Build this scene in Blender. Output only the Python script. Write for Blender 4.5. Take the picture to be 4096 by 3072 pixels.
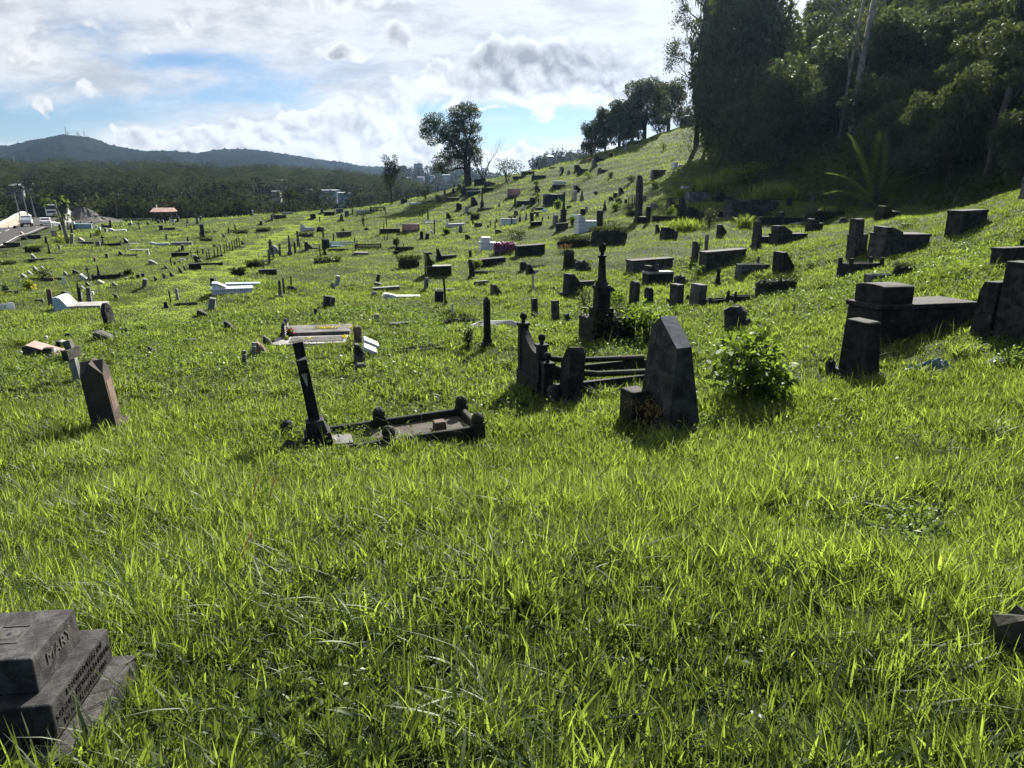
import bpy, math, random
import numpy as np
from mathutils import Vector, Matrix, Euler

random.seed(7)
rng = np.random.default_rng(11)
for _o in list(bpy.data.objects):
    bpy.data.objects.remove(_o)
scene = bpy.context.scene
COL = scene.collection
rad = math.radians

# ------------------------------------------------------------------ camera, light, exposure
FPX = 711.0                      # focal length in pixels of a 1024 wide picture
PITCH = rad(15.6)
CAM_Z = 1.65
SUN_AZ, SUN_EL = rad(17), rad(33)

cam_data = bpy.data.cameras.new('camera')
cam_data.sensor_width = 36.0
cam_data.lens = 36.0 * FPX / 1024.0
cam_data.clip_start = 0.05
cam_data.clip_end = 9000
cam = bpy.data.objects.new('camera', cam_data)
COL.objects.link(cam)
cam.location = (0, 0, CAM_Z)
cam.rotation_euler = (math.pi / 2 - PITCH, 0, 0)
scene.camera = cam

scene.view_settings.view_transform = 'Standard'
scene.view_settings.look = 'None'
scene.view_settings.exposure = 1.25
scene.view_settings.gamma = 1
scene.cycles.max_bounces = 7
scene.cycles.diffuse_bounces = 3
scene.cycles.glossy_bounces = 2
scene.cycles.transmission_bounces = 5
scene.cycles.transparent_max_bounces = 6
scene.cycles.volume_bounces = 0
scene.cycles.caustics_reflective = False
scene.cycles.caustics_refractive = False

sd = bpy.data.lights.new('sun', 'SUN')
sd.energy = 5.0
sd.angle = rad(0.5)
sd.color = (1.0, 0.95, 0.86)
sun = bpy.data.objects.new('sun', sd)
COL.objects.link(sun)
SUN_DIR = Vector((math.sin(SUN_AZ) * math.cos(SUN_EL), math.cos(SUN_AZ) * math.cos(SUN_EL), math.sin(SUN_EL)))
sun.rotation_euler = SUN_DIR.to_track_quat('Z', 'Y').to_euler()
sun.location = (20, 40, 60)


def ray(u, v):
    """direction of the sight line through a picture point, scaled so that y = 1"""
    a = (u - 512) / FPX
    b = -(v - 384) / FPX
    Y = math.cos(PITCH) + b * math.sin(PITCH)
    Z = -math.sin(PITCH) + b * math.cos(PITCH)
    return a / Y, Z / Y


# ------------------------------------------------------------------ node helpers
class NT:
    def __init__(self, tree):
        self.t = tree
        self.n = tree.nodes
        self.l = tree.links

    def new(self, typ, **kw):
        nd = self.n.new(typ)
        for k, val in kw.items():
            setattr(nd, k, val)
        return nd

    def put(self, sock, val):
        if hasattr(val, 'is_linked') or isinstance(val, bpy.types.NodeSocket):
            self.l.new(val, sock)
        else:
            sock.default_value = val

    def math(self, op, a, b=0.0, clamp=False):
        nd = self.new('ShaderNodeMath', operation=op, use_clamp=clamp)
        self.put(nd.inputs[0], a)
        self.put(nd.inputs[1], b)
        return nd.outputs[0]

    def vmath(self, op, a, b=(0, 0, 0)):
        nd = self.new('ShaderNodeVectorMath', operation=op)
        self.put(nd.inputs[0], a)
        self.put(nd.inputs[1], b)
        return nd.outputs['Value'] if op in ('LENGTH', 'DISTANCE', 'DOT_PRODUCT') else nd.outputs[0]

    def ramp(self, x, a, b, lo=0.0, hi=1.0, smooth=True):
        nd = self.new('ShaderNodeMapRange', interpolation_type='SMOOTHSTEP' if smooth else 'LINEAR')
        self.put(nd.inputs[0], x)
        nd.inputs[1].default_value = a
        nd.inputs[2].default_value = b
        nd.inputs[3].default_value = lo
        nd.inputs[4].default_value = hi
        return nd.outputs[0]

    def mix(self, f, a, b, mode='MIX'):
        nd = self.new('ShaderNodeMix', data_type='RGBA', blend_type=mode)
        self.put(nd.inputs[0], f)
        self.put(nd.inputs[6], a if not isinstance(a, tuple) or len(a) == 4 else a + (1,))
        self.put(nd.inputs[7], b if not isinstance(b, tuple) or len(b) == 4 else b + (1,))
        return nd.outputs[2]

    def noise(self, vec, scale, detail=4, rough=0.5, dist=0.0):
        nd = self.new('ShaderNodeTexNoise')
        if vec is not None:
            self.put(nd.inputs['Vector'], vec)
        nd.inputs['Scale'].default_value = scale
        nd.inputs['Detail'].default_value = detail
        nd.inputs['Roughness'].default_value = rough
        nd.inputs['Distortion'].default_value = dist
        return nd.outputs[0]


# ------------------------------------------------------------------ sky
world = bpy.data.worlds.new('World')
scene.world = world
world.use_nodes = True
w = NT(world.node_tree)
w.n.clear()
wout = w.new('ShaderNodeOutputWorld')
sky = w.new('ShaderNodeTexSky', sky_type='NISHITA')
sky.sun_disc = False
sky.sun_elevation = SUN_EL
sky.sun_rotation = SUN_AZ
sky.air_density = 1.0
sky.dust_density = 0.15
sky.ozone_density = 1.5
bg_sky = w.new('ShaderNodeBackground')
w.l.new(w.mix(1.0, sky.outputs[0], (0.50, 0.62, 0.80), 'MULTIPLY'), bg_sky.inputs[0])
bg_sky.inputs[1].default_value = 0.05

tc = w.new('ShaderNodeTexCoord')
sep = w.new('ShaderNodeSeparateXYZ')
w.l.new(tc.outputs['Generated'], sep.inputs[0])
ay = w.math('MAXIMUM', w.math('ABSOLUTE', sep.outputs[1]), 0.12)
P = w.math('DIVIDE', sep.outputs[0], ay)
Q = w.math('DIVIDE', sep.outputs[2], ay)
comb = w.new('ShaderNodeCombineXYZ')
w.l.new(P, comb.inputs[0])
w.l.new(Q, comb.inputs[1])
PQ = comb.outputs[0]


def blob_sum(vec, blobs):
    tot = None
    for (bu, bv, ru, rv, wt) in blobs:
        p, q = ray(bu, bv)
        su, sv = FPX / ru, FPX / rv
        d = w.vmath('SUBTRACT', vec, (p, q, 0))
        d = w.vmath('MULTIPLY', d, (su, sv, 0))
        ln = w.vmath('LENGTH', d)
        s = w.ramp(ln, 1.45, 0.1, 0.0, wt)
        tot = s if tot is None else w.math('ADD', tot, s)
    return tot


CUMULUS = [(430, 82, 50, 32, .8), (480, 72, 48, 26, .8), (535, 68, 62, 32, .8), (595, 60, 55, 34, .9), (620, 82, 48, 26, .8),
           (560, 86, 75, 18, .6), (335, 118, 55, 26, .9), (300, 130, 55, 20, .9), (255, 136, 60, 16, .9), (195, 138, 60, 13, .9),
           (375, 135, 50, 24, .9), (395, 155, 60, 20, .9), (140, 140, 40, 11, .9), (430, 165, 60, 14, .9), (535, 152, 40, 14, .9),
           (590, 160, 45, 14, .9), (500, 155, 30, 10, .7), (395, 35, 24, 15, .75), (345, 50, 34, 13, .75), (42, 112, 16, 11, .8),
           (92, 97, 20, 11, .75), (330, -4, 90, 14, .7), (45, 28, 70, 16, .5), (15, 55, 50, 13, .5), (547, 122, 22, 9, .6),
           (480, 112, 34, 4, .7), (220, 15, 80, 16, .45), (545, 110, 14, 8, .6), (660, 105, 30, 22, .5), (130, 52, 60, 10, .35)]
HOLES = [(175, 60, 75, 9, .6), (95, 112, 130, 16, .42), (15, 130, 60, 16, .6), (560, 118, 90, 15, .9), (600, 128, 60, 16, .8),
         (425, 118, 45, 15, .7), (235, 97, 80, 8, .35), (500, 135, 60, 12, .8), (330, 160, 60, 10, .4), (30, 85, 50, 8, .35), (480, 108, 60, 9, .35)]


def puffs(vec):
    tot = w.math('MULTIPLY', w.math('SUBTRACT', w.noise(vec, 10.0, 10, 0.60, 0.15), 0.5), 2.7)
    for sc_, wt in ((24.0, 0.80), (55.0, 0.42)):
        vo = w.new('ShaderNodeTexVoronoi', feature='SMOOTH_F1')
        w.l.new(vec, vo.inputs['Vector'])
        vo.inputs['Scale'].default_value = sc_
        vo.inputs['Smoothness'].default_value = 0.25
        tot = w.math('ADD', tot, w.math('MULTIPLY', w.math('SUBTRACT', 0.42, vo.outputs['Distance']), wt))
    return tot


warp = w.new('ShaderNodeTexNoise')
w.l.new(PQ, warp.inputs['Vector'])
warp.inputs['Scale'].default_value = 12.0
warp.inputs['Detail'].default_value = 7
wv = w.vmath('SCALE', w.vmath('SUBTRACT', warp.outputs['Color'], (0.5, 0.5, 0.5)))
w.n[-1].inputs['Scale'].default_value = 0.06
PQw = w.vmath('ADD', PQ, wv)
pf0 = puffs(PQw)
pf1 = puffs(w.vmath('ADD', PQw, (0.004, 0.009, 0)))
d0 = w.math('SUBTRACT', w.math('ADD', w.math('MULTIPLY', blob_sum(PQw, CUMULUS), 1.35), w.math('MULTIPLY', pf0, 0.95)), 0.27)
front = w.ramp(sep.outputs[1], -0.25, 0.2)       # the cloud bank stands ahead, behind the camera it is clear
alpha = w.math('MULTIPLY', w.ramp(d0, 0.15, 0.55), front)
emb = w.math('SUBTRACT', pf0, pf1)             # positive where the cloud faces the sun
thick = w.ramp(d0, 0.30, 1.20)
low = w.ramp(Q, 0.19, 0.08)                    # the clouds along the horizon are whiter
dark = w.math('MULTIPLY', thick, w.math('SUBTRACT', 1.0, w.math('MULTIPLY', low, 0.80)))
dark = w.math('SUBTRACT', dark, w.math('MULTIPLY', emb, 1.3), clamp=True)
ccol = w.mix(dark, (0.93, 0.935, 0.945), (0.33, 0.345, 0.38))

PQs = w.vmath('ADD', PQ, w.vmath('MULTIPLY', wv, (0.35, 0.35, 0.35)))
sv = w.vmath('MULTIPLY', PQs, (1.0, 3.2, 1.0))
n2 = w.noise(sv, 3.4, 12, 0.62, 0.12)
n2b = w.noise(w.vmath('MULTIPLY', PQs, (1.0, 3.2, 1.0)), 8.0, 10, 0.62, 0.0)
hole = blob_sum(PQ, HOLES)
cov = w.math('ADD', n2, w.ramp(Q, 0.06, 0.42, 0.0, 0.30))
cov = w.math('ADD', cov, w.ramp(P, -0.6, 0.35, 0.0, 0.14))
cov = w.math('SUBTRACT', cov, w.math('MULTIPLY', hole, 0.27))
sheet = w.math('MULTIPLY', w.ramp(cov, 0.33, 0.62, 0.0, 0.97), w.math('ADD', w.math('MULTIPLY', front, 0.88), 0.12))
scol = w.mix(w.ramp(n2b, 0.40, 0.66), (0.90, 0.915, 0.94), (0.60, 0.63, 0.68))
scol = w.mix(w.math('MULTIPLY', w.ramp(P, -0.1, 0.4), w.ramp(Q, 0.05, 0.3)), scol, (0.96, 0.965, 0.97))

bg_sheet = w.new('ShaderNodeBackground')
w.l.new(scol, bg_sheet.inputs[0])
bg_sheet.inputs[1].default_value = 0.40
bg_cum = w.new('ShaderNodeBackground')
w.l.new(ccol, bg_cum.inputs[0])
bg_cum.inputs[1].default_value = 0.425
m1 = w.new('ShaderNodeMixShader')
w.l.new(sheet, m1.inputs[0])
w.l.new(bg_sky.outputs[0], m1.inputs[1])
w.l.new(bg_sheet.outputs[0], m1.inputs[2])
m2 = w.new('ShaderNodeMixShader')
w.l.new(alpha, m2.inputs[0])
w.l.new(m1.outputs[0], m2.inputs[1])
w.l.new(bg_cum.outputs[0], m2.inputs[2])
w.l.new(m2.outputs[0], wout.inputs[0])
world.cycles.sampling_method = 'MANUAL'
world.cycles.sample_map_resolution = 512

# ------------------------------------------------------------------ materials
MATS = {}


def new_mat(name):
    m = bpy.data.materials.new(name)
    m.use_nodes = True
    t = NT(m.node_tree)
    t.n.clear()
    out = t.new('ShaderNodeOutputMaterial')
    MATS[name] = m
    return m, t, out


def stone(name, base, dark, light, moss=0.15, rough=0.85, streak=0.6, spec=0.25, tile=0.0, scale=1.0, lichen=0.35):
    """weathered masonry: blotches, rain streaks with their own shape, lichen spots, optional square tiles"""
    m, t, out = new_mat(name)
    b = t.new('ShaderNodeBsdfPrincipled')
    tcn = t.new('ShaderNodeTexCoord')
    oi = t.new('ShaderNodeObjectInfo')
    off = t.vmath('SCALE', oi.outputs['Location'])
    t.n[-1].inputs['Scale'].default_value = 0.37
    vec = t.vmath('ADD', tcn.outputs['Object'], off)
    n = t.noise(vec, 2.6 * scale, 8, 0.62, 0.4)
    col = t.mix(t.ramp(n, 0.36, 0.66), dark, base)
    sv_ = t.vmath('MULTIPLY', vec, (7.0, 7.0, 0.7))
    s = t.noise(sv_, 1.6 * scale, 4, 0.6)
    col = t.mix(t.math('MULTIPLY', t.ramp(s, 0.52, 0.72), streak), col, dark)
    f = t.noise(vec, 26 * scale, 5, 0.7)
    col = t.mix(t.math('MULTIPLY', t.ramp(f, 0.60, 0.72), lichen), col, light)
    g = t.noise(vec, 4.5 * scale, 6, 0.6)
    col = t.mix(t.math('MULTIPLY', t.ramp(g, 0.52, 0.70), moss), col, (0.045, 0.06, 0.02))
    rnd = t.ramp(oi.outputs['Random'], 0, 1, 0.78, 1.2, False)
    cm = t.new('ShaderNodeMix', data_type='RGBA', blend_type='MULTIPLY')
    cm.inputs[0].default_value = 1.0
    t.l.new(col, cm.inputs[6])
    cc = t.new('ShaderNodeCombineColor')
    for i in range(3):
        t.l.new(rnd, cc.inputs[i])
    t.l.new(cc.outputs[0], cm.inputs[7])
    col = cm.outputs[2]
    hgt = t.math('ADD', n, t.math('MULTIPLY', f, 0.35))
    if tile:
        br = t.new('ShaderNodeTexBrick')
        br.offset = 0.0
        sx = t.new('ShaderNodeSeparateXYZ')
        t.l.new(tcn.outputs['Object'], sx.inputs[0])
        cb = t.new('ShaderNodeCombineXYZ')
        t.l.new(t.math('ADD', sx.outputs[0], sx.outputs[1]), cb.inputs[0])
        t.l.new(t.math('ADD', sx.outputs[2], 0.02), cb.inputs[1])
        t.l.new(cb.outputs[0], br.inputs['Vector'])
        br.inputs['Color1'].default_value = (1, 1, 1, 1)
        br.inputs['Color2'].default_value = (0.88, 0.9, 0.92, 1)
        br.inputs['Mortar'].default_value = (0.35, 0.37, 0.38, 1)
        br.inputs['Scale'].default_value = 1.0
        br.inputs['Brick Width'].default_value = tile
        br.inputs['Row Height'].default_value = tile
        br.inputs['Mortar Size'].default_value = 0.008
        col = t.mix(1.0, col, br.outputs[0], 'MULTIPLY')
    t.l.new(col, b.inputs['Base Color'])
    b.inputs['Roughness'].default_value = rough
    b.inputs['Specular IOR Level'].default_value = spec
    bp = t.new('ShaderNodeBump')
    bp.inputs['Strength'].default_value = 0.5
    bp.inputs['Distance'].default_value = 0.02
    t.l.new(hgt, bp.inputs['Height'])
    t.l.new(bp.outputs[0], b.inputs['Normal'])
    t.l.new(b.outputs[0], out.inputs[0])
    return m


stone('black_stone', (0.048, 0.046, 0.042), (0.008, 0.008, 0.009), (0.22, 0.22, 0.20), 0.3, streak=0.75, lichen=0.55, scale=2.2)
stone('dark_stone', (0.095, 0.090, 0.080), (0.022, 0.021, 0.020), (0.30, 0.30, 0.27), 0.35, lichen=0.55, scale=2.0)
stone('near_stone', (0.085, 0.080, 0.080), (0.028, 0.027, 0.028), (0.26, 0.26, 0.25), 0.06, lichen=0.7, scale=5.0)
stone('grey_stone', (0.21, 0.205, 0.195), (0.075, 0.072, 0.068), (0.42, 0.42, 0.40), 0.2)
stone('light_stone', (0.42, 0.41, 0.385), (0.20, 0.19, 0.18), (0.55, 0.55, 0.52), 0.08, streak=0.4)
stone('glare_cap', (0.40, 0.39, 0.37), (0.16, 0.155, 0.15), (0.6, 0.6, 0.57), 0.04, 0.38, 0.3, 0.9)  # pale, glossy tone standing in for sky glare on a dark gable slope
stone('white_paint', (0.80, 0.80, 0.78), (0.56, 0.56, 0.54), (0.85, 0.85, 0.84), 0.03, 0.6, 0.22, 0.35, lichen=0.1)
stone('white_tile', (0.82, 0.84, 0.85), (0.68, 0.71, 0.72), (0.88, 0.88, 0.88), 0.01, 0.3, 0.12, 0.5, tile=0.22, lichen=0.05)
stone('blue_paint', (0.52, 0.66, 0.70), (0.32, 0.42, 0.46), (0.7, 0.75, 0.75), 0.05, 0.6, 0.3)
stone('deep_blue', (0.014, 0.036, 0.07), (0.008, 0.016, 0.03), (0.10, 0.16, 0.22), 0.05, 0.5, 0.4)
stone('brown_stone', (0.20, 0.14, 0.105), (0.085, 0.06, 0.048), (0.32, 0.27, 0.23), 0.1)
stone('granite', (0.105, 0.082, 0.068), (0.06, 0.05, 0.043), (0.24, 0.2, 0.17), 0.05, streak=0.3)
stone('pink_stone', (0.60, 0.42, 0.36), (0.36, 0.23, 0.19), (0.7, 0.58, 0.52), 0.04, streak=0.35)
stone('cream_stone', (0.58, 0.50, 0.40), (0.34, 0.28, 0.22), (0.66, 0.6, 0.52), 0.06, streak=0.4)
stone('mossy_stone', (0.050, 0.050, 0.030), (0.018, 0.018, 0.014), (0.15, 0.15, 0.12), 0.7)
stone('polished_black', (0.016, 0.017, 0.02), (0.010, 0.010, 0.012), (0.03, 0.03, 0.03), 0.0, 0.14, 0.1, 0.6, lichen=0.02)
stone('rusty_iron', (0.06, 0.045, 0.038), (0.022, 0.02, 0.02), (0.14, 0.09, 0.06), 0.0, 0.7)
stone('old_timber', (0.11, 0.085, 0.06), (0.04, 0.032, 0.026), (0.2, 0.17, 0.13), 0.05, 0.85, 0.8)
stone('bark', (0.10, 0.085, 0.068), (0.035, 0.03, 0.026), (0.22, 0.21, 0.18), 0.25, 0.9, 0.6)
stone('pale_bark', (0.30, 0.28, 0.24), (0.15, 0.135, 0.115), (0.4, 0.39, 0.35), 0.1, 0.9, 0.5)
stone('rubble', (0.16, 0.155, 0.145), (0.05, 0.05, 0.048), (0.3, 0.3, 0.28), 0.35, scale=2.0)
stone('asphalt', (0.058, 0.057, 0.056), (0.045, 0.044, 0.043), (0.09, 0.09, 0.09), 0.0, 0.8, 0.1, lichen=0.3)
stone('road_line', (0.70, 0.68, 0.62), (0.4, 0.39, 0.36), (0.7, 0.7, 0.68), 0.0, 0.7, 0.2)
stone('dirt', (0.10, 0.085, 0.065), (0.055, 0.048, 0.04), (0.16, 0.14, 0.11), 0.3)
stone('gravel_grey', (0.12, 0.115, 0.108), (0.06, 0.058, 0.055), (0.22, 0.21, 0.2), 0.02, scale=2.5)
stone('house_wall', (0.62, 0.60, 0.55), (0.45, 0.43, 0.39), (0.7, 0.68, 0.64), 0.02, streak=0.3)
stone('grey_wall', (0.30, 0.31, 0.32), (0.2, 0.2, 0.21), (0.42, 0.42, 0.42), 0.02, streak=0.4)
stone('roof_metal', (0.46, 0.48, 0.50), (0.30, 0.31, 0.33), (0.6, 0.6, 0.6), 0.02, 0.4, 0.4, 0.5)
stone('roof_dark', (0.10, 0.10, 0.11), (0.05, 0.05, 0.055), (0.2, 0.2, 0.2), 0.05, 0.5)


def plain(name, col, rough=0.6, spec=0.4, metal=0.0, var=0.25, trans=0.0):
    m, t, out = new_mat(name)
    b = t.new('ShaderNodeBsdfPrincipled')
    tcn = t.new('ShaderNodeTexCoord')
    n = t.noise(tcn.outputs['Object'], 6.0, 6, 0.6)
    c = t.mix(t.ramp(n, 0.3, 0.7), tuple(x * (1 - var) for x in col), tuple(min(1, x * (1 + var * 0.6)) for x in col))
    t.l.new(c, b.inputs['Base Color'])
    b.inputs['Roughness'].default_value = rough
    b.inputs['Specular IOR Level'].default_value = spec
    b.inputs['Metallic'].default_value = metal
    if trans:
        tr = t.new('ShaderNodeBsdfTranslucent')
        t.l.new(c, tr.inputs[0])
        mx = t.new('ShaderNodeMixShader')
        mx.inputs[0].default_value = trans
        t.l.new(b.outputs[0], mx.inputs[1])
        t.l.new(tr.outputs[0], mx.inputs[2])
        t.l.new(mx.outputs[0], out.inputs[0])
    else:
        t.l.new(b.outputs[0], out.inputs[0])
    return m


plain('car_paint', (0.78, 0.79, 0.80), 0.3, 0.5, var=0.05)
plain('car_glass', (0.03, 0.035, 0.04), 0.08, 0.7, var=0.1)
plain('tyre_rubber', (0.02, 0.02, 0.02), 0.9, 0.2)
plain('chrome', (0.55, 0.55, 0.56), 0.25, 0.5, 0.9, 0.05)
plain('lamp_red', (0.45, 0.03, 0.02), 0.3)
plain('plate_white', (0.7, 0.7, 0.68), 0.5)
plain('pink_cloth', (0.50, 0.36, 0.35), 0.8, 0.2, var=0.35, trans=0.35)
plain('white_cloth', (0.80, 0.79, 0.77), 0.8, 0.2, var=0.1, trans=0.3)
plain('tinsel', (0.62, 0.10, 0.32), 0.25, 0.8, 0.6, 0.6)
plain('tinsel_purple', (0.16, 0.06, 0.30), 0.25, 0.8, 0.6, 0.6)
plain('plastic_teal', (0.10, 0.20, 0.21), 0.35, 0.5, var=0.4, trans=0.25)
plain('plastic_white', (0.72, 0.78, 0.80), 0.35, 0.5, var=0.15, trans=0.3)
plain('petal_yellow', (0.72, 0.62, 0.06), 0.7, 0.2, trans=0.4)
plain('petal_red', (0.62, 0.04, 0.07), 0.7, 0.2, trans=0.35)
plain('petal_white', (0.8, 0.8, 0.76), 0.7, 0.2, trans=0.35)
plain('petal_pink', (0.75, 0.22, 0.25), 0.7, 0.2, trans=0.35)
plain('gravel_white', (0.5, 0.48, 0.44), 0.9, 0.2)
plain('lettering', (0.62, 0.62, 0.60), 0.8, 0.2, var=0.2)
plain('dark_plaque', (0.05, 0.055, 0.06), 0.3, 0.5, var=0.3)
plain('grey_plaque', (0.25, 0.27, 0.28), 0.4, 0.5, var=0.25)
plain('galvanised', (0.22, 0.23, 0.23), 0.5, 0.5, 0.5, 0.15)
plain('globe_glass', (0.8, 0.8, 0.78), 0.3, 0.5, var=0.03)


def leafy(name, top, deep, trans_col, trans=0.45, gloss=0.06, rough=0.45, attr=True, lowf=0.5):
    """foliage: a colour that varies leaf by leaf, light passing through, a faint waxy gloss"""
    m, t, out = new_mat(name)
    if attr:
        at = t.new('ShaderNodeAttribute', attribute_name='tint')
        f = at.outputs['Fac']
    else:
        f = t.noise(None, 3.0)
    c = t.mix(f, deep, top)
    d = t.new('ShaderNodeBsdfDiffuse')
    t.l.new(c, d.inputs[0])
    tr = t.new('ShaderNodeBsdfTranslucent')
    c2 = t.mix(f, tuple(x * lowf for x in trans_col), trans_col)
    t.l.new(c2, tr.inputs[0])
    mx = t.new('ShaderNodeMixShader')
    mx.inputs[0].default_value = trans
    t.l.new(d.outputs[0], mx.inputs[1])
    t.l.new(tr.outputs[0], mx.inputs[2])
    gl = t.new('ShaderNodeBsdfGlossy')
    gl.inputs['Roughness'].default_value = rough
    gl.inputs[0].default_value = (0.9, 0.95, 0.85, 1)
    m3 = t.new('ShaderNodeMixShader')
    m3.inputs[0].default_value = gloss
    t.l.new(mx.outputs[0], m3.inputs[1])
    t.l.new(gl.outputs[0], m3.inputs[2])
    t.l.new(m3.outputs[0], out.inputs[0])
    return m


leafy('grass_blade', (0.105, 0.145, 0.034), (0.018, 0.042, 0.012), (0.41, 0.54, 0.066), 0.57, 0.03, 0.5, lowf=0.25)
leafy('weed_leaf', (0.065, 0.110, 0.028), (0.016, 0.038, 0.012), (0.24, 0.36, 0.05), 0.45, 0.03)
leafy('shrub_leaf', (0.055, 0.105, 0.020), (0.010, 0.026, 0.007), (0.30, 0.45, 0.045), 0.46, 0.02, lowf=0.30)
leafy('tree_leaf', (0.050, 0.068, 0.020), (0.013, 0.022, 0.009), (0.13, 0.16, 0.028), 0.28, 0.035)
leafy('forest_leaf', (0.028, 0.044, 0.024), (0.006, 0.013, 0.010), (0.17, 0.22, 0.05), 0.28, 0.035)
leafy('far_leaf', (0.075, 0.085, 0.038), (0.004, 0.009, 0.006), (0.11, 0.13, 0.05), 0.20, 0.0, lowf=0.05)
leafy('palm_leaf', (0.085, 0.100, 0.055), (0.018, 0.026, 0.015), (0.12, 0.14, 0.06), 0.22, 0.0, 0.5)
leafy('bronze_leaf', (0.16, 0.10, 0.045), (0.06, 0.035, 0.02), (0.2, 0.12, 0.04), 0.35, 0.03)
leafy('dry_seed', (0.34, 0.26, 0.12), (0.18, 0.13, 0.06), (0.42, 0.30, 0.12), 0.45, 0.02)


def ground_mat():
    m, t, out = new_mat('meadow_ground')
    b = t.new('ShaderNodeBsdfPrincipled')
    tcn = t.new('ShaderNodeTexCoord')
    vec = tcn.outputs['Object']
    n1 = t.noise(vec, 0.35, 6, 0.6)
    n2 = t.noise(vec, 9.0, 6, 0.7)
    n3 = t.noise(vec, 0.06, 4, 0.5)
    c = t.mix(t.ramp(n2, 0.35, 0.65), (0.022, 0.034, 0.010), (0.055, 0.078, 0.018))
    c = t.mix(t.math('MULTIPLY', t.ramp(n1, 0.5, 0.7), 0.5), c, (0.05, 0.045, 0.022))
    c = t.mix(t.math('MULTIPLY', t.ramp(n3, 0.45, 0.6), 0.35), c, (0.07, 0.10, 0.022))
    t.l.new(c, b.inputs['Base Color'])
    b.inputs['Roughness'].default_value = 0.95
    b.inputs['Specular IOR Level'].default_value = 0.1
    bp = t.new('ShaderNodeBump')
    bp.inputs['Strength'].default_value = 0.8
    bp.inputs['Distance'].default_value = 0.05
    t.l.new(n2, bp.inputs['Height'])
    t.l.new(bp.outputs[0], b.inputs['Normal'])
    t.l.new(b.outputs[0], out.inputs[0])


ground_mat()


def mountain_mat():
    m, t, out = new_mat('mountain_forest')
    b = t.new('ShaderNodeBsdfPrincipled')
    tcn = t.new('ShaderNodeTexCoord')
    n1 = t.noise(tcn.outputs['Object'], 0.045, 8, 0.7)
    n2 = t.noise(tcn.outputs['Object'], 0.006, 5, 0.6)
    vo = t.new('ShaderNodeTexVoronoi')
    t.l.new(tcn.outputs['Object'], vo.inputs['Vector'])
    vo.inputs['Scale'].default_value = 0.085
    c = t.mix(t.ramp(n1, 0.35, 0.65), (0.003, 0.006, 0.005), (0.016, 0.022, 0.012))
    c = t.mix(t.math('MULTIPLY', t.ramp(n2, 0.5, 0.7), 0.5), c, (0.03, 0.034, 0.018))
    t.l.new(c, b.inputs['Base Color'])
    b.inputs['Roughness'].default_value = 1.0
    b.inputs['Specular IOR Level'].default_value = 0.0
    bp = t.new('ShaderNodeBump')
    bp.inputs['Strength'].default_value = 1.0
    bp.inputs['Distance'].default_value = 9.0
    t.l.new(t.math('SUBTRACT', n1, t.math('MULTIPLY', vo.outputs[0], 0.6)), bp.inputs['Height'])
    t.l.new(bp.outputs[0], b.inputs['Normal'])
    t.l.new(b.outputs[0], out.inputs[0])


mountain_mat()

# ------------------------------------------------------------------ terrain: heights fitted through surveyed points
PIX = [(0, 768, 2.0), (512, 768, 2.05), (1024, 768, 1.95), (0, 600, 3.5), (512, 600, 3.45), (1024, 600, 3.2),
       (111, 433, 8.8), (300, 440, 8.3), (512, 440, 8.3), (650, 445, 8.0), (848, 380, 10.3), (1024, 400, 8.4),
       (0, 380, 11.5), (210, 360, 13.5), (350, 345, 15), (487, 346, 14.5), (600, 342, 15), (750, 325, 16),
       (676, 306, 21), (890, 332, 13), (1005, 338, 11), (965, 227, 28), (745, 291, 25), (856, 254, 26),
       (1007, 264, 17), (111, 328, 20), (66, 308, 27), (36, 272, 42), (36, 240, 80), (40, 229, 110), (230, 293, 29),
       (290, 252, 57), (325, 213, 112), (200, 225, 105), (270, 215, 112), (100, 224, 112), (0, 233, 98),
       (435, 273, 36), (520, 285, 30), (590, 310, 22), (450, 300, 25), (440, 245, 52), (400, 230, 72), (350, 220, 95),
       (380, 212, 106), (585, 231, 50), (520, 215, 72), (510, 195, 92), (450, 205, 95), (440, 195, 108), (468, 183, 112),
       (540, 172, 118), (600, 156, 122), (650, 140, 124), (695, 121, 124), (600, 200, 75), (660, 180, 70), (674, 166, 80),
       (690, 150, 90), (660, 215, 52), (735, 225, 43), (735, 195, 56), (800, 205, 50), (870, 214, 43), (780, 228, 42),
       (720, 250, 33), (640, 262, 32), (590, 255, 38), (800, 275, 24), (930, 280, 16.5), (930, 250, 22), (1024, 230, 21),
       (1024, 182, 27), (980, 205, 31), (930, 214, 39), (30, 228, 135), (58, 217.5, 190), (12, 231, 118), (40, 221, 165)]
EXTRA = [(0, 0, 0), (0, -15, 2.3), (-30, 0, -1.5), (-30, -15, 1), (20, 0, 2.6), (30, -15, 6), (30, 25, 4), (60, 20, 9),
         (-60, 30, -3.3), (-120, 60, -5), (-150, 110, -6), (-110, 160, -6.3), (0, 220, -8), (-200, 200, -8), (-60, 220, -8),
         (60, 200, 5), (120, 200, 10), (40, 150, 8), (40, 60, 1.5), (50, 80, 5), (80, 100, 8), (100, 40, 8), (-30, 145, -4.5),
         (0, 148, -3), (22, 150, 4), (-50, 135, -4.5), (-130, 230, -7), (-90, 190, -6.8), (150, 120, 10), (150, 0, 12), (-120, -15, -3)]
CP = [(ray(u, v)[0] * d, d, CAM_Z + ray(u, v)[1] * d) for u, v, d in PIX] + EXTRA
CP = np.array(CP, float)


def _tps(d2):
    return np.where(d2 > 1e-9, 0.5 * d2 * np.log(np.maximum(d2, 1e-9)), 0)


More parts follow.
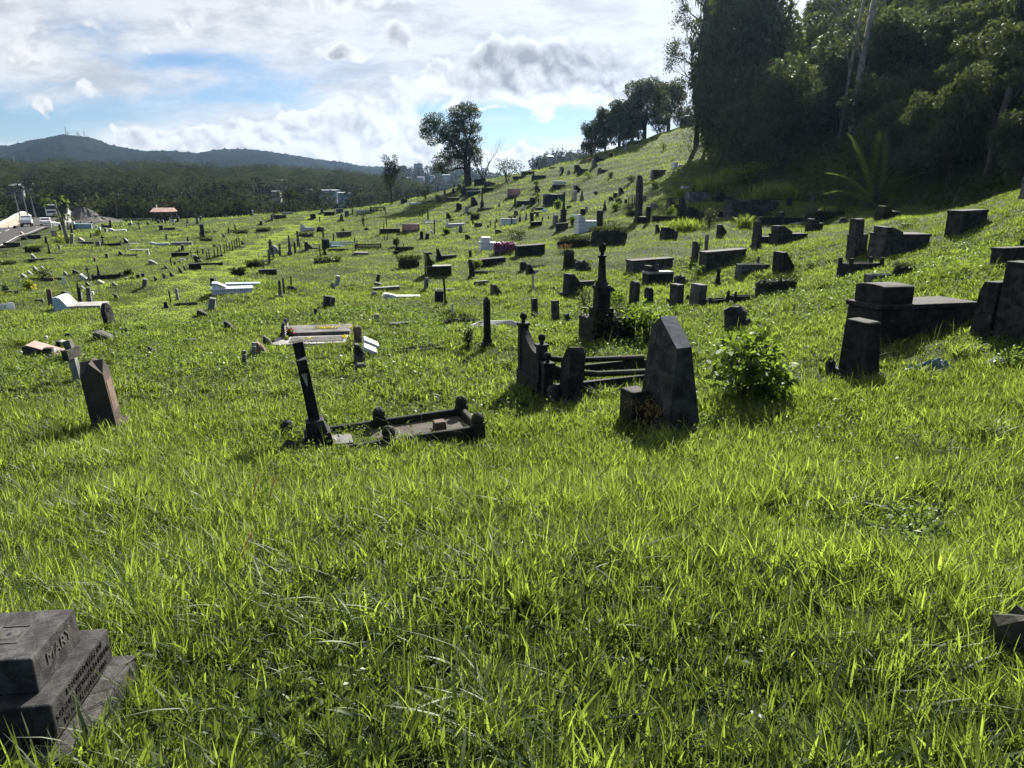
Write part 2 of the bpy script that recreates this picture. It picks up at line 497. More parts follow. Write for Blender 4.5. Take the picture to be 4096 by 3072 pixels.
_N = len(CP)
_d2 = ((CP[:, None, :2] - CP[None, :, :2]) ** 2).sum(-1)
_A = np.zeros((_N + 3, _N + 3))
_A[:_N, :_N] = _tps(_d2) + np.diag(np.full(_N, 6.0) + 0.002 * CP[:, 1] ** 2)
_A[:_N, _N] = 1
_A[:_N, _N + 1:] = CP[:, :2]
_A[_N, :_N] = 1
_A[_N + 1:, :_N] = CP[:, :2].T
_sol = np.linalg.solve(_A, np.concatenate([CP[:, 2], np.zeros(3)]))

# foot of the forested hillside (world coordinates), hill to the right of / behind it
EDGE = [(ray(u, v)[0] * d, d) for u, v, d in [(700, 118, 125), (699, 150, 92), (712, 178, 70), (745, 190, 59), (800, 203, 51),
                                              (870, 210, 44.5), (935, 208, 40), (1000, 190, 35), (1060, 175, 31)]] + [(48, 26), (75, 12), (140, -15)]
EDGE = [(EDGE[0][0] + 4, 200)] + EDGE
EPOLY = np.array(EDGE + [(400, -15), (400, 200)])


def hill_dist(X, Y):
    """distance inside the forested hillside from its foot, 0 outside"""
    inside = np.zeros(X.shape, bool)
    n = len(EPOLY)
    j = n - 1
    for i in range(n):
        xi, yi = EPOLY[i]
        xj, yj = EPOLY[j]
        c = ((yi > Y) != (yj > Y)) & (X < (xj - xi) * (Y - yi) / (yj - yi + 1e-12) + xi)
        inside ^= c
        j = i
    best = np.full(X.shape, 1e9)
    for (x0, y0), (x1, y1) in zip(EDGE[:-1], EDGE[1:]):
        dx, dy = x1 - x0, y1 - y0
        t = np.clip(((X - x0) * dx + (Y - y0) * dy) / (dx * dx + dy * dy), 0, 1)
        best = np.minimum(best, np.hypot(X - x0 - t * dx, Y - y0 - t * dy))
    return np.where(inside, best, 0.0)


def bumps(X, Y):
    """gentle hummocks of old, sunken plots"""
    b = 0.17 * np.sin(X * 0.55 + 1.3) * np.sin(Y * 0.47 + 0.4) + 0.11 * np.sin(X * 1.3 + Y * 0.7 + 2) * np.sin(Y * 1.1 - X * 0.4)
    b += 0.045 * np.sin(X * 2.9 + 0.6 * Y) * np.sin(2.3 * Y + 1.1)
    return b * np.clip((Y - 4) / 25, 0.25, 1.0)


def height(X, Y, with_bumps=True):
    X = np.asarray(X, float)
    Y = np.asarray(Y, float)
    shp = X.shape
    x, y = X.ravel(), Y.ravel()
    xc, yc = np.clip(x, -200, 150), np.clip(y, -15, 220)
    z = np.empty(x.size)
    for s in range(0, x.size, 60000):
        e = s + 60000
        d2 = (xc[s:e, None] - CP[None, :, 0]) ** 2 + (yc[s:e, None] - CP[None, :, 1]) ** 2
        z[s:e] = _tps(d2) @ _sol[:_N] + _sol[_N] + xc[s:e] * _sol[_N + 1] + yc[s:e] * _sol[_N + 2]
    far = np.clip((y - 175) / 60, 0, 1)
    far = far * far * (3 - 2 * far)
    z = z * (1 - far) + (-8.0) * far
    if with_bumps:
        z = z + bumps(x, y) * (1 - far)
    hd = hill_dist(x, y)
    z = z + np.minimum(hd * 0.52, 26 + 0.02 * hd) * np.clip(hd / 4, 0, 1)
    return z.reshape(shp)


def h1(x, y):
    return float(height(np.array([x]), np.array([y]))[0])


def hit(u, v, dmin=1.5, dmax=260):
    """where the sight line through a picture point meets the ground"""
    p, q = ray(u, v)
    d = np.concatenate([np.arange(dmin, 40, 0.1), np.arange(40, dmax, 0.3)])
    gap = CAM_Z + q * d - height(p * d, d)
    idx = np.nonzero(gap <= 0)[0]
    if len(idx):
        i = idx[0]
        if i > 0:
            g0, g1 = gap[i - 1], gap[i]
            dd = d[i - 1] + (d[i] - d[i - 1]) * g0 / (g0 - g1 + 1e-9)
        else:
            dd = d[i]
    else:
        m = (d > 60) & (d < 135)
        dd = d[m][np.argmin(gap[m])]
    return p * dd, dd, h1(p * dd, dd)


# ------------------------------------------------------------------ mesh helpers
def np_mesh(name, verts, faces, mats, tint=None, smooth=False, midx=None):
    """mesh from numpy arrays; faces is (n,3) or (n,4)"""
    me = bpy.data.meshes.new(name)
    verts = np.asarray(verts, np.float32)
    faces = np.asarray(faces, np.int32)
    k = faces.shape[1]
    me.vertices.add(len(verts))
    me.vertices.foreach_set('co', verts.ravel())
    me.loops.add(faces.size)
    me.loops.foreach_set('vertex_index', faces.ravel())
    me.polygons.add(len(faces))
    me.polygons.foreach_set('loop_start', np.arange(0, faces.size, k, dtype=np.int32))
    if smooth:
        me.polygons.foreach_set('use_smooth', np.ones(len(faces), bool))
    for mm in mats if isinstance(mats, (list, tuple)) else [mats]:
        me.materials.append(MATS[mm])
    if midx is not None:
        me.polygons.foreach_set('material_index', np.asarray(midx, np.int32))
    if tint is not None:
        at = me.attributes.new('tint', 'FLOAT', 'POINT')
        at.data.foreach_set('value', np.asarray(tint, np.float32))
    me.update(calc_edges=True)
    return me


def link(name, me, parent=None, loc=(0, 0, 0), rot=(0, 0, 0)):
    o = bpy.data.objects.new(name, me)
    COL.objects.link(o)
    o.location = loc
    o.rotation_euler = rot
    if parent is not None:
        o.parent = parent
    return o


def tag(o, label=None, cat=None, group=None, kind=None):
    if label:
        o['label'] = label
    if cat:
        o['category'] = cat
    if group:
        o['group'] = group
    if kind:
        o['kind'] = kind
    return o


def thing(name, label, cat, loc=(0, 0, 0), yaw=0.0, tilt=(0, 0), group=None):
    o = link(name, None, None, loc)
    o.rotation_euler = (Matrix.Rotation(yaw, 3, 'Z') @ Matrix.Rotation(tilt[1], 3, 'Y') @ Matrix.Rotation(tilt[0], 3, 'X')).to_euler()
    return tag(o, label, cat, group, 'thing')


class MB:
    """collects shapes, then links them as one mesh object"""

    def __init__(self):
        self.v, self.f = [], []

    def add(self, vs, fs):
        b = len(self.v)
        self.v += [tuple(p) for p in vs]
        self.f += [tuple(i + b for i in f) for f in fs]
        return self

    def box(self, c, s, top=(1, 1), yaw=0.0, shift=(0, 0)):
        """c: centre of the base, s: size, top: scale of the upper face"""
        x, y, z = c
        a, b, h = s[0] / 2, s[1] / 2, s[2]
        pts = [(-a, -b, 0), (a, -b, 0), (a, b, 0), (-a, b, 0)]
        pts += [(px * top[0] + shift[0], py * top[1] + shift[1], h) for px, py, _ in pts]
        cs, sn = math.cos(yaw), math.sin(yaw)
        pts = [(x + px * cs - py * sn, y + px * sn + py * cs, z + pz) for px, py, pz in pts]
        return self.add(pts, [(3, 2, 1, 0), (4, 5, 6, 7), (0, 1, 5, 4), (1, 2, 6, 5), (2, 3, 7, 6), (3, 0, 4, 7)])

    def prism(self, poly, y0, y1, axis='y', off=(0, 0, 0), taper=1.0):
        """extrude a polygon (list of (a, z)) along the other horizontal axis"""
        n = len(poly)
        pts = []
        for k, t in enumerate((y0, y1)):
            for a, z in poly:
                pts.append((a + off[0], t + off[1], z + off[2]) if axis == 'y' else (t + off[0], a + off[1], z + off[2]))
        fs = [tuple(range(n)), tuple(range(2 * n - 1, n - 1, -1))]
        fs += [(i, i + n, (i + 1) % n + n, (i + 1) % n) for i in range(n)]
        if axis == 'x':
            fs = [f[::-1] for f in fs]
        return self.add(pts, fs)

    def lathe(self, prof, c=(0, 0, 0), n=14):
        pts, fs = [], []
        for r, z in prof:
            for k in range(n):
                t = 2 * math.pi * k / n
                pts.append((c[0] + r * math.cos(t), c[1] + r * math.sin(t), c[2] + z))
        for i in range(len(prof) - 1):
            for k in range(n):
                k2 = (k + 1) % n
                fs.append((i * n + k, i * n + k2, (i + 1) * n + k2, (i + 1) * n + k))
        fs.append(tuple(range(n - 1, -1, -1)))
        fs.append(tuple(range((len(prof) - 1) * n, len(prof) * n)))
        return self.add(pts, fs)

    def ball(self, c, r, n=12, sz=1.0):
        prof = [(max(1e-3, r * math.sin(math.pi * i / 8)), -r * sz * math.cos(math.pi * i / 8)) for i in range(9)]
        return self.lathe(prof, c, n)

    def tube(self, pts, rads, n=7):
        pts = [Vector(p) for p in pts]
        vs, fs = [], []
        prev = None
        for i, p in enumerate(pts):
            t = (pts[min(i + 1, len(pts) - 1)] - pts[max(i - 1, 0)]).normalized()
            if prev is None:
                prev = t.orthogonal().normalized()
            s = (prev - t * prev.dot(t)).normalized()
            prev = s
            q = t.cross(s)
            r = rads[i] if isinstance(rads, (list, tuple)) else rads
            for k in range(n):
                a = 2 * math.pi * k / n
                vs.append(p + s * (r * math.cos(a)) + q * (r * math.sin(a)))
        for i in range(len(pts) - 1):
            for k in range(n):
                k2 = (k + 1) % n
                fs.append((i * n + k, i * n + k2, (i + 1) * n + k2, (i + 1) * n + k))
        fs.append(tuple(range(n - 1, -1, -1)))
        fs.append(tuple(range((len(pts) - 1) * n, len(pts) * n)))
        return self.add(vs, fs)

    def rough(self, amt, seed=0):
        r = random.Random(seed)
        self.v = [(x + r.uniform(-amt, amt), y + r.uniform(-amt, amt), z + r.uniform(-amt, amt)) for x, y, z in self.v]
        return self

    def build(self, name, mat, parent=None, bevel=0.0, smooth=False, loc=(0, 0, 0), rot=(0, 0, 0)):
        me = bpy.data.meshes.new(name)
        me.from_pydata(self.v, [], self.f)
        me.materials.append(MATS[mat])
        if smooth:
            me.polygons.foreach_set('use_smooth', np.ones(len(me.polygons), bool))
        me.update()
        o = link(name, me, parent, loc, rot)
        if bevel > 0:
            bm_ = o.modifiers.new('edges', 'BEVEL')
            bm_.width = bevel
            bm_.segments = 2
            bm_.limit_method = 'ANGLE'
            bm_.angle_limit = rad(40)
        return o


# ------------------------------------------------------------------ the ground, one sheet to the horizon
ys = np.concatenate([np.linspace(-14, 40, 190), np.linspace(40.5, 140, 170), np.linspace(142, 300, 60), np.geomspace(310, 2400, 22)])
ss = np.linspace(-1, 1, 261)
ss = np.sign(ss) * np.abs(ss) ** 1.25
GX = ss[None, :] * (32 + 1.33 * np.maximum(ys, 0))[:, None]
GY = np.repeat(ys[:, None], len(ss), 1)
GZ = height(GX, GY)
nr, nc = GX.shape
idx = np.arange(nr * nc).reshape(nr, nc)
gf = np.stack([idx[:-1, :-1], idx[:-1, 1:], idx[1:, 1:], idx[1:, :-1]], -1).reshape(-1, 4)
ground = link('ground', np_mesh('ground', np.stack([GX, GY, GZ], -1).reshape(-1, 3), gf, 'meadow_ground', smooth=True))
tag(ground, kind='structure')

# ------------------------------------------------------------------ foliage helpers
def unit(a):
    return a / np.maximum(np.linalg.norm(a, axis=-1, keepdims=True), 1e-9)


def leaf_quads(pts, length, aspect=0.45, out=None, droop=0.25, spread=1.0, tint=None):
    """one bent rhombic leaf per point; returns verts, faces, tint"""
    n = len(pts)
    d = rng.normal(size=(n, 3)) * spread
    if out is not None:
        d = d + out
    d = unit(d)
    d[:, 2] -= droop
    d = unit(d)
    s = unit(np.cross(d, rng.normal(size=(n, 3)) * 0.6 + np.array([0, 0, 1.0])))
    L = (np.asarray(length) * rng.uniform(0.65, 1.25, n))[:, None]
    wd = L * aspect * 0.5
    v0 = pts
    mid = pts + d * L * 0.5 + np.array([0, 0, 1.0]) * L * 0.06
    v1 = mid + s * wd
    v2 = pts + d * L - np.array([0, 0, 1.0]) * L * 0.12
    v3 = mid - s * wd
    V = np.stack([v0, v1, v2, v3], 1).reshape(-1, 3)
    F = np.arange(n * 4).reshape(n, 4)
    if tint is None:
        tint = rng.random(n)
    return V, F, np.repeat(np.clip(tint, 0, 1), 4)


def crown_points(blobs, n, hollow=0.55):
    """points through a set of ellipsoids (x, y, z, rx, ry, rz), denser towards their surfaces"""
    vol = np.array([b[3] * b[4] * b[5] for b in blobs]) ** 0.75
    pick = rng.choice(len(blobs), n, p=vol / vol.sum())
    b = np.array(blobs)[pick]
    d = unit(rng.normal(size=(n, 3)))
    r = hollow + (1.06 - hollow) * rng.random(n) ** 0.6
    # twig clusters: pull points towards a few hundred twig ends
    k = max(20, n // 14)
    tw = unit(rng.normal(size=(k, 3)))
    j = rng.integers(0, k, n)
    d = unit(d * 0.35 + tw[j])
    p = b[:, :3] + d * r[:, None] * b[:, 3:6]
    return p, d


class Leaves:
    def __init__(self):
        self.V, self.F, self.T, self.n = [], [], [], 0

    def add(self, V, F, T):
        self.V.append(V)
        self.F.append(F + self.n)
        self.T.append(T)
        self.n += len(V)
        return self

    def mesh(self, name, mat):
        return np_mesh(name, np.concatenate(self.V), np.concatenate(self.F), mat, np.concatenate(self.T))


# ------------------------------------------------------------------ grave builders (local x: from head to foot, the camera sees the -y side)
ZONES = {'A': (0, 850, 2.765), 'B': (0, 400, 2.765), 'C': (800, 600, 2.765), 'D': (1600, 400, 2.765), 'E': (2300, 300, 2.765),
         'F': (600, 1100, 2.765), 'G': (1400, 900, 2.765), 'H': (2200, 800, 2.765), 'I': (2900, 750, 2.765), 'J': (3296, 900, 2.765),
         'K': (0, 1250, 2.765), 'L': (2000, 1200, 1.8433), 'M': (1000, 1300, 2.212), 'N': (0, 2300, 2.149), 'P': (3000, 1800, 1.843),
         'Q': (2700, 0, 1.5845)}
SM = {'K': 'black_stone', 'D': 'dark_stone', 'G': 'grey_stone', 'L': 'light_stone', 'W': 'white_paint', 'X': 'white_tile',
      'U': 'blue_paint', 'V': 'deep_blue', 'B': 'brown_stone', 'P': 'pink_stone', 'C': 'cream_stone', 'M': 'mossy_stone',
      'R': 'rubble', 'I': 'rusty_iron', 'T': 'old_timber', 'Z': 'polished_black'}
NO_GRASS = []       # footprints (x, y, yaw, length, width)
LOW_GRASS = []      # x, y, radius
YAW0 = rad(20)


class Spot:
    """a place on the ground seen at a picture point, with metres per picture pixel there"""

    def __init__(self, zone, zx, zy, w_=0, h_=0):
        x0, y0, s = ZONES[zone]
        self.u, self.v = (x0 + zx / s) / 4, (y0 + zy / s) / 4
        self.x, self.y, self.z = hit(self.u, self.v)
        self.t = self.y * math.cos(PITCH) - (self.z - CAM_Z) * math.sin(PITCH)
        self.k = self.t / FPX / (4 * s)
        self.w, self.h = w_ * self.k, h_ * self.k
        self.a = self.x / self.y

    @property
    def loc(self):
        return (self.x, self.y, self.z)


def proj(sp, yaw):
    """image width per metre along local x and local y"""
    c, s = math.cos(yaw), math.sin(yaw)
    return abs(c - sp.a * s), abs(s + sp.a * c)


def solve(sp, yaw, r):
    """x size and y size of a footprint of ratio r = x/y that appears sp.w wide"""
    px, py = proj(sp, yaw)
    W_ = sp.w / (r * px + py)
    return r * W_, W_


def profile(top, W, H):
    a = W / 2
    if top == 'round':
        r = min(a, H * 0.45)
        return [(-a, -.25), (a, -.25), (a, H - r)] + [(a * math.cos(t), H - r + r * math.sin(t)) for t in np.linspace(0, math.pi, 11)[1:-1]] + [(-a, H - r)]
    if top == 'gable':
        return [(-a, -.25), (a, -.25), (a, H * .8), (0, H), (-a, H * .8)]
    if top == 'gothic':
        pts = [(a, H * .68)] + [(a * (1 - t) ** 0.6, H * (.68 + .32 * t ** .8)) for t in (.25, .5, .75, .92)] + [(0, H)]
        return [(-a, -.25), (a, -.25)] + pts + [(-x, z) for x, z in pts[-2::-1]]
    if top == 'shoulder':
        return [(-a, -.25), (a, -.25), (a, H * .62), (a * .62, H * .66), (a * .6, H), (-a * .6, H), (-a * .62, H * .66), (-a, H * .62)]
    if top == 'broken':
        return [(-a, -.25), (a, -.25), (a * .95, H * .72), (a * .4, H * .83), (a * .1, H * .95), (-a * .5, H), (-a, H * .9)]
    if top == 'taper':
        return [(-a, -.25), (a, -.25), (a * .72, H * .97), (a * .6, H), (-a * .6, H), (-a * .72, H * .97)]
    if top == 'arc':
        return [(-a, -.25), (a, -.25), (a, H * .86)] + [(a * math.cos(t), H * .86 + H * .14 * math.sin(t)) for t in np.linspace(0, math.pi, 9)[1:-1]] + [(-a, H * .86)]
    return [(-a, -.25), (a, -.25), (a, H), (-a, H)]


GROUPS = {'headstone': 'headstones standing in the cemetery grass', 'slant_marker': 'low slanted markers in the cemetery grass',
          'stone_cross': 'crosses standing in the cemetery', 'obelisk': 'tapering obelisks in the cemetery', 'grave_post': 'posts marking graves',
          'tomb': 'box tombs in the cemetery', 'grave_kerb': 'kerbed grave plots', 'ledger_slab': 'flat slabs lying in the grass',
          'overgrown_grave': 'overgrown graves sunk in the grass', 'grave_statue': 'small grave statues', 'pillar_monument': 'pillar monuments'}


def jit(a):
    return random.uniform(-a, a)


def root(sp, name, cat, label, o, ex, ey, group=True):
    yaw = rad(float(o['yaw'])) if 'yaw' in o else YAW0 + rad(jit(5))
    t = thing(name, label, cat, (sp.x, sp.y, sp.z), yaw, (rad(float(o.get('roll', jit(2)))), rad(float(o.get('lean', jit(2.5))))),
              GROUPS.get(name) if group else None)
    NO_GRASS.append((sp.x, sp.y, yaw, ex, ey))
    return t


def yaw_of(o):
    return rad(float(o['yaw'])) if 'yaw' in o else YAW0


def b_tablet(sp, m, o, lab):
    T, W = solve(sp, yaw_of(o), float(o.get('r', .32)))
    H = sp.h * 1.05
    t = root(sp, 'headstone', 'headstone', lab, o, T, W)
    top = o.get('top', 'flat')
    bv = min(.02, T * .12)
    if top == 'slope':
        MB().prism([(-T / 2, -.25), (T / 2, -.25), (T / 2, H * .55), (-T * .1, H), (-T / 2, H)], -W / 2, W / 2).build('tablet', m, t, bv)
    else:
        MB().prism(profile(top, W, H), -T / 2, T / 2, 'x').build('tablet', m, t, bv)
    if sp.h / sp.t * FPX > 9:
        MB().box((0, 0, -.2), (T * 1.5, W * 1.14, .2 + H * .07)).build('plinth', m, t, bv)
        if o.get('pl') == 'lettering':
            b = MB()
            for i in range(6):
                b.box((T / 2 + .002, jit(.03) * W, H * (.30 + .09 * i)), (.006, W * random.uniform(.4, .72), H * .035))
            b.build('lettering', 'lettering', t)
        elif 'pl' in o:
            MB().box((T / 2 + .004, 0, H * .35), (.012, W * .62, H * .34)).build('plaque', o['pl'], t)


def b_wedge(sp, m, o, lab):
    T, W = solve(sp, yaw_of(o), float(o.get('r', .9)))
    H = sp.h * 1.05
    t = root(sp, 'slant_marker', 'grave marker', lab, o, T, W)
    MB().prism([(-T / 2, -.2), (T / 2, -.2), (T / 2, H * .24), (-T * .28, H), (-T / 2, H * .96)], -W / 2, W / 2).build('block', m, t, min(.02, T * .08))
    if 'pl' in o or sp.h / sp.t * FPX > 5:
        n = Vector((H * .76, 0, T * .78)).normalized()
        ang = math.atan2(H * .76, T * .78)
        MB().box((0, 0, 0), (T * .62, W * .7, .012)).build('plaque', o.get('pl', m), t, 0, False,
                                                           (T * .11 + n.x * .002, 0, H * .62 + n.z * .002), (0, ang, 0))


def b_cross(sp, m, o, lab):
    H = sp.h * 1.04
    th = max(sp.w * float(o.get('th', .34)), H * .085)
    arm = float(o.get('arm', .5)) * H
    t = root(sp, 'stone_cross', 'cross', lab, o, th * 2.2, th * 2.6)
    bh = 0.0
    if o.get('base', '1') != '0':
        bh = H * .16
        b = MB().box((0, 0, -.2), (th * 2.6, th * 2.9, .2 + bh * .6), (.96, .96)).box((0, 0, bh * .58), (th * 1.9, th * 2.1, bh * .42), (.9, .9))
        b.build('base', m, t, .01)
    zc = bh + (H - bh) * .68
    c = MB()
    s = th * .5
    poly = [(-s, bh - .05), (s, bh - .05), (s * .9, zc - s), (arm / 2, zc - s), (arm / 2, zc + s), (s * .9, zc + s), (s * .9, H), (-s * .9, H),
            (-s * .9, zc + s), (-arm / 2, zc + s), (-arm / 2, zc - s), (-s * .9, zc - s)]
    c.prism(poly, -th * .42, th * .42, 'x')
    c.build('cross', m, t, min(.012, th * .1))


def b_obelisk(sp, m, o, lab):
    H = sp.h * 1.04
    S = sp.w / sum(proj(sp, yaw_of(o)))
    t = root(sp, 'obelisk', 'obelisk', lab, o, S, S)
    MB().box((0, 0, -.25), (S, S, .25 + H * .10)).box((0, 0, H * .098), (S * .82, S * .82, H * .08), (.92, .92)).build('base', m, t, .012)
    tp = float(o.get('tp', .68))
    MB().box((0, 0, H * .17), (S * .62, S * .62, H * .71), (tp, tp)).build('shaft', m, t, .01)
    MB().box((0, 0, H * .8805), (S * .62 * tp, S * .62 * tp, H * .12), (.04, .04)).build('tip', m, t)


def b_post(sp, m, o, lab):
    H = sp.h * 1.04
    px, py = proj(sp, yaw_of(o))
    S = sp.w / (px + py)
    t = root(sp, 'grave_post', 'post', lab, o, S, S)
    tp = float(o.get('tp', .85))
    mb = MB().box((0, 0, -.25), (S, S, .25 + H * .93), (tp, tp)).box((0, 0, H * .931), (S * tp * .9, S * tp * .9, H * .07), (.5, .6))
    mb.build('shaft', m, t, min(.01, S * .1))
    if o.get('cap'):
        MB().box((0, 0, H * .82), (S * 1.35, S * 1.35, H * .06)).build('collar', m, t, .008)
    if o.get('base'):
        MB().box((0, 0, -.2), (S * 1.9, S * 1.9, .2 + H * .14)).build('base', m, t, .01)


def b_tomb(sp, m, o, lab):
    yaw = yaw_of(o)
    px, py = proj(sp, yaw)
    q = float(o.get('q', .42))
    L = sp.w / (px + q * py)
    W = L * q
    H = sp.h * 1.03
    hd = float(o.get('hd', .45))
    head = o.get('head', 'wedge')
    Hb = H * (1 - hd) if head != 'none' else H
    t = root(sp, 'tomb', 'tomb', lab, o, L, W)
    lid = min(.09, Hb * .22)
    m2 = SM[o['lm']] if 'lm' in o else m
    MB().box((0, 0, -.3), (L, W, .3 + Hb - lid), (.985, .98)).build('body', m, t, .015)
    e = 1.03 if o.get('lid', '1') == '1' else 1.0
    MB().box((0, 0, Hb - lid + .001), (L * e, W * e, lid)).build('lid', m2, t, .018)
    if head != 'none':
        hl = L * float(o.get('hl', .28))
        hx = -L / 2 + hl / 2 + L * .03
        hh = H - Hb
        hw = W * .4
        hm = SM[o['hm']] if 'hm' in o else m
        mb = MB()
        if head == 'wedge':
            mb.prism([(hx - hl / 2, Hb), (hx + hl / 2, Hb), (hx + hl / 2, Hb + hh * .25), (hx - hl * .15, Hb + hh), (hx - hl / 2, Hb + hh)], -hw, hw)
        elif head == 'tall':
            mb.prism([(hx - hl / 2, Hb), (hx + hl / 2, Hb), (hx + hl * .4, Hb + hh * .12), (hx - hl * .2, Hb + hh), (hx - hl / 2, Hb + hh)], -hw, hw)
        else:
            mb.prism([(y_, z_ + Hb + (.25 if z_ < 0 else 0)) for y_, z_ in profile(head, hw * 2, hh)], hx - hl / 2, hx + hl / 2, 'x')
        mb.build('headrest', hm, t, .015)
        if 'pl' in o:
            ang = math.atan2(hh * .75, hl * .65)
            MB().box((0, 0, 0), (hl * .5, hw * 1.3, .012)).build('plaque', o['pl'], t, 0, False, (hx + hl * .18, 0, Hb + hh * .66), (0, ang, 0))
    return t


def b_slab(sp, m, o, lab):
    px, py = proj(sp, yaw_of(o))
    q = float(o.get('q', .42))
    L = sp.w / (px + q * py)
    W = L * q
    H = max(sp.h * .7, .05)
    t = root(sp, 'ledger_slab', 'grave slab', lab, o, L * .9, W * .9)
    MB().box((0, 0, -.2), (L, W, .2 + H * .7)).build('bed', m, t, .012)
    MB().box((0, 0, H * .701), (L * .93, W * .93, H * .3 + .02), (.96, .94)).build('slab', m, t, .012)


def b_kerb(sp, m, o, lab):
    yaw = yaw_of(o)
    px, py = proj(sp, yaw)
    q = float(o.get('q', .45))
    L = sp.w / (px + q * py)
    W = L * q
    H = sp.h * .75
    bt = min(.16, W * .16)
    t = root(sp, 'grave_kerb', 'grave kerb', lab, o, L * .6, W * .6)
    for s in (-1, 1):
        MB().box((0, s * (W / 2 - bt / 2), -.25), (L, bt, .25 + H), (1, .8)).build('kerb_bar', m, t, .02)
        MB().box((s * (L / 2 - bt / 2), 0, -.25), (bt, W - 2.05 * bt, .25 + H * .97), (.8, 1)).build('kerb_bar', m, t, .02)
    ph = float(o.get('post', 1.4))
    if ph > 0:
        for sx in (-1, 1):
            for sy in (-1, 1):
                b = MB().box((sx * (L / 2 - bt / 2), sy * (W / 2 - bt / 2), -.22), (bt * 1.35, bt * 1.35, .22 + H * ph), (.92, .92))
                if o.get('ball'):
                    b.ball((sx * (L / 2 - bt / 2), sy * (W / 2 - bt / 2), H * ph + bt * .5), bt * .62, 10)
                b.build('corner_post', m, t, .012)
    MB().box((0, 0, -.2), (L - 2 * bt, W - 2 * bt, .2 + H * .3)).build('infill', o.get('fill', 'dirt'), t)
    return t


def rough_block(L, W, H, seed, n=22, lev=6, power=3.2, jitter=.06):
    r = random.Random(seed)
    mb = MB()
    pts, fs = [], []
    for i in range(lev + 1):
        f = i / lev
        z = -.25 + (H + .25) * (1 - (1 - f) ** 1.6)
        sc = 1.0 if f < .75 else 1 - (f - .75) * 1.6
        for k in range(n):
            a = 2 * math.pi * k / n
            c, s = math.cos(a), math.sin(a)
            rr = (abs(c) ** power + abs(s) ** power) ** (-1 / power)
            jj = 1 + r.uniform(-jitter, jitter)
            pts.append((c * rr * L / 2 * sc * jj, s * rr * W / 2 * sc * jj, z + r.uniform(-1, 1) * H * jitter))
    for i in range(lev):
        for k in range(n):
            k2 = (k + 1) % n
            fs.append((i * n + k, i * n + k2, (i + 1) * n + k2, (i + 1) * n + k))
    pts.append((0, 0, H * .99))
    for k in range(n):
        fs.append((lev * n + k, lev * n + (k + 1) % n, len(pts) - 1))
    return mb.add(pts, fs)


def b_mound(sp, m, o, lab):
    yaw = yaw_of(o)
    px, py = proj(sp, yaw)
    q = float(o.get('q', .42))
    L = sp.w / (px + q * py)
    W = L * q
    H = sp.h * .95
    t = root(sp, 'overgrown_grave', 'overgrown grave', lab, o, L * .8, W * .8)
    rough_block(L, W, H, int(sp.u * 7 + sp.v)).build('block', m, t, 0, False)
    n = int(min(600, 60 + 130 * L * (H + W)))
    p = np.stack([rng.uniform(-.5, .5, n) * L * 1.02, rng.uniform(-.5, .5, n) * W * 1.02, np.full(n, H)], 1)
    sd = rng.random(n) < .12
    p[sd, 1] = -W / 2 * rng.uniform(.92, 1.03, sd.sum())
    p[sd, 2] = H * rng.random(sd.sum()) ** .4
    V, F, T = leaf_quads(p, .16 if sp.y < 30 else .26, .3, np.array([0, -.2, 1.1]), .1)
    link('creeper', np_mesh('creeper', V, F, 'tree_leaf', T), t)


def b_rock(sp, m, o, lab):
    px, py = proj(sp, yaw_of(o))
    L = sp.w / (px + .7 * py)
    t = root(sp, 'broken_stone', 'broken stone', lab, o, L, L * .7, False)
    t['group'] = 'broken stones in the grass'
    rough_block(L, L * .7, sp.h * 1.05, int(sp.u * 5 + sp.v), 11, 4, 4.5, .09).build('chunk', m, t)
    rough_block(L * .5, L * .4, sp.h * .5, int(sp.u * 3 + sp.v), 9, 3, 4.5, .1).build('fragment', m, t, loc=(L * .45, -L * .3, 0))


def b_statue(sp, m, o, lab):
    H = sp.h * 1.04
    t = root(sp, 'grave_statue', 'statue', lab, o, sp.w * .8, sp.w * .8)
    r = max(sp.w * .42, H * .11)
    bh = H * float(o.get('bh', .3))
    MB().box((0, 0, -.25), (r * 2.1, r * 2.1, .25 + bh * .45), (.95, .95)).box((0, 0, bh * .44), (r * 1.6, r * 1.6, bh * .56), (.9, .9)).build('pedestal', m, t, .012)
    h = H - bh
    b = MB().lathe([(r * .7, bh), (r * .62, bh + h * .2), (r * .48, bh + h * .45), (r * .6, bh + h * .62), (r * .52, bh + h * .74), (r * .2, bh + h * .8)], (0, 0, 0), 12)
    b.lathe([(.001, bh + h * .79), (r * .22, bh + h * .81), (r * .3, bh + h * .89), (r * .22, bh + h * .97), (.001, bh + h)], (r * .06, 0, 0), 10)
    for s in (-1, 1):
        b.tube([(0, s * r * .5, bh + h * .7), (r * .3, s * r * .62, bh + h * .54), (r * .55, s * r * .2, bh + h * .6)], [r * .17, r * .15, r * .1], 6)
    b.build('figure', m, t, 0, True)


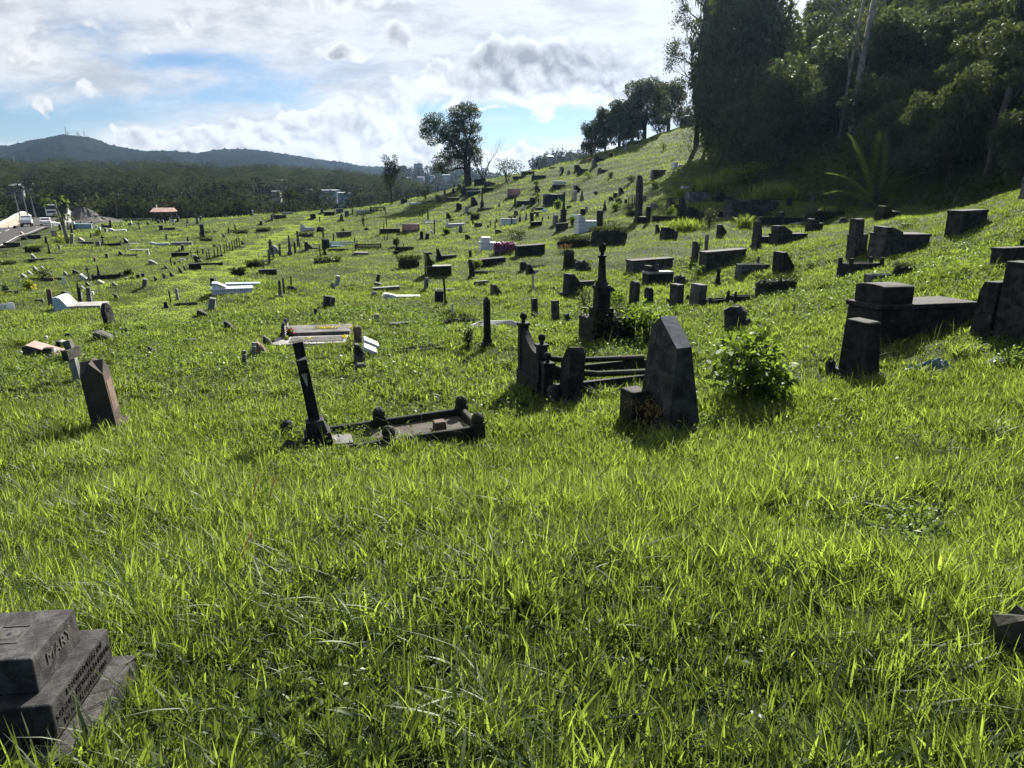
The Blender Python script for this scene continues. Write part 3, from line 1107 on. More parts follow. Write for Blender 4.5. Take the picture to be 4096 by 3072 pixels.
def b_pillar(sp, m, o, lab):
    """square pedestal with cornice carrying a round or square broken column"""
    H = sp.h * 1.03
    S = sp.w / sum(proj(sp, yaw_of(o)))
    ph = H * float(o.get('ph', .38))
    t = root(sp, 'pillar_monument', 'monument', lab, o, S, S)
    MB().box((0, 0, -.25), (S * .95, S * .95, .25 + ph * .16)).box((0, 0, ph * .158), (S * .7, S * .7, ph * .66)).box((0, 0, ph * .82), (S * .92, S * .92, ph * .10), (.95, .95)).box(
        (0, 0, ph * .919), (S * .7, S * .7, ph * .08), (.8, .8)).build('pedestal', m, t, .015)
    r = S * float(o.get('sr', .2))
    if o.get('sq'):
        MB().box((0, 0, ph), (r * 2, r * 2, H - ph), (.7, .7)).build('shaft', m, t, .015)
    else:
        MB().lathe([(r * 1.25, ph), (r * 1.2, ph + .04 * H), (r, ph + .07 * H), (r * .86, H * .9), (r * 1.1, H * .92), (r * 1.05, H * .95), (r * .7, H)], (0, 0, 0), 14).build('shaft', m, t)


def b_fence(sp, m, o, lab):
    """little railing round a plot"""
    L, H = sp.w, sp.h
    t = thing('grave_railing', lab, 'railing', sp.loc, rad(float(o.get('yaw', 8))), (0, 0))
    W = L * float(o.get('q', .4))
    pt = H * .07 if 'thin' in o else H * .12
    for y in (-W / 2, W / 2):
        MB().box((0, y, H * .80), (L, pt, pt)).box((0, y, H * .28), (L, pt, pt)).build('rail', m, t)
        nb = int(o.get('n', max(6, L / (H * .28))))
        b = MB()
        for i in range(nb):
            b.box((-L / 2 + L * (i + .5) / nb, y, -.1), (pt * .75, pt * .75, .1 + H * (.95 if 'thin' in o else .8)))
        b.build('balusters', m, t)
    for x in (-L / 2, L / 2):
        MB().box((x, 0, H * .80), (pt, W, pt)).box((x, 0, H * .28), (pt, W, pt)).build('rail', m, t)
        for y in (-W / 2, W / 2):
            MB().box((x, y, -.2), (pt * 2, pt * 2, .2 + H), (.9, .9)).build('corner_post', m, t)
    if o.get('floor'):
        MB().box((0, 0, -.2), (L * .95, W * .92, .2 + H * .12)).build('floor_slab', SM[o['floor']], t)


def b_cloth(sp, m, o, lab):
    """grave under a low timber frame hung with cloth"""
    px, py = proj(sp, YAW0)
    L = sp.w / (px + .5 * py)
    W = L * .5
    H = sp.h
    t = thing('draped_grave', lab, 'draped grave', sp.loc, rad(float(o.get('yaw', 12))), (0, 0))
    NO_GRASS.append((sp.x, sp.y, YAW0, L, W))
    for sx in (-1, 1):
        for sy in (-1, 1):
            MB().box((sx * L * .48, sy * W * .46, -.2), (.05, .05, .2 + H * .96)).build('frame_post', 'old_timber', t)
    MB().box((0, 0, -.2), (L * .9, W * .8, .2 + H * .3)).build('grave_bed', 'grey_stone', t, .01)
    # sheet: flat top with scalloped skirts on all sides
    n = 40
    pts, fs = [], []
    per = [(-L / 2 + L * i / n, -W / 2) for i in range(n)] + [(L / 2, -W / 2 + W * i / 16) for i in range(16)] + \
          [(L / 2 - L * i / n, W / 2) for i in range(n)] + [(-L / 2, W / 2 - W * i / 16) for i in range(16)]
    k = len(per)
    drop = float(o.get('drop', .75))
    for lv in range(5):
        f = lv / 4
        for i, (x, y) in enumerate(per):
            wv_ = 1 + .035 * math.sin(i * 1.9) * f
            pts.append((x * wv_, y * wv_ + .02 * math.sin(i * 1.3), H - H * drop * f * (1 + .08 * math.sin(i * .8))))
    for lv in range(4):
        for i in range(k):
            i2 = (i + 1) % k
            fs.append((lv * k + i, (lv + 1) * k + i, (lv + 1) * k + i2, lv * k + i2))
    pts.append((0, 0, H * 1.03))
    for i in range(k):
        fs.append((i, (i + 1) % k, len(pts) - 1))
    MB().add(pts, fs).build('cloth', m, t, 0, True)


def b_shrub(sp, m, o, lab):
    H, Wd = sp.h, sp.w
    t = thing(o.get('name', 'shrub'), lab, o.get('cat', 'shrub'), sp.loc, jit(3))
    ls = float(o.get('ls', max(.07, min(.20, sp.y * .0042))))
    n = int(min(4000, max(220, 5.5 * float(o.get('dn', 1)) * H * Wd / ls ** 2)))
    nb = 7
    blobs = [(jit(.32) * Wd, jit(.3) * Wd, H * random.uniform(.35, .78), Wd * .22, Wd * .22, H * .26) for _ in range(nb)] + [(0, 0, H * .45, Wd * .36, Wd * .34, H * .42)]
    p, d = crown_points(blobs, n, .35)
    p[:, 2] = np.maximum(p[:, 2], .03)
    V, F, T = leaf_quads(p, ls, float(o.get('asp', .42)), d * .8 + np.array([0, 0, .5]))
    link('leaves', np_mesh('leaves', V, F, o.get('lm', 'shrub_leaf'), T), t)
    st = MB()
    for _ in range(6):
        x, y = jit(.3) * Wd, jit(.3) * Wd
        st.tube([(0, 0, -.1), (x * .4, y * .4, H * .35), (x, y, H * .75)], [H * .02 + .006, H * .014 + .004, .004], 5)
    st.build('stems', 'bark', t)
    if 'fl' in o:
        nf = int(o.get('nf', 60))
        p, d = crown_points(blobs, nf, .95)
        V, F, T = leaf_quads(p, ls * .8, .9, d + np.array([0, -.4, .6]))
        link('flowers', np_mesh('flowers', V, F, o['fl'], T), t)
    return t


def b_tuft(sp, m, o, lab):
    """clump of long arching reed blades"""
    t = thing('reed_clump', lab, 'reeds', sp.loc, 0, group='reed clumps below the forest')
    n = int(o.get('n', 260))
    V, F, T = blades(np.stack([rng.normal(0, .28, n) * sp.w, rng.normal(0, .28, n) * sp.w, np.zeros(n)], 1),
                     sp.h * rng.uniform(.55, 1.15, n), max(.02, sp.k * 9) * np.ones(n), 4, lean=.55)
    link('blades', np_mesh('blades', V, F, 'grass_blade', T), t)


def blades(base, H, width, seg, lean=.45, tint=None):
    """grass blades: curved, tapering strips; returns verts, quad faces, tint"""
    n = len(base)
    az = rng.uniform(0, 2 * np.pi, n)
    dirx = np.stack([np.cos(az), np.sin(az), np.zeros(n)], 1)
    fa = az + rng.uniform(-1.2, 1.2, n) + np.pi / 2
    side = np.stack([np.cos(fa), np.sin(fa), rng.uniform(-.15, .15, n)], 1)
    ln = np.clip(np.abs(rng.normal(lean, lean * .55, n)), .03, 1.25)
    H = np.asarray(H)
    width = np.asarray(width)
    if tint is None:
        tint = rng.random(n)
    rows = []
    for i in range(seg + 1):
        f = i / seg
        z = H * f * (1 - .32 * ln * f)
        x = H * ln * f ** 1.9
        c = base + dirx * x[:, None]
        c[:, 2] += z
        if i == seg:
            wd = width * .06
        else:
            wd = width * (.75 + .9 * f - 1.35 * f * f)
        rows.append(c + side * (wd * .5)[:, None])
        rows.append(c - side * (wd * .5)[:, None])
    m = 2 * (seg + 1)
    V = np.stack(rows, 1).reshape(-1, 3)
    q = np.array([[2 * i, 2 * i + 1, 2 * i + 3, 2 * i + 2] for i in range(seg)])
    F = (np.arange(n)[:, None, None] * m + q[None]).reshape(-1, 4)
    return V, F, np.repeat(np.clip(tint, 0, 1), m)


KIND = {'tablet': b_tablet, 'wedge': b_wedge, 'cross': b_cross, 'obelisk': b_obelisk, 'post': b_post, 'tomb': b_tomb, 'slab': b_slab,
        'kerb': b_kerb, 'mound': b_mound, 'rock': b_rock, 'statue': b_statue, 'pillar': b_pillar, 'fence': b_fence, 'cloth': b_cloth,
        'shrub': b_shrub, 'tuft': b_tuft}


def place_all(table):
    for line in table.strip().splitlines():
        line = line.strip()
        if not line or line.startswith('#'):
            continue
        head, lab = line.split('|')
        tk = head.split()
        zone, kind, zx, zy, zw, zh, m = tk[0], tk[1], float(tk[2]), float(tk[3]), float(tk[4]), float(tk[5]), tk[6]
        o = {}
        for x in tk[7:]:
            k_, _, v_ = x.partition('=')
            o[k_] = v_ or '1'
        KIND[kind](Spot(zone, zx, zy, zw, zh), SM.get(m, m), o, lab.strip())

# ------------------------------------------------------------------ every grave, row by row: zone kind x y w h material options | label
GRAVES_FLAT = """
A tablet 178 207 55 57 K top=round r=.5|black rounded headstone beside the road next to the pickup truck
A wedge 250 246 46 32 P|small pink slanted marker near the road edge
A tomb 345 282 262 30 K head=none q=.3|long low black grave slab in front of the small pink marker
A rock 268 302 75 32 D|broken dark stone at the head of the long black slab near the road
A tablet 603 268 66 68 C r=.3 yaw=-50|cream headstone with rusty stains behind the yellow flower bed
A tablet 140 380 205 46 D r=4.2|wide low dark stone block, the broadest near the left edge of the field
A mound 370 436 195 42 M|long dark overgrown mound before the wide low dark block
A tablet 515 352 36 82 K top=gothic r=.6|black pointed headstone next to the yellow flower bed under the papaya
A obelisk 550 455 46 118 K tp=.5|black urn-topped pedestal in front of the yellow flower bed
A slab 660 458 165 14 D|thin dark ledger stretching out from the black urn-topped pedestal
A tablet 797 346 46 104 L lean=9 r=.6 pl=grey_plaque|pale leaning inscribed headstone just beside the papaya trunk
A tablet 662 396 36 30 G|small grey tablet alone below the papaya flower bed
A wedge 905 320 76 42 L|light grey slanted marker behind the dark slabs beyond the papaya
A tomb 955 348 195 26 D head=none|dark low slab topped by the light grey slanted marker
A slab 945 372 165 18 D|second dark slab lying in front of the dark low slab by the papaya
A tablet 1090 380 56 58 G r=.8|square grey block between the dark slab and the ornate black plot
A cross 1140 345 36 88 K yaw=-60|black cross rising behind the ornate black kerbed plot
A kerb 1235 374 230 42 K post=1.8 q=.25|ornate black kerbed plot with raised ends at the foot of a black cross
A obelisk 800 232 42 118 K tp=.7|tall black memorial just beyond the papaya trunk beside the blue wall grave
A post 822 190 24 50 K|short black post behind the tall black memorial by the papaya
A tablet 676 194 46 62 G lean=-6|grey upright headstone in front of the white sheeting by the road
A tablet 760 196 40 86 L lean=6 roll=3|pale tilted headstone wedged against the papaya trunk
A tomb 925 182 205 56 U head=none q=.3|long pale blue walled grave beside the road
A tablet 832 182 46 74 U r=.4 top=slope|stepped pale blue headwall at the end of the pale blue walled grave
A tablet 1025 178 25 72 B top=gothic r=.8|rust brown pointed headstone at the foot of the pale blue walled grave
A tablet 1068 180 36 42 L top=round|pale arched headstone next to the rust brown pointed one
A tablet 1105 196 32 32 U|small mint coloured tablet below the pale arched headstone
A slab 1112 160 44 16 L|little white slab behind the small mint coloured tablet
A tablet 1140 163 26 38 D|short dark tablet behind the dark kerbed plot near the gravel heap
A kerb 1188 166 92 34 D post=1.2|dark kerbed plot near the gravel heap
A tablet 1228 182 26 92 K top=gable r=.8|tall narrow black headstone beyond the dark kerbed plot near the gravel heap
A tablet 900 136 26 40 G|grey upright tablet on top behind the pale blue walled grave
A tablet 1172 217 36 46 L top=round lean=6|small white rounded tablet at the head of the white wedge grave
A tomb 1300 206 205 32 W hd=.62 q=.3|white low grave with a slanted head near the gravel heap
A statue 1008 278 30 58 D|small dark broken statue in the open grass near the gravel heap
A cross 1540 182 20 82 K yaw=-60|thin black cross below the timber shelter
A tablet 1455 134 16 46 W top=gothic|white pointed tablet near the utility pole before the shelter
A rock 1440 142 42 24 D|dark squat block beside the white pointed tablet
A tablet 1576 137 22 30 L|small pale tablet below the timber shelter
A wedge 1645 137 42 30 D|dark slanted block below the timber shelter
A tablet 1755 110 30 26 D|dark low tablet just in front of the timber shelter
A tablet 1800 110 28 26 G|grey low tablet just in front of the timber shelter
A post 1832 122 18 32 D|short dark post in front of the timber shelter
A tomb 1905 111 62 30 W head=none|white box grave at the corner of the timber shelter
A rock 1918 137 22 16 K|tiny black stone downhill of the white box grave by the shelter
A obelisk 2075 117 28 62 D tp=.45|dark slim obelisk east of the timber shelter
A tablet 2185 122 26 102 G top=gable r=.9|tall grey pillar headstone on the skyline beyond the shelter
A tablet 1972 95 32 52 K top=shoulder|black shouldered headstone at the end of the timber shelter
A tablet 1785 193 50 48 K r=.8|square black headstone at the head of a kerbed plot below the shelter
A kerb 1880 190 122 30 D post=1|dark kerbed plot behind the square black headstone below the shelter
A slab 1995 206 62 16 L|pale broken slab in the grass east of the square black headstone
A post 2068 166 12 22 D|tiny dark peg in the grass below the dark slim obelisk
A tablet 1840 306 28 74 L top=gable lean=9 yaw=-20|pale pointed headstone leaning over in open grass
A wedge 1400 337 56 54 D pl=grey_plaque|dark slanted marker at the head of a thin pale ledger
A slab 1495 352 155 12 L|thin pale ledger behind the dark slanted marker
A tomb 1765 354 225 30 W hd=.5 q=.28|long white low grave with wedge head, in open grass near the leaning pale headstone
A tomb 2015 358 232 30 L head=none q=.28|pale grey flat box grave carrying a black post
A post 2080 334 22 62 K|black post standing on the pale grey flat box grave
A cross 1424 414 24 60 W yaw=-65 base=0 arm=.45|small white cross at the head of a thin white kerb
A slab 1545 418 225 12 L|thin white kerbed plot behind the small white cross
A tablet 2018 418 40 62 D top=round lean=8|dark rounded headstone leaning behind the long black slab by the path
A post 1985 437 22 36 D|small dark stump beside the leaning dark rounded headstone
A wedge 1340 467 56 42 D|dark slanted marker at the head of a thin dark ledger
A slab 1440 472 140 12 D|thin dark ledger behind the dark slanted marker, below the white cross
A cross 1515 512 24 66 G yaw=-65|grey cross on a dark mossy base in open grass
A tablet 1643 472 28 56 L top=shoulder|two-tone pale and dark narrow headstone below the small white cross
A tomb 1998 482 200 38 K head=none q=.3|long black flat grave slab near the mown path
A tablet 1187 507 48 54 B|brown square headstone alone in open grass
A tablet 1053 550 36 52 B lean=3|smaller brown square headstone near the brown square one
A wedge 375 514 66 54 L pl=light_stone|pale slanted marker at the head of a long dark slab
A tomb 462 527 300 20 D head=none q=.25|long dark low slab running from a pale slanted marker
A cross 72 492 16 62 I yaw=-60 base=0|thin rusty iron cross near the left edge
A cross 38 458 12 28 I yaw=-60 base=0|tiny iron cross behind the thin rusty cross
A mound 90 582 185 20 M|low dark overgrown plot line at the left edge
A slab 20 648 48 12 W|white slab corner at the left edge of the field
A rock 690 530 42 12 L|pale stone fragment lying in open grass
A wedge 268 720 76 44 L|lowest of four pale slanted markers climbing in a row
A wedge 332 687 60 44 L|second lowest of the four pale slanted markers in a row
A wedge 398 660 58 62 L pl=grey_plaque|tallest of the four pale slanted markers in a row
A wedge 472 627 46 37 L|highest placed of the four pale slanted markers in a row
A cross 582 713 28 78 L yaw=-60|small pale cross behind the dark bush
A slab 540 752 128 42 B|tilted brown slab in front of the dark bush
A slab 640 738 105 24 D|dark ledger beside the tilted brown slab
A wedge 730 697 50 47 G pl=light_stone|grey slanted marker above the white arched marker
A wedge 845 674 86 42 D|long dark slanted marker behind the grey cross
A wedge 932 746 96 66 W pl=dark_plaque|white slanted marker with a dark plaque beside the grey cross
A cross 985 742 40 146 G yaw=-55 arm=.3|grey cross on a tall stepped base next to the white plaque marker
A obelisk 1097 700 56 122 K tp=.5|black stepped monument rising from an ornate black kerb
A kerb 1185 724 332 46 K post=1.5 q=.22|ornate black kerb around the black stepped monument
A rock 1460 687 46 32 D|dark stone beside the bush east of the black stepped monument
A tablet 712 802 46 88 W top=arc r=.35 yaw=-35 pl=dark_plaque|white arched marker with a dark panel
A wedge 1118 785 82 38 C|cream slanted marker with gilt edge behind the rounded headstones
A wedge 975 820 60 52 D pl=grey_plaque|dark slanted marker above the pale small marker by the grey slab
A wedge 923 862 54 50 L|pale small slanted marker just below the dark one
A wedge 1270 812 62 42 G|grey low slanted marker by itself west of the row of small stones
A tablet 1397 757 48 35 G|first grey small stone in the curved row below the bush
A rock 1460 749 46 35 D|rough dark stone second in the curved row below the bush
A tablet 1533 729 48 44 D r=.6|dark square small stone third in the curved row
A tablet 1582 714 42 40 D r=.7|dark square small stone fourth in the curved row
A tablet 1600 820 66 86 G top=arc r=.45 lean=8|large grey rounded headstone in front of the curved row of small stones
A wedge 1725 750 42 50 D|small dark slanted stone midway along the curved row
A wedge 1826 727 48 60 D|taller dark slanted stone beyond the midway one in the curved row
A wedge 1903 707 48 52 D|dark slanted stone next up the curved row toward the path
A wedge 1998 667 44 67 D|narrow tall dark slanted stone near the path end of the curved row
A wedge 2050 650 38 64 D|last dark slanted stone of the curved row, nearest the path
A wedge 1838 614 40 34 G|small grey slanted stone behind the curved row
A wedge 1695 577 106 52 L pl=light_stone|large pale slanted marker at the head of a dark slab
A slab 1785 580 90 14 D|dark slab stretching from the large pale slanted marker
A post 1896 592 18 90 T|thin weathered timber post near the path
A rock 1932 582 32 36 D|dark stone at the foot of the thin weathered timber post
A slab 1987 554 48 26 L|pale flat slab near the thin timber post
A slab 2022 532 62 26 W|white flat slab beyond the thin timber post
A slab 2052 517 42 16 D|dark flat slab beyond the white one by the timber post
A tomb 2160 618 142 54 K head=none|black box tomb at the west edge of the mown path
A cross 2113 487 16 66 I yaw=-60 base=0|thin iron cross behind the black box tomb by the path
A slab 2143 482 46 16 W|little white slab beside the thin iron cross
A cross 2192 532 26 122 K yaw=-60|tall black cross among dark leaves above the black box tomb
A slab 130 890 200 30 D|dark slab decked with flowers at the left edge
A tablet 567 1042 70 190 B top=round r=.7|tall brown round-topped headstone at the corner of the white twin grave
A tablet 898 1024 50 190 K top=round r=.6 pl=grey_plaque|tall black round-topped headstone behind the white twin grave
A tablet 995 1012 66 176 G top=round r=.6|tall grey-green round-topped headstone behind the white twin grave
A tablet 1030 912 32 36 W|small white tablet behind the tall grey-green headstone
A statue 862 852 38 82 K|black broken statue rising behind the tall black round-topped headstone
A wedge 738 897 122 32 D|dark flat slanted marker behind the white twin grave
A kerb 440 900 172 16 D post=0 q=.3|thin dark kerb line among the grass behind the brown headstone
A tablet 30 1082 70 70 W top=arc yaw=-35 lean=-14 pl=grey_plaque|white arched marker cut by the left edge of the picture
A tablet 116 1077 112 76 W top=arc yaw=-35 lean=-14 pl=grey_plaque|white arched marker beside the chained posts
A post 202 1060 10 74 I|thin iron chain post beside the white arched marker
A post 268 1056 10 92 I|taller thin iron chain post beyond the white arched marker
A wedge 1290 952 56 56 D|small dark slanted marker west of the two weathered posts
A slab 440 987 112 36 G|grey slab lying flat in front of the brown headstone
A post 1888 1002 20 136 K|slim black weathered post at the plot by the path
A post 1967 968 36 126 L tp=.95|pale peeling post at the plot by the path
A rock 1835 1054 48 62 K|black stone block at the corner of the plot with two posts
A kerb 2060 1018 260 26 D post=0 q=.3|low mossy kerb around the plot with two posts
A rock 757 1392 92 52 D|broken dark stone behind the striped white marker
F wedge 578 448 122 64 D|dark wide slanted marker lying under the lettered grey marker
F tablet 675 398 78 140 G lean=13 r=.6 pl=lettering|leaning grey marker with white lettering
F wedge 875 607 100 102 D r=.8|small dark block marker alone in the grass near the flower grave
F slab 440 752 170 50 D|square dark slab half sunk in the grass
F wedge 22 885 82 100 D|dark leaning tablet with white lettering, alone in the grass
F cross 1040 1020 78 182 G th=.62 arm=.62 base=0 lean=6|first stubby grey cross of the row of four by the flower grave
F cross 1148 930 84 182 L th=.6 arm=.62 base=0 lean=5|second stubby cross of the row of four, palest
F wedge 1240 884 112 150 B|brown leaning third marker of the row of four by the flower grave
F wedge 1310 795 106 124 D|dark fourth marker of the row of four, closest to the flower grave
F wedge 2025 152 52 74 G lean=6|grey leaning wedge marker above the pair of narrow slabs
F tablet 2068 110 52 98 L lean=12 r=.6|pale narrow leaning tablet next to the grey leaning wedge marker
F tablet 1948 366 78 132 D r=.7 lean=9|taller dark block of the leaning pair
F tablet 2012 350 52 104 G r=.7 lean=10|grey slimmer block of the leaning pair
F wedge 1845 432 62 62 D|small dark stone below the leaning pair
F tablet 1045 204 46 50 L top=arc lean=12 r=.7|small pale rounded stone against the white tiled tomb
F post 1440 248 40 186 G tp=.7 base=1|grey stepped post west of the creeper covered plot
F post 1485 214 30 178 G tp=.8|second grey post beside the stepped one at the creeper plot
F post 1563 124 20 112 D|thin dark post at the far corner of the creeper plot
F rock 1565 164 94 42 D|dark stone at the far corner of the creeper covered plot
F tablet 702 172 50 132 K r=.9|black upright block behind the white tiled tomb
C post 97 752 20 62 W|white post beside the pink draped grave
C slab 150 742 90 26 D|dark slab in front of the pink draped grave
C tablet 10 777 26 44 G top=round|grey rounded tablet west of the pink draped grave
C tablet 52 754 26 52 D|dark tablet west of the pink draped grave
C tablet 400 717 42 32 W top=arc|white arched tablet on the rise between the draped grave and the black figure
C post 427 740 14 34 D|small dark post by the white arched tablet on the rise
C post 465 717 12 58 G|grey post beyond the white arched tablet on the rise
C tablet 517 712 16 42 C|cream tablet close to the black figure on the skyline
C tablet 583 698 18 46 W|white tablet standing right behind the black figure on the skyline
C statue 562 702 32 114 K|black robed figure on a pedestal on the skyline
C post 307 702 10 44 T|thin timber post by the pink draped grave
C wedge 360 720 24 34 L|small pale slanted marker between draped grave and black figure
C slab 965 708 118 28 L|pale tilted slab near the coconut palm
C tablet 800 772 26 54 D|dark tablet at the head of the dark tomb below the palm
C tablet 820 748 22 40 D|second dark tablet behind the dark tomb below the palm
C tomb 888 758 132 38 D head=none|dark box tomb with pale top below the coconut palm
C tablet 678 818 32 32 K top=shoulder|small black shouldered stone by itself west of the path
C post 390 882 14 54 D|thin dark post in the grass northwest of the tall grey tablet
C post 318 917 16 58 D|dark post near the tall grey tablet
C mound 700 898 165 22 M|overgrown low plot just west of the path
C mound 430 922 195 24 M|long overgrown plot in mid meadow by the dark post
C mound 120 927 130 14 M|thin overgrown plot line behind the tall grey tablet
C mound 70 1008 140 24 M|overgrown plot in front of the tall grey tablet
C tablet 32 958 50 128 D top=taper r=.8|tall dark tapered headstone standing free west of the path
C tablet 8 965 22 52 G|small grey headstone beside the tall dark tapered one
C post 35 1146 22 52 D|short dark post south of the tall dark tapered headstone
C rock 158 1072 26 24 D|small dark stone behind the row of crosses
C wedge 270 967 38 38 D|small dark slanted stone above the row of crosses
C wedge 478 1047 38 42 D|dark slanted stone at the top end of the row of crosses
C slab 450 1076 100 12 D|thin slab at the top end of the row of crosses
C kerb 120 1272 270 30 K post=1.4 q=.2|black low kerb with knobs south of the row of crosses
C cross 650 1212 24 78 W yaw=-60 base=0 arm=.4|small white cross beside the mown path
C kerb 760 1198 112 32 D post=1.4|dark knobbed kerb at the foot of the tall grey column
C post 783 1172 44 172 G tp=.7 cap=1 base=1|tall grey column headed with a collar by the path
C wedge 855 1154 72 96 L pl=light_stone|large pale slanted tablet between the tall posts
C post 816 1207 28 148 G tp=.8 cap=1|capped grey post in front of the large pale slanted tablet
C post 886 1182 28 142 G tp=.8|grey post east of the large pale slanted tablet
C post 768 1252 30 148 G tp=.8 cap=1|nearest capped grey post by the mown path
C post 706 1314 24 88 G tp=.8|short grey post down the slope by the path
C obelisk 997 1158 60 212 G tp=.5|tall grey obelisk beside the mown path
C post 1055 1142 24 118 D|dark post just east of the tall grey obelisk
C tablet 1087 1010 26 108 B r=.9|brown narrow pillar beyond the tall grey obelisk
C mound 1165 962 195 30 M|overgrown plot behind the brown narrow pillar
C post 1082 1076 16 98 D|dark thin post below the brown narrow pillar
C post 1100 1074 16 80 D|second dark thin post below the brown narrow pillar
C tablet 1181 1107 46 88 D top=round r=.7|dark round-topped headstone east of the tall grey obelisk
C wedge 1222 1092 50 52 K|black slanted block behind the dark round-topped headstone
C slab 1272 1092 92 16 D|dark ledger behind the dark round-topped headstone
C tomb 1190 892 165 74 W hd=.55 q=.3 hl=.35|white low grave with raised head on the east side of the path
C tablet 1252 757 66 46 K top=shoulder r=1.4|black stepped headstone by the upper path
C post 1325 797 16 56 D|dark post next to the upper path
C tomb 1428 732 122 46 K head=none|black sloping box tomb beyond the upper path
C tablet 1350 692 32 38 D|dark tablet on the skyline east of the path
C tablet 1545 687 78 38 G top=arc r=2|grey humped tomb on the skyline
C tablet 1690 702 16 48 D|narrow dark tablet on the skyline
C post 1495 714 10 50 D|thin dark post near the grey humped tomb
C tablet 1625 742 50 62 G r=.8|square grey headstone below the skyline tombs
C obelisk 1565 782 66 72 D tp=.6|dark stepped stone below the square grey headstone
C post 1800 822 12 90 I|thin iron post west of the taller iron post
C post 1814 852 12 150 I|taller thin iron post in mid slope
C tablet 1365 992 20 122 G top=shoulder r=.9|grey slender column with capital behind the black tombs
C rock 1330 908 82 54 M|mossy dark stone heap behind the grey slender column
C tomb 1595 972 166 66 B head=none q=.5|pinkish brown box tomb with a white figure on top
C post 1562 914 10 78 T|thin post behind the pinkish brown box tomb
C rock 1585 907 26 34 D|dark stone behind the pinkish brown box tomb
C tablet 1382 1108 62 118 K top=round r=.7|black bulky headstone west of the pale blue railing
C tablet 1420 1087 36 98 D top=round r=.7|dark round-topped stone leaning behind the black bulky headstone
C obelisk 1380 1157 54 72 K tp=.5|low black stepped stone before the black bulky headstone
C kerb 1530 1118 225 34 D post=1 q=.25|dark mossy kerb stretching east of the black bulky headstone
C post 1333 1182 14 130 D|thin dark post beside the black bulky headstone
C post 1478 1002 16 78 D|dark post by the corner of the pale blue railing
C post 1720 1092 16 112 K|black post at the west end of the black railing
C post 1737 1094 14 92 K|second black post at the west end of the black railing
C mound 1410 1262 310 48 M|broad dark overgrown grave below the black bulky headstone
C mound 600 1292 180 44 M|dark overgrown grave beside the lower path
C mound 425 1388 155 56 M|leafy dark overgrown grave closest to the mown path
C tomb 750 1368 205 48 D head=none q=.3|dark half buried tomb behind the roofed wedge tomb
C slab 1780 1148 180 22 L|pale curved slab below the black railing
C tomb 1810 688 162 38 W head=tall hd=.4 q=.3 hl=.1|white low grave on the skyline beside the iron cage
C rock 1845 892 72 30 G|grey rock in mid slope
C tomb 2100 927 232 56 M head=none q=.3|mossy dark tomb among thin posts in mid slope
C post 2040 992 10 180 I|tall thin post at the mossy dark tomb
C post 2066 850 10 200 I|tallest thin iron post above the mossy dark tomb
C post 2070 992 16 46 D|short stub post at the mossy dark tomb
"""

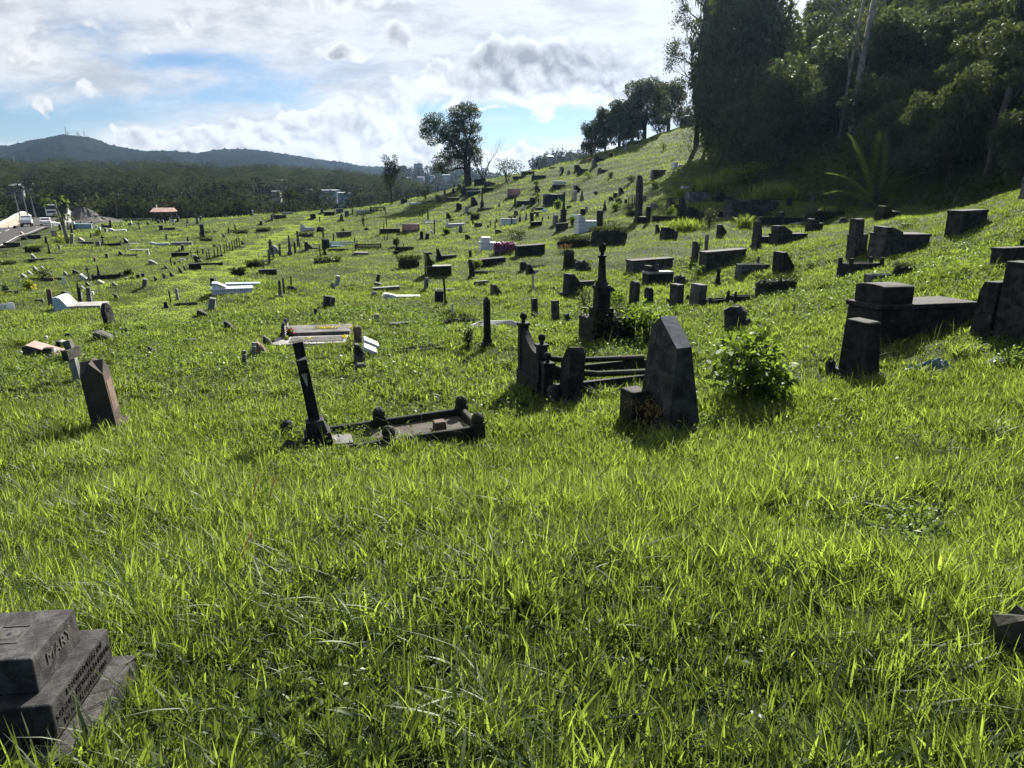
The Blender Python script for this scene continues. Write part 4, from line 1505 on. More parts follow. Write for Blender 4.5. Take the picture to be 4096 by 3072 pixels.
GRAVES_MID = """
G tomb 400 722 305 38 B head=none q=.3 lm=L|brown low tomb with a pale top in mid meadow
G tablet 302 642 44 94 D lean=11 r=.8|dark slab leaning over the head of the brown low tomb
G wedge 322 668 112 36 G|grey slanted stone at the head of the brown low tomb
G rock 268 777 64 42 L|pale round stone at the corner of the brown low tomb
G tomb 570 810 440 54 W hd=.45 q=.3 hl=.32 lid=0|long white low tomb with a wedge head in mid meadow
G mound 650 470 250 98 M|dark triangular overgrown tomb west of the black polished tomb
G tomb 1065 370 235 112 K head=tall hd=.7 hl=.2 q=.3|black tomb with a pointed head behind the polished black tomb
G tomb 1525 442 405 72 K head=none q=.3|long black flat tomb with a hooked stone at its head
G tablet 1332 372 34 88 K r=.5|black hooked upright stone at the head of the long flat tomb
G tablet 1350 572 68 182 K top=slope r=1.2|black sloping headstone with a yellow leaved shrub behind
G kerb 1490 544 250 46 K post=0 q=.3|black kerb stretching east of the black sloping headstone
G tablet 1912 504 76 96 K top=broken r=.9|black broken block behind the slanted black marker
G wedge 1995 560 112 126 K|black slanted marker beside the pale slim post
G post 2023 702 26 158 L tp=.95|pale slim post in mid meadow by the black slanted marker
G kerb 2090 464 250 24 D post=0 q=.3|thin dark kerb behind the black slanted marker
G slab 2060 517 62 22 L|small pale slab behind the pale slim post
G kerb 600 272 215 40 K post=1 q=.3|black kerb below the black railing
G post 595 272 14 56 D|dark post at the black kerb below the railing
G tomb 510 332 62 44 K head=none|small black block tomb with a spike below the black railing
G tablet 793 152 38 78 K top=broken r=.8|black broken upright of the pair in the upper meadow
G tablet 845 168 42 70 K lean=14 r=.8|black leaning upright of the pair in the upper meadow
G wedge 1308 154 72 48 K|black slanted stone west of the big white tomb
G tomb 1620 268 400 130 W head=arc hd=.44 hl=.25 q=.35|big white plastered tomb with a raised head
G tomb 1990 334 340 112 K head=none q=.35|large black box tomb on the slope by the tinsel grave
G post 830 560 16 150 D|tall two-tone dark post before the polished black tomb
G tablet 835 722 48 132 G lean=8 r=.8|grey lit slab standing behind the leaning iron stake
G tomb 1045 752 245 44 D head=none q=.35|dark flat tomb behind the leaning iron stake
G tablet 985 852 104 122 K top=broken r=1.3|black broken headblock beside the leaning iron stake
G post 1058 908 26 318 I lean=-3 tp=.9|tall leaning iron stake in mid meadow
G rock 1035 935 34 58 D|dark shard at the foot of the leaning iron stake
G post 1138 992 28 118 W tp=.95|small white marble pillar east of the leaning iron stake
G slab 1455 658 180 52 G|grey tilted slab lying in mid meadow
G slab 1385 604 90 26 D|dark flat fragment above the grey tilted slab
G wedge 1615 774 132 116 B pl=light_stone|brown slanted marker with an arched pale panel
G tablet 2045 1032 86 212 D top=taper r=.9|dark tapering headstone of the southern pair below the urn column
G slab 1240 1203 120 68 L|pale square slab beside the thin shrub and black pillar
G mound 1210 1112 400 84 M|dark overgrown mound behind the coffin shaped slab
G slab 362 958 122 44 G|grey slab fragment sunk in the meadow
G post 296 1062 58 78 C tp=1|cream square stump in the meadow
G slab 580 1112 350 44 D q=.3|dark flat ledger south of the cream square stump
G kerb 730 1392 620 50 D post=0 q=.3 fill=gravel_grey|sunken dark kerb with gravel in the near meadow
H tablet 925 1168 124 262 D top=arc r=.45|tallest dark headstone behind the leafy plants, slightly curved top
H tablet 1090 1142 108 172 D top=round r=.5|dark round-topped headstone behind the leafy plants
H tablet 1395 1178 156 238 D r=.5 pl=grey_plaque|dark flat-topped headstone of the pair beside the mossy kerb
H tablet 1625 1168 184 228 G r=.6|grey flat-topped headstone of the pair beside the mossy kerb
H rock 1520 1118 44 62 K|small black stone between the pair of flat-topped headstones
H rock 1300 1145 40 52 K|small black stone west of the pair of flat-topped headstones
H kerb 1900 1132 420 62 K post=1.6 q=.35|black knobbed kerb stretching from the grey flat-topped headstone
H tablet 240 1038 204 214 K top=slope r=1.4|black headstone with a long sloping shoulder west of the urn column
H tomb 400 962 190 66 D head=none q=.35|dark brown box behind the sloping black headstone
H wedge 335 1016 82 106 K|black small wedge below the sloping black headstone
H wedge 690 1092 152 134 K|black wedge of stone just behind the urn column
H tomb 1100 748 520 96 D head=none q=.35 lm=M|grey walled plot with grass growing inside, mid slope
H tomb 1190 905 350 176 K head=wedge hd=.35 hl=.4 q=.5 lm=L|black wedge headed tomb with a pale slab, mid slope
H tomb 1240 778 160 68 D hd=.6 q=.5|dark sloping block behind the black wedge headed tomb
H rock 1430 918 152 86 R|grey mossy stone pile at the foot of the black wedge headed tomb
H mound 650 478 450 150 M q=.45|big dark retaining tomb under the black pillar
H mound 270 522 425 96 M q=.4|long dark overgrown tomb with dry seed heads in front
H rock 205 745 144 176 M|dark overgrown stump beside the fern covered stones
H rock 345 792 162 116 D|broken dark stones with ferns west of the urn column
H tomb 392 348 244 178 X hd=.36 hl=.4 q=.5|white tiled tomb with a slanted head on the upper slope
H tablet 545 378 72 246 K top=round r=.9|black round-topped pillar beside the white tiled tomb on the slope
H pillar 145 232 96 300 D ph=.42 sq=1 sr=.17|dark pedestal with a square broken shaft on the upper slope
H tablet 60 278 60 104 G top=shoulder r=.6|grey shouldered headstone below the pedestal with the broken shaft
H tomb 132 328 144 70 K head=none|black box tomb below the pedestal with the broken shaft
H tablet 360 176 56 74 K r=.9|black square headstone behind the white tiled tomb on the slope
H tablet 405 116 32 44 L lean=-10|pale leaning tablet behind the black square headstone
H statue 605 112 44 108 D bh=.42|dark small figure on a pale pedestal, upper slope
H rock 210 96 66 32 D|dark broken stones east of the pedestal with the broken shaft
H tablet 880 138 42 62 K|black square stone on an overgrown mound, upper slope
H mound 895 188 104 48 M|overgrown mound beneath the black square stone
H tablet 978 240 82 470 D top=gothic r=.9|tallest dark tapering pillar on the upper slope
H tablet 1082 262 52 178 K top=round r=.9|black round-topped block beside the tallest dark pillar
H tomb 1010 268 160 80 K head=none q=.6|black base block under the tallest dark pillar
H tomb 1330 234 405 52 K head=none q=.25|long black wall of a plot east of the tallest dark pillar
H wedge 1160 82 92 44 G|grey slanted block in bright grass, upper slope
H tomb 1362 98 180 118 B hd=.6 hl=.5 q=.5|brown tomb with a slanted head on the upper slope
H tablet 1455 172 94 190 K top=slope r=.8|black sloping tablet in front of the brown tomb
H tomb 1565 214 176 130 K head=wedge hd=.4 hl=.9 q=.6|black tomb with a sloping roof like cap
H tomb 1850 194 405 64 K head=none q=.25|black plot wall beyond the sloping roof tomb
H tomb 2150 190 480 182 D head=none q=.35|high dark retaining wall of a terrace plot below the forest
H wedge 1190 354 56 78 K|small black wedge stone on the open slope
H tomb 1310 436 205 128 K head=wedge hd=.3 hl=.8 q=.6|black sloping tomb alone on the open slope
H wedge 1895 370 118 94 K|black wedge stone in open grass below the dark wall
H post 1722 640 46 244 G tp=.95|grey straight square post above a dark long tomb
H tablet 1602 642 84 176 D top=slope r=.8|dark sloping tablet beside the grey straight post
H tomb 1905 694 520 136 D head=none q=.3|long dark grey tomb below the grey straight post
H kerb 2140 790 170 108 R post=0 q=.6|rubble stone kerb with grass inside near the broken statue
H statue 1850 965 92 250 K bh=.22|black broken angel statue on the open slope
H rock 2040 1432 296 246 D|large broken dark block behind the broad leaved bush
H tablet 60 1352 106 234 D top=taper r=.9|dark tapering headstone of the pair, shorter, below the urn column
H tablet 208 1372 60 116 K lean=-16 r=.7|small black stone leaning beside the dark tapering headstone
I tomb 290 292 605 142 D head=none q=.4 lm=G|long terrace tomb with a pale mossy top below the forest
I cross 957 232 56 158 G yaw=-62 arm=.36|grey stone cross in the shade below the forest
I tomb 702 202 72 82 K head=none q=.8|black block in the shade below the forest
I tomb 600 402 640 70 K head=none q=.25|long black tomb below the terrace tomb
I tablet 370 338 112 92 K top=slope r=1.1|black sloping head on the long tomb below the terrace
I tablet 600 416 112 136 D top=taper r=.5|dark tapered headstone before the long black tomb
I tomb 980 484 205 134 K head=wedge hd=.35 hl=.7 q=.6|black ragged sloping tomb in the tree shade
I rock 1300 402 94 64 D|dark boulder stone in the tree shade
I mound 1100 352 500 105 M q=.3|ruined overgrown tomb wall in the shade below the forest
I tablet 342 654 110 264 D top=slope r=.6|dark sloping tablet with a white streak
I tomb 420 640 200 96 D head=none q=.5|dark low box behind the white streaked tablet
I tomb 690 612 420 182 K hd=.45 hl=.48 q=.45|black tomb with a rounded slanted head in tree shade
I tomb 1450 745 235 384 D head=arc hd=.43 hl=.65 q=.8|tall two tier dark monument with a rounded lower block
I tomb 1905 710 660 265 D hd=.26 hl=.38 q=.4|large dark grey tomb with a low slanted head on the slope
I kerb 1490 945 520 150 K post=1.5 q=.35|black broken kerb with thick posts on the slope
I kerb 300 932 375 116 R post=0 q=.35|rubble walled plot beside the leafy wedge tomb
I post 365 840 34 72 D|small dark post inside the rubble walled plot
I wedge 640 912 250 200 K|black wedge tomb smothered by leaves
I mound 560 1152 560 148 M|dark mound tomb sinking into the right hand slope
I kerb 250 1238 480 64 K post=1.5 q=.3 ball=1|black kerb with round knobs on the right hand slope
I kerb 1720 1048 400 122 R post=0 q=.4|cracked rubble plot below the dark hedge
I mound 1960 985 270 115 M|dark hedge like overgrown tomb above the cracked rubble plot
I slab 2000 424 170 34 W|white slab among weeds on the right hand slope
I tomb 1790 345 290 134 M head=wedge hd=.4 hl=.5 q=.5|dark ruined tomb at the forest foot among weeds
I slab 800 404 170 14 L|thin pale slab glinting behind the black ragged tomb
J tomb 930 1195 1390 545 K head=arc hd=.36 hl=.31 q=.42|big black tomb with a thick rounded headrest
J tablet 372 1655 505 585 K top=taper r=.4 lean=-2|broad dark tapering slab headstone in the near grass
J rock 60 1640 130 140 D|dark stone fragment next to the broad tapering headstone
J tomb 2060 434 450 182 K head=none q=.4|black box tomb cut by the right edge of the picture
J tablet 2190 255 66 92 K r=.6|black small headstone above the box tomb at the right edge
Q tomb 1840 1448 262 112 K head=none q=.5|black box tomb alone high on the right hand slope
Q tablet 2206 1245 50 112 G top=slope r=.8|grey sloping stone on the ridge cut by the right edge
"""

GRAVES_HILL = """
D tomb 885 942 132 64 K head=none|black block tomb at the foot of the bare tree
D kerb 990 942 122 40 D post=1|dark kerb below the bare tree
D kerb 985 916 110 20 D post=0|upper dark kerb below the bare tree
D tomb 970 1002 130 28 K head=none q=.3|flat black tomb below the kerbs of the bare tree
D tomb 570 1118 182 62 B head=tall hd=.4 hl=.2 q=.35|brown tomb with a peaked head on the shaded knoll
D tomb 810 1054 165 46 V head=none q=.35|deep blue flat tomb on the knoll
D tomb 780 1016 220 36 M head=none q=.35|dark tomb just above the deep blue one
D tablet 603 962 22 48 D top=gothic|dark pointed headstone under the big tree
D tablet 655 972 36 44 D top=gable|dark gabled stone under the big tree
D tablet 705 990 28 46 D top=gothic|dark pointed stone at the edge of the knoll beneath the big tree
D tablet 495 1042 22 58 D|dark upright stone on the shaded knoll
D post 420 1020 12 60 D|thin dark post on the shaded knoll
D tablet 590 1046 32 66 D top=gothic|dark gothic stone above the brown peaked tomb
D tomb 170 1155 150 38 W head=tall hd=.5 hl=.12 q=.3|white grave in the shade of the knoll
D tomb 350 1140 100 24 G head=none|grey slab grave in the shade of the knoll
D tomb 45 1142 76 44 K head=none|black block at the shaded foot of the knoll
D tablet 270 1060 32 70 M top=gable|mossy stone among bushes of the shaded knoll
D pillar 907 1188 58 205 D ph=.3 sr=.2|tall dark column monument on the hill
D kerb 985 1212 255 26 D post=1 q=.25|dark kerb at the foot of the tall dark column monument
D wedge 822 1162 84 84 K|black slanted stone west of the tall dark column monument
D tablet 638 1207 36 64 K top=broken r=.8|black upright of the pair on the lower hill
D tablet 668 1207 30 54 K r=.8|black shorter upright of the pair on the lower hill
D tablet 732 1257 44 76 L lean=6 r=.8|pale leaning headstone on the lower hill
D slab 768 1262 46 30 K|black slab behind the pale leaning headstone
D tomb 1362 1162 152 46 K head=none|black box tomb beside the dark shrub on the hill
D post 1272 1172 24 96 K base=1|black pillar at the end of the black box tomb by the shrub
D tablet 1465 1152 68 68 K r=.9|black square block by the dark shrub on the hill
D tomb 1760 938 162 40 W head=none q=.35|white painted boat shaped grave high on the hill
D tomb 1770 966 180 26 K head=none q=.3|black low tomb just below the white boat shaped grave
D tomb 1535 874 165 38 K head=none q=.35|black long tomb high on the hill with a pillar
D post 1478 848 22 58 K|black pillar at the black long tomb high on the hill
D tomb 1408 826 135 32 D head=none q=.35|dark grey tomb near the round bush on the hill
D slab 1330 860 172 20 D|dark flat grave left of the black long tomb
D wedge 1545 768 32 28 K|black wedge on the ridge skyline near the round bush
D tablet 1575 768 20 32 K top=gable|black gabled stone on the ridge skyline
D slab 1690 758 92 18 K|black slab on the ridge skyline
D tablet 1795 804 32 60 D top=gable r=.8|dark gabled headstone just under the ridge skyline
D tablet 1772 782 16 40 D|dark slim stone beside the gabled one under the skyline
D wedge 1970 784 84 64 K|black large wedge stone near the hilltop
D tomb 2025 808 112 40 K head=none|black rounded box near the hilltop
D tablet 1865 824 34 44 G top=shoulder|grey shouldered stone near the hilltop
D wedge 1975 834 34 34 D|small dark wedge near the hilltop below the grey shouldered stone
D wedge 1960 1004 86 60 K|black slanted tomb in mid hill above the angel pedestal
D tablet 1930 1102 58 94 C r=.5|tan block headstone beside the angel pedestal on the hill
D statue 2010 1112 46 108 G bh=.45|grey angel figure on a pedestal on the hill
D cross 2165 1054 56 42 K yaw=-65 arm=1.1 base=0|squat black cross above the row of tiny white crosses
D statue 1510 902 22 56 K|small black figure high on the hill among flowers
D wedge 1522 1012 64 62 K|black slanted stone below the small figure on the hill
D tomb 1550 1222 115 32 D head=none|dark flat tomb by the white bag
D slab 1545 1250 140 20 D|dark slab under the white bag
D obelisk 1395 1332 34 94 K tp=.5|black slim obelisk in the middle of the hillside
D tablet 1460 1354 44 104 K top=round r=.8|black round-topped headstone in the middle of the hillside
D tomb 1508 1390 136 44 K head=none|black box tomb behind the round-topped one in mid hillside
D obelisk 1327 1342 42 76 K tp=.4|black short obelisk in the middle of the hillside
D tablet 1213 1332 32 46 D|dark small tablet west of the patterned white tomb
D tablet 1268 1312 24 34 D top=round|dark tiny rounded stone behind the patterned white tomb
D tomb 1200 1374 195 60 W head=none q=.4|white patterned box tomb in the middle of the hillside
D post 1235 1374 14 84 T|thin post in front of the patterned white tomb
D wedge 1070 1352 28 42 K|small black wedge west of the patterned white tomb
D tablet 1283 1272 44 48 D top=round|dark rounded headstone above the patterned white tomb
D tablet 1465 1247 34 38 D|dark square stone in mid hillside near the white bag
D tablet 1520 1292 42 52 D top=shoulder|dark shouldered stone below the white bag
D post 1575 1332 18 44 K|black short post near the dark shouldered stone
D post 1640 1322 16 34 K|black peg stone near the grey cross shaped tablet
D tablet 1097 1182 22 34 D top=gothic|dark pointed small stone beside the dark kerb of the column
D tablet 1362 1202 26 36 W|white small tablet below the black box tomb on the hill
D tablet 1725 1384 56 102 G top=shoulder r=.7|grey shouldered tablet west of the black square tomb
D post 380 1482 16 148 I|black tall post in the upper meadow
D wedge 355 1478 48 34 W|white little block at the foot of the black tall post
D tablet 665 1472 48 84 G lean=10 top=slope r=.8|grey sloping headstone in the upper meadow
D slab 697 1474 92 24 D|dark slab at the foot of the grey sloping headstone
D wedge 540 1312 62 64 K|black slanted stone on the lower hill
D kerb 572 1334 66 26 D post=0|dark kerb beside the black slanted stone
D tomb 615 1408 222 88 W head=tall hd=.55 hl=.08 q=.3|white low grave with a tall thin head on the lower hill
D mound 830 1332 110 58 M|dark overgrown stone heap on the lower hill
D tomb 865 1394 90 32 D head=none|dark flat box below the overgrown stone heap
D post 805 1388 22 48 D|dark stub post below the overgrown stone heap
D post 1053 1432 16 84 D|dark slim post above the grey wedge tomb
D wedge 1105 1482 112 50 D|grey wedge tomb in tall weeds on the lower hill
D post 1000 1407 14 66 G|grey slim post on the lower hill
D rock 975 1412 24 28 D|small dark stone near the grey slim post
D post 310 1322 16 108 K|thickest of the black posts on the knoll shoulder
D post 248 1302 10 84 K|thin black post on the knoll shoulder
D post 225 1292 9 74 K|second thin black post on the knoll shoulder, nearer the path
D post 35 1298 8 72 K|lone thin black post by the meadow top
E wedge 215 1016 72 74 G|grey upright wedge near the hilltop trees
E tomb 305 1074 116 42 B hd=.4|brown low tomb near the hilltop
E tomb 275 952 130 62 K hd=.5|dark tomb with peaked head by the red leaved shrub
E tablet 445 1358 54 50 K r=.8|black block on the grassy slope above the obelisk
E wedge 402 1398 64 52 K|black wedge left of the black block on the grassy slope
E wedge 512 1314 68 68 D|dark wedge with a pale foot on the grassy slope
E tomb 920 1115 160 62 B head=none q=.35|brown low tomb with a white end on the slope
E tablet 850 1120 52 54 W r=.8|white end block of the brown low tomb on the slope
E tablet 1098 1034 74 64 W r=.6|white tomb head at the edge of the forest shade
E slab 1160 1008 70 22 W|white slab beside the white tomb head in the forest shade
E slab 1220 1256 108 30 W|white slab in the shade by the tall grass clump
E tablet 1310 1294 56 76 K r=.8|black block beside the tall grass clump
E tomb 1345 1388 280 88 G head=none q=.35|blue grey box tomb below the tall grass clump
E tablet 1612 1342 92 40 K top=slope r=1.2|black slanted head of the terrace wall grave
E tomb 1640 1395 260 46 K head=none q=.3|black low wall grave below the grassy terrace
E wedge 1990 1305 96 44 K|black wedge lying on the grassy terrace
E tablet 560 1424 38 46 K r=.8 top=taper|black tapered stone on the upper slope
E tablet 770 1394 38 52 D|dark upright stone on the upper slope beside weeds
E post 630 1482 14 142 T|thin brown timber post on the upper slope
E post 655 1430 14 92 T|second thin timber post on the upper slope
E post 590 1445 12 92 T|third thin timber post, the leftmost, on the upper slope
"""

place_all(GRAVES_FLAT)
place_all(GRAVES_MID)
place_all(GRAVES_HILL)

# the row of ten like crosses by the path
for i, (x, y, h_) in enumerate([(82, 1217, 97), (108, 1212, 110), (163, 1187, 92), (200, 1177, 102), (238, 1172, 117), (272, 1147, 102), (301, 1127, 87),
                                (332, 1117, 87), (363, 1112, 97), (390, 1102, 97), (415, 1080, 97), (440, 1077, 97)]):
    sp = Spot('C', x, y, 26, h_)
    b_cross(sp, 'dark_stone', {'th': '.5', 'arm': '.5'}, 'weathered grey cross in the straight row of small crosses beside the path')
for o_ in [o for o in COL.objects if o.get('label', '').startswith('weathered grey cross in the straight row')]:
    o_['group'] = 'straight row of small crosses by the path'
# the row of tiny white crosses on the hill
for i in range(8):
    sp = Spot('D', 2082 + i * 18.5, 1118 - i * .5, 12, 52)
    b_cross(sp, 'white_paint', {'yaw': '-65', 'base': '0', 'arm': '.5', 'th': '.3'}, 'tiny white cross in the straight row on the hillside')
for o_ in [o for o in COL.objects if o.get('label', '').startswith('tiny white cross in the straight row')]:
    o_['group'] = 'row of tiny white crosses on the hillside'

MISC = """
C fence 1575 1060 255 46 blue_paint q=.3 floor=U|pale blue railed grave plot in the upper meadow
C fence 1865 1090 270 54 black_stone q=.3|black concrete railing around a plot in the upper meadow
C fence 1965 692 150 66 rusty_iron q=.5 thin|rusty iron cage round a grave on the skyline
D fence 365 1358 190 34 white_paint q=.3 thin floor=W|white picketed grave in the upper meadow
C fence 1080 1052 150 24 dark_stone q=.3 thin|low dark railing behind the tall grey obelisk
C cloth 172 716 180 66 pink_cloth|pink and white draped grave on the rise
D cloth 120 1456 200 84 pink_cloth|pink and white checked cloth grave beside the upper meadow
D cloth 1257 1060 148 74 pink_cloth drop=.95|reddish pink cloth covered grave on the hill
D cloth 1695 1150 235 104 deep_blue drop=.95|dark blue tarpaulin covered grave on the hill
G cloth 1705 300 245 92 tinsel drop=.6|grave draped in shiny pink and purple tinsel before the white tomb
A shrub 650 345 250 84 x fl=petal_yellow nf=50|low flower bed with yellow blooms under the papaya
A shrub 745 330 70 62 x lm=bronze_leaf|dark red leaved bush under the papaya
A shrub 1095 238 74 44 x lm=shrub_leaf fl=petal_yellow nf=20|small yellow-green bush near the white low grave
A shrub 490 730 160 108 x lm=tree_leaf|dark green bush among the small slanted markers
A shrub 1415 688 82 58 x lm=tree_leaf|dark bush east of the black stepped monument
A shrub 343 862 112 112 x fl=petal_yellow nf=70 name=flower_bouquet cat=flowers|bushy bouquet of bright yellow flowers in the open grass
A shrub 70 862 90 66 x fl=petal_white nf=30 name=flower_bouquet cat=flowers|white and red flowers laid on the dark slab at the left edge
A shrub 2185 565 70 80 x lm=tree_leaf|dark leaves around the tall black cross by the path
F shrub 1320 166 345 76 x lm=shrub_leaf|creeping green plant bed beside the white tiled tomb
F shrub 1565 700 90 110 x fl=petal_red nf=60 ls=.06 name=flower_bouquet cat=flowers|red and white flowers leaning on the glossy arch headstone
F shrub 1512 742 86 60 x fl=petal_yellow nf=70 ls=.05 name=flower_bouquet cat=flowers|yellow flowers in a box at the glossy arch headstone
G shrub 515 240 56 100 x lm=tree_leaf|slim dark sapling beside the black railing
G shrub 1400 480 105 92 x lm=shrub_leaf fl=petal_yellow nf=12|yellow-green shrub behind the black sloping headstone
G shrub 1310 1365 150 235 x lm=tree_leaf ls=.075|thin leafy shrub beside the black pillar
G shrub 1830 150 230 80 x lm=tree_leaf|dark weeds on the slope above the white plastered tomb
G shrub 905 440 60 52 x fl=petal_white nf=16|white flowers standing on the polished black tomb
G shrub 1072 92 62 52 x|small spiky plant in the upper meadow
D shrub 1532 1160 104 150 x lm=tree_leaf|dark shrub beside the black square block on the hill
D shrub 1745 1215 92 118 x lm=shrub_leaf|sunlit bush in front of the dark blue tarpaulin grave
D shrub 1180 905 340 240 x lm=tree_leaf name=round_bush ls=.26|large round bush beside the bare tree
D shrub 280 1100 120 130 x lm=tree_leaf|dark bush on the shaded flank of the knoll
D shrub 430 1130 90 90 x lm=tree_leaf|second dark bush on the shaded flank of the knoll
D shrub 700 900 130 110 x lm=shrub_leaf|light green bush under the big tree
D shrub 1510 950 60 60 x fl=petal_white nf=14|flowering weeds below the small figure on the hill
D shrub 2085 860 150 80 x lm=shrub_leaf|leafy weeds near the hilltop
D shrub 525 1475 60 52 x|spiky green plant in the meadow by the cloth grave
E shrub 390 1136 66 66 x lm=tree_leaf|dark bush casting a shadow on the hill slope
E shrub 620 1178 120 84 x lm=tree_leaf|round dark bush lower on the hill slope
E shrub 890 1248 98 66 x lm=shrub_leaf|broad leaved plant on the hill slope
E shrub 975 842 108 108 x lm=shrub_leaf|lone bush high on the steep grass slope
E shrub 160 962 96 50 x lm=bronze_leaf|red leaved shrub by the dark peaked tomb
E shrub 400 908 58 56 x lm=bronze_leaf|red leaved shrub below the hilltop trees
E shrub 690 770 80 46 x lm=tree_leaf|low bush on the ridge beneath the hilltop trees
E shrub 485 1430 78 62 x lm=tree_leaf|fern clump on the upper slope
E shrub 440 1500 110 90 x lm=shrub_leaf|weeds round the dark small figure
E shrub 1060 1560 130 100 x lm=shrub_leaf|weeds before the brown tomb on the upper slope
E shrub 1890 1180 620 240 x lm=shrub_leaf ls=.3|bank of bright leafy growth at the foot of the forest
H shrub 1760 290 190 215 x lm=tree_leaf ls=.11|dark leafy bush by the long black wall
H shrub 85 110 88 120 x lm=shrub_leaf|bush beside the pedestal with the broken shaft
H shrub 260 290 70 100 x lm=shrub_leaf|weeds beside the white tiled tomb on the slope
H shrub 430 770 150 130 x lm=shrub_leaf ls=.08|ferns growing over the broken dark stones
H shrub 170 560 170 80 x lm=bronze_leaf ls=.1|dry seed heads before the long overgrown tomb
H shrub 700 300 500 80 x lm=tree_leaf ls=.12|creepers spilling over the big dark retaining tomb
H shrub 1650 560 130 150 x lm=shrub_leaf ls=.09|weeds beside the grey straight post
H shrub 1630 860 130 160 x lm=weed_leaf ls=.09|weeds east of the black wedge headed tomb
I shrub 660 860 250 180 x lm=shrub_leaf ls=.1|bush covering the black wedge tomb
I shrub 2000 440 260 110 x lm=shrub_leaf ls=.1|weeds round the white slab on the right hand slope
I shrub 1540 200 170 190 x lm=shrub_leaf ls=.16|bush at the foot of the young palm
I shrub 1840 220 130 150 x lm=shrub_leaf ls=.16|bush east of the young palm
I shrub 960 870 240 70 x lm=weed_leaf ls=.08|patch of low weeds east of the leafy wedge tomb
J shrub 690 720 330 170 x lm=shrub_leaf ls=.06|small weeds sprouting behind the big black tomb
J shrub 2040 1600 400 260 x lm=weed_leaf ls=.07|weeds around the white rag on the right hand slope
J shrub 1250 1080 520 200 x lm=weed_leaf ls=.07 asp=.16|dry grass and weeds against the big black tomb
E tuft 1480 1275 300 180 x|bright reed clump at the edge of the forest shade
E tuft 1720 1190 240 180 x|bright reed clump by the leafy bank
E tuft 1180 1330 120 90 x n=120|small reed clump in front of the blue grey box tomb
I tuft 520 120 420 200 x n=500|dim broad reed clump in the forest shade
H tuft 2150 300 140 150 x n=200|grass clump below the terrace wall
H tuft 1500 330 330 140 x n=420|bright tall grass bank on the open slope
"""

# ------------------------------------------------------------------ the singular monuments near the camera
def text_part(body, size, mat, parent, loc, rot, name='lettering', depth=0.002):
    cu = bpy.data.curves.new(name, 'FONT')
    cu.body = body
    cu.size = size
    cu.extrude = depth
    cu.align_x = 'CENTER'
    cu.align_y = 'CENTER'
    tmp = bpy.data.objects.new('tmp', cu)
    COL.objects.link(tmp)
    dg = bpy.context.evaluated_depsgraph_get()
    me = bpy.data.meshes.new_from_object(tmp.evaluated_get(dg))
    bpy.data.objects.remove(tmp)
    bpy.data.curves.remove(cu)
    me.name = name
    me.materials.clear()
    me.materials.append(MATS[mat])
    return link(name, me, parent, loc, rot)


# stepped base with carved name, cut by the left edge
t = thing('stepped_grave_base', 'black stepped stone base carved MARY, cut by the lower left corner of the picture', 'gravestone', (-1.84, 2.26, -.22), rad(6))
MB().box((0, 0, -.3), (.58, .58, .27)).build('lower_step', 'near_stone', t, .012)
mid = MB().box((0, 0, 0.001), (.46, .455, .144), (.985, .985)).build('middle_step', 'near_stone', t, .008)
top = MB().box((0, 0, .146), (.315, .315, .14), (.98, .98)).build('upper_step', 'near_stone', t, .006)
fr = MB()
for (x, y, a, b) in ((0, .052, .11, .006), (0, -.052, .11, .006), (.052, 0, .006, .098), (-.052, 0, .006, .098)):
    fr.box((x, y, .2865), (a, b, .0022))
fr.build('socket_outline', 'grey_stone', top)
MB().lathe([(.034, .2865), (.028, .2885)], (0, 0, 0), 14).build('mortar_ring', 'grey_stone', top)
MB().box((0, 0, .2887), (.015, .015, .001)).build('socket_hole', 'polished_black', top)
RX = (math.pi / 2, 0, math.pi / 2)
text_part('MARY', .066, 'grey_stone', top, (.1565, .01, .222), RX)
text_part('BELOVED WIFE OF', .034, 'black_stone', mid, (.2285, .02, .118), RX)
text_part('SAMUEL HOWARD HILLIS', .036, 'black_stone', mid, (.2293, 0, .075), RX)
text_part('DIED 21 FEBRUARY 1935', .031, 'black_stone', mid, (.2302, .0, .032), RX)
NO_GRASS.append((-1.84, 2.26, rad(6), .66, .66))


def gable_roof(mb, T, W, z0, z1):
    a, b = T / 2, W / 2
    mb.prism([(-a, z0), (a, z0), (0, z1)], -b, b, 'y')
    mb.prism([(-b, z0), (b, z0), (0, z1 - .002)], -a - .002, a + .002, 'x')


# brown obelisk-like block with crossed gables
sp = Spot('K', 1215, 1320, 330, 830)
t = thing('gabled_headstone', 'brown granite block headstone with crossed gables, leaning, nearest on the left', 'headstone', sp.loc, rad(18), (rad(2), rad(-4)))
H, T, W = sp.h, .27, .38
mb = MB().box((0, 0, H * .1), (T * 1.02, W, H * .74), (.93, .93))
gable_roof(mb, T * .95, W * .93, H * .84, H)
mb.build('block', 'granite', t, .008)
MB().box((0, 0, -.25), (T * 1.6, W * 1.4, .25 + H * .11), (.97, .97)).build('plinth', 'granite', t, .012)
MB().box((T * .495, 0, H * .3), (.006, W * .7, H * .42)).build('inscription_panel', 'brown_stone', t)
NO_GRASS.append((sp.x, sp.y, rad(18), T * 1.6, W * 1.4))

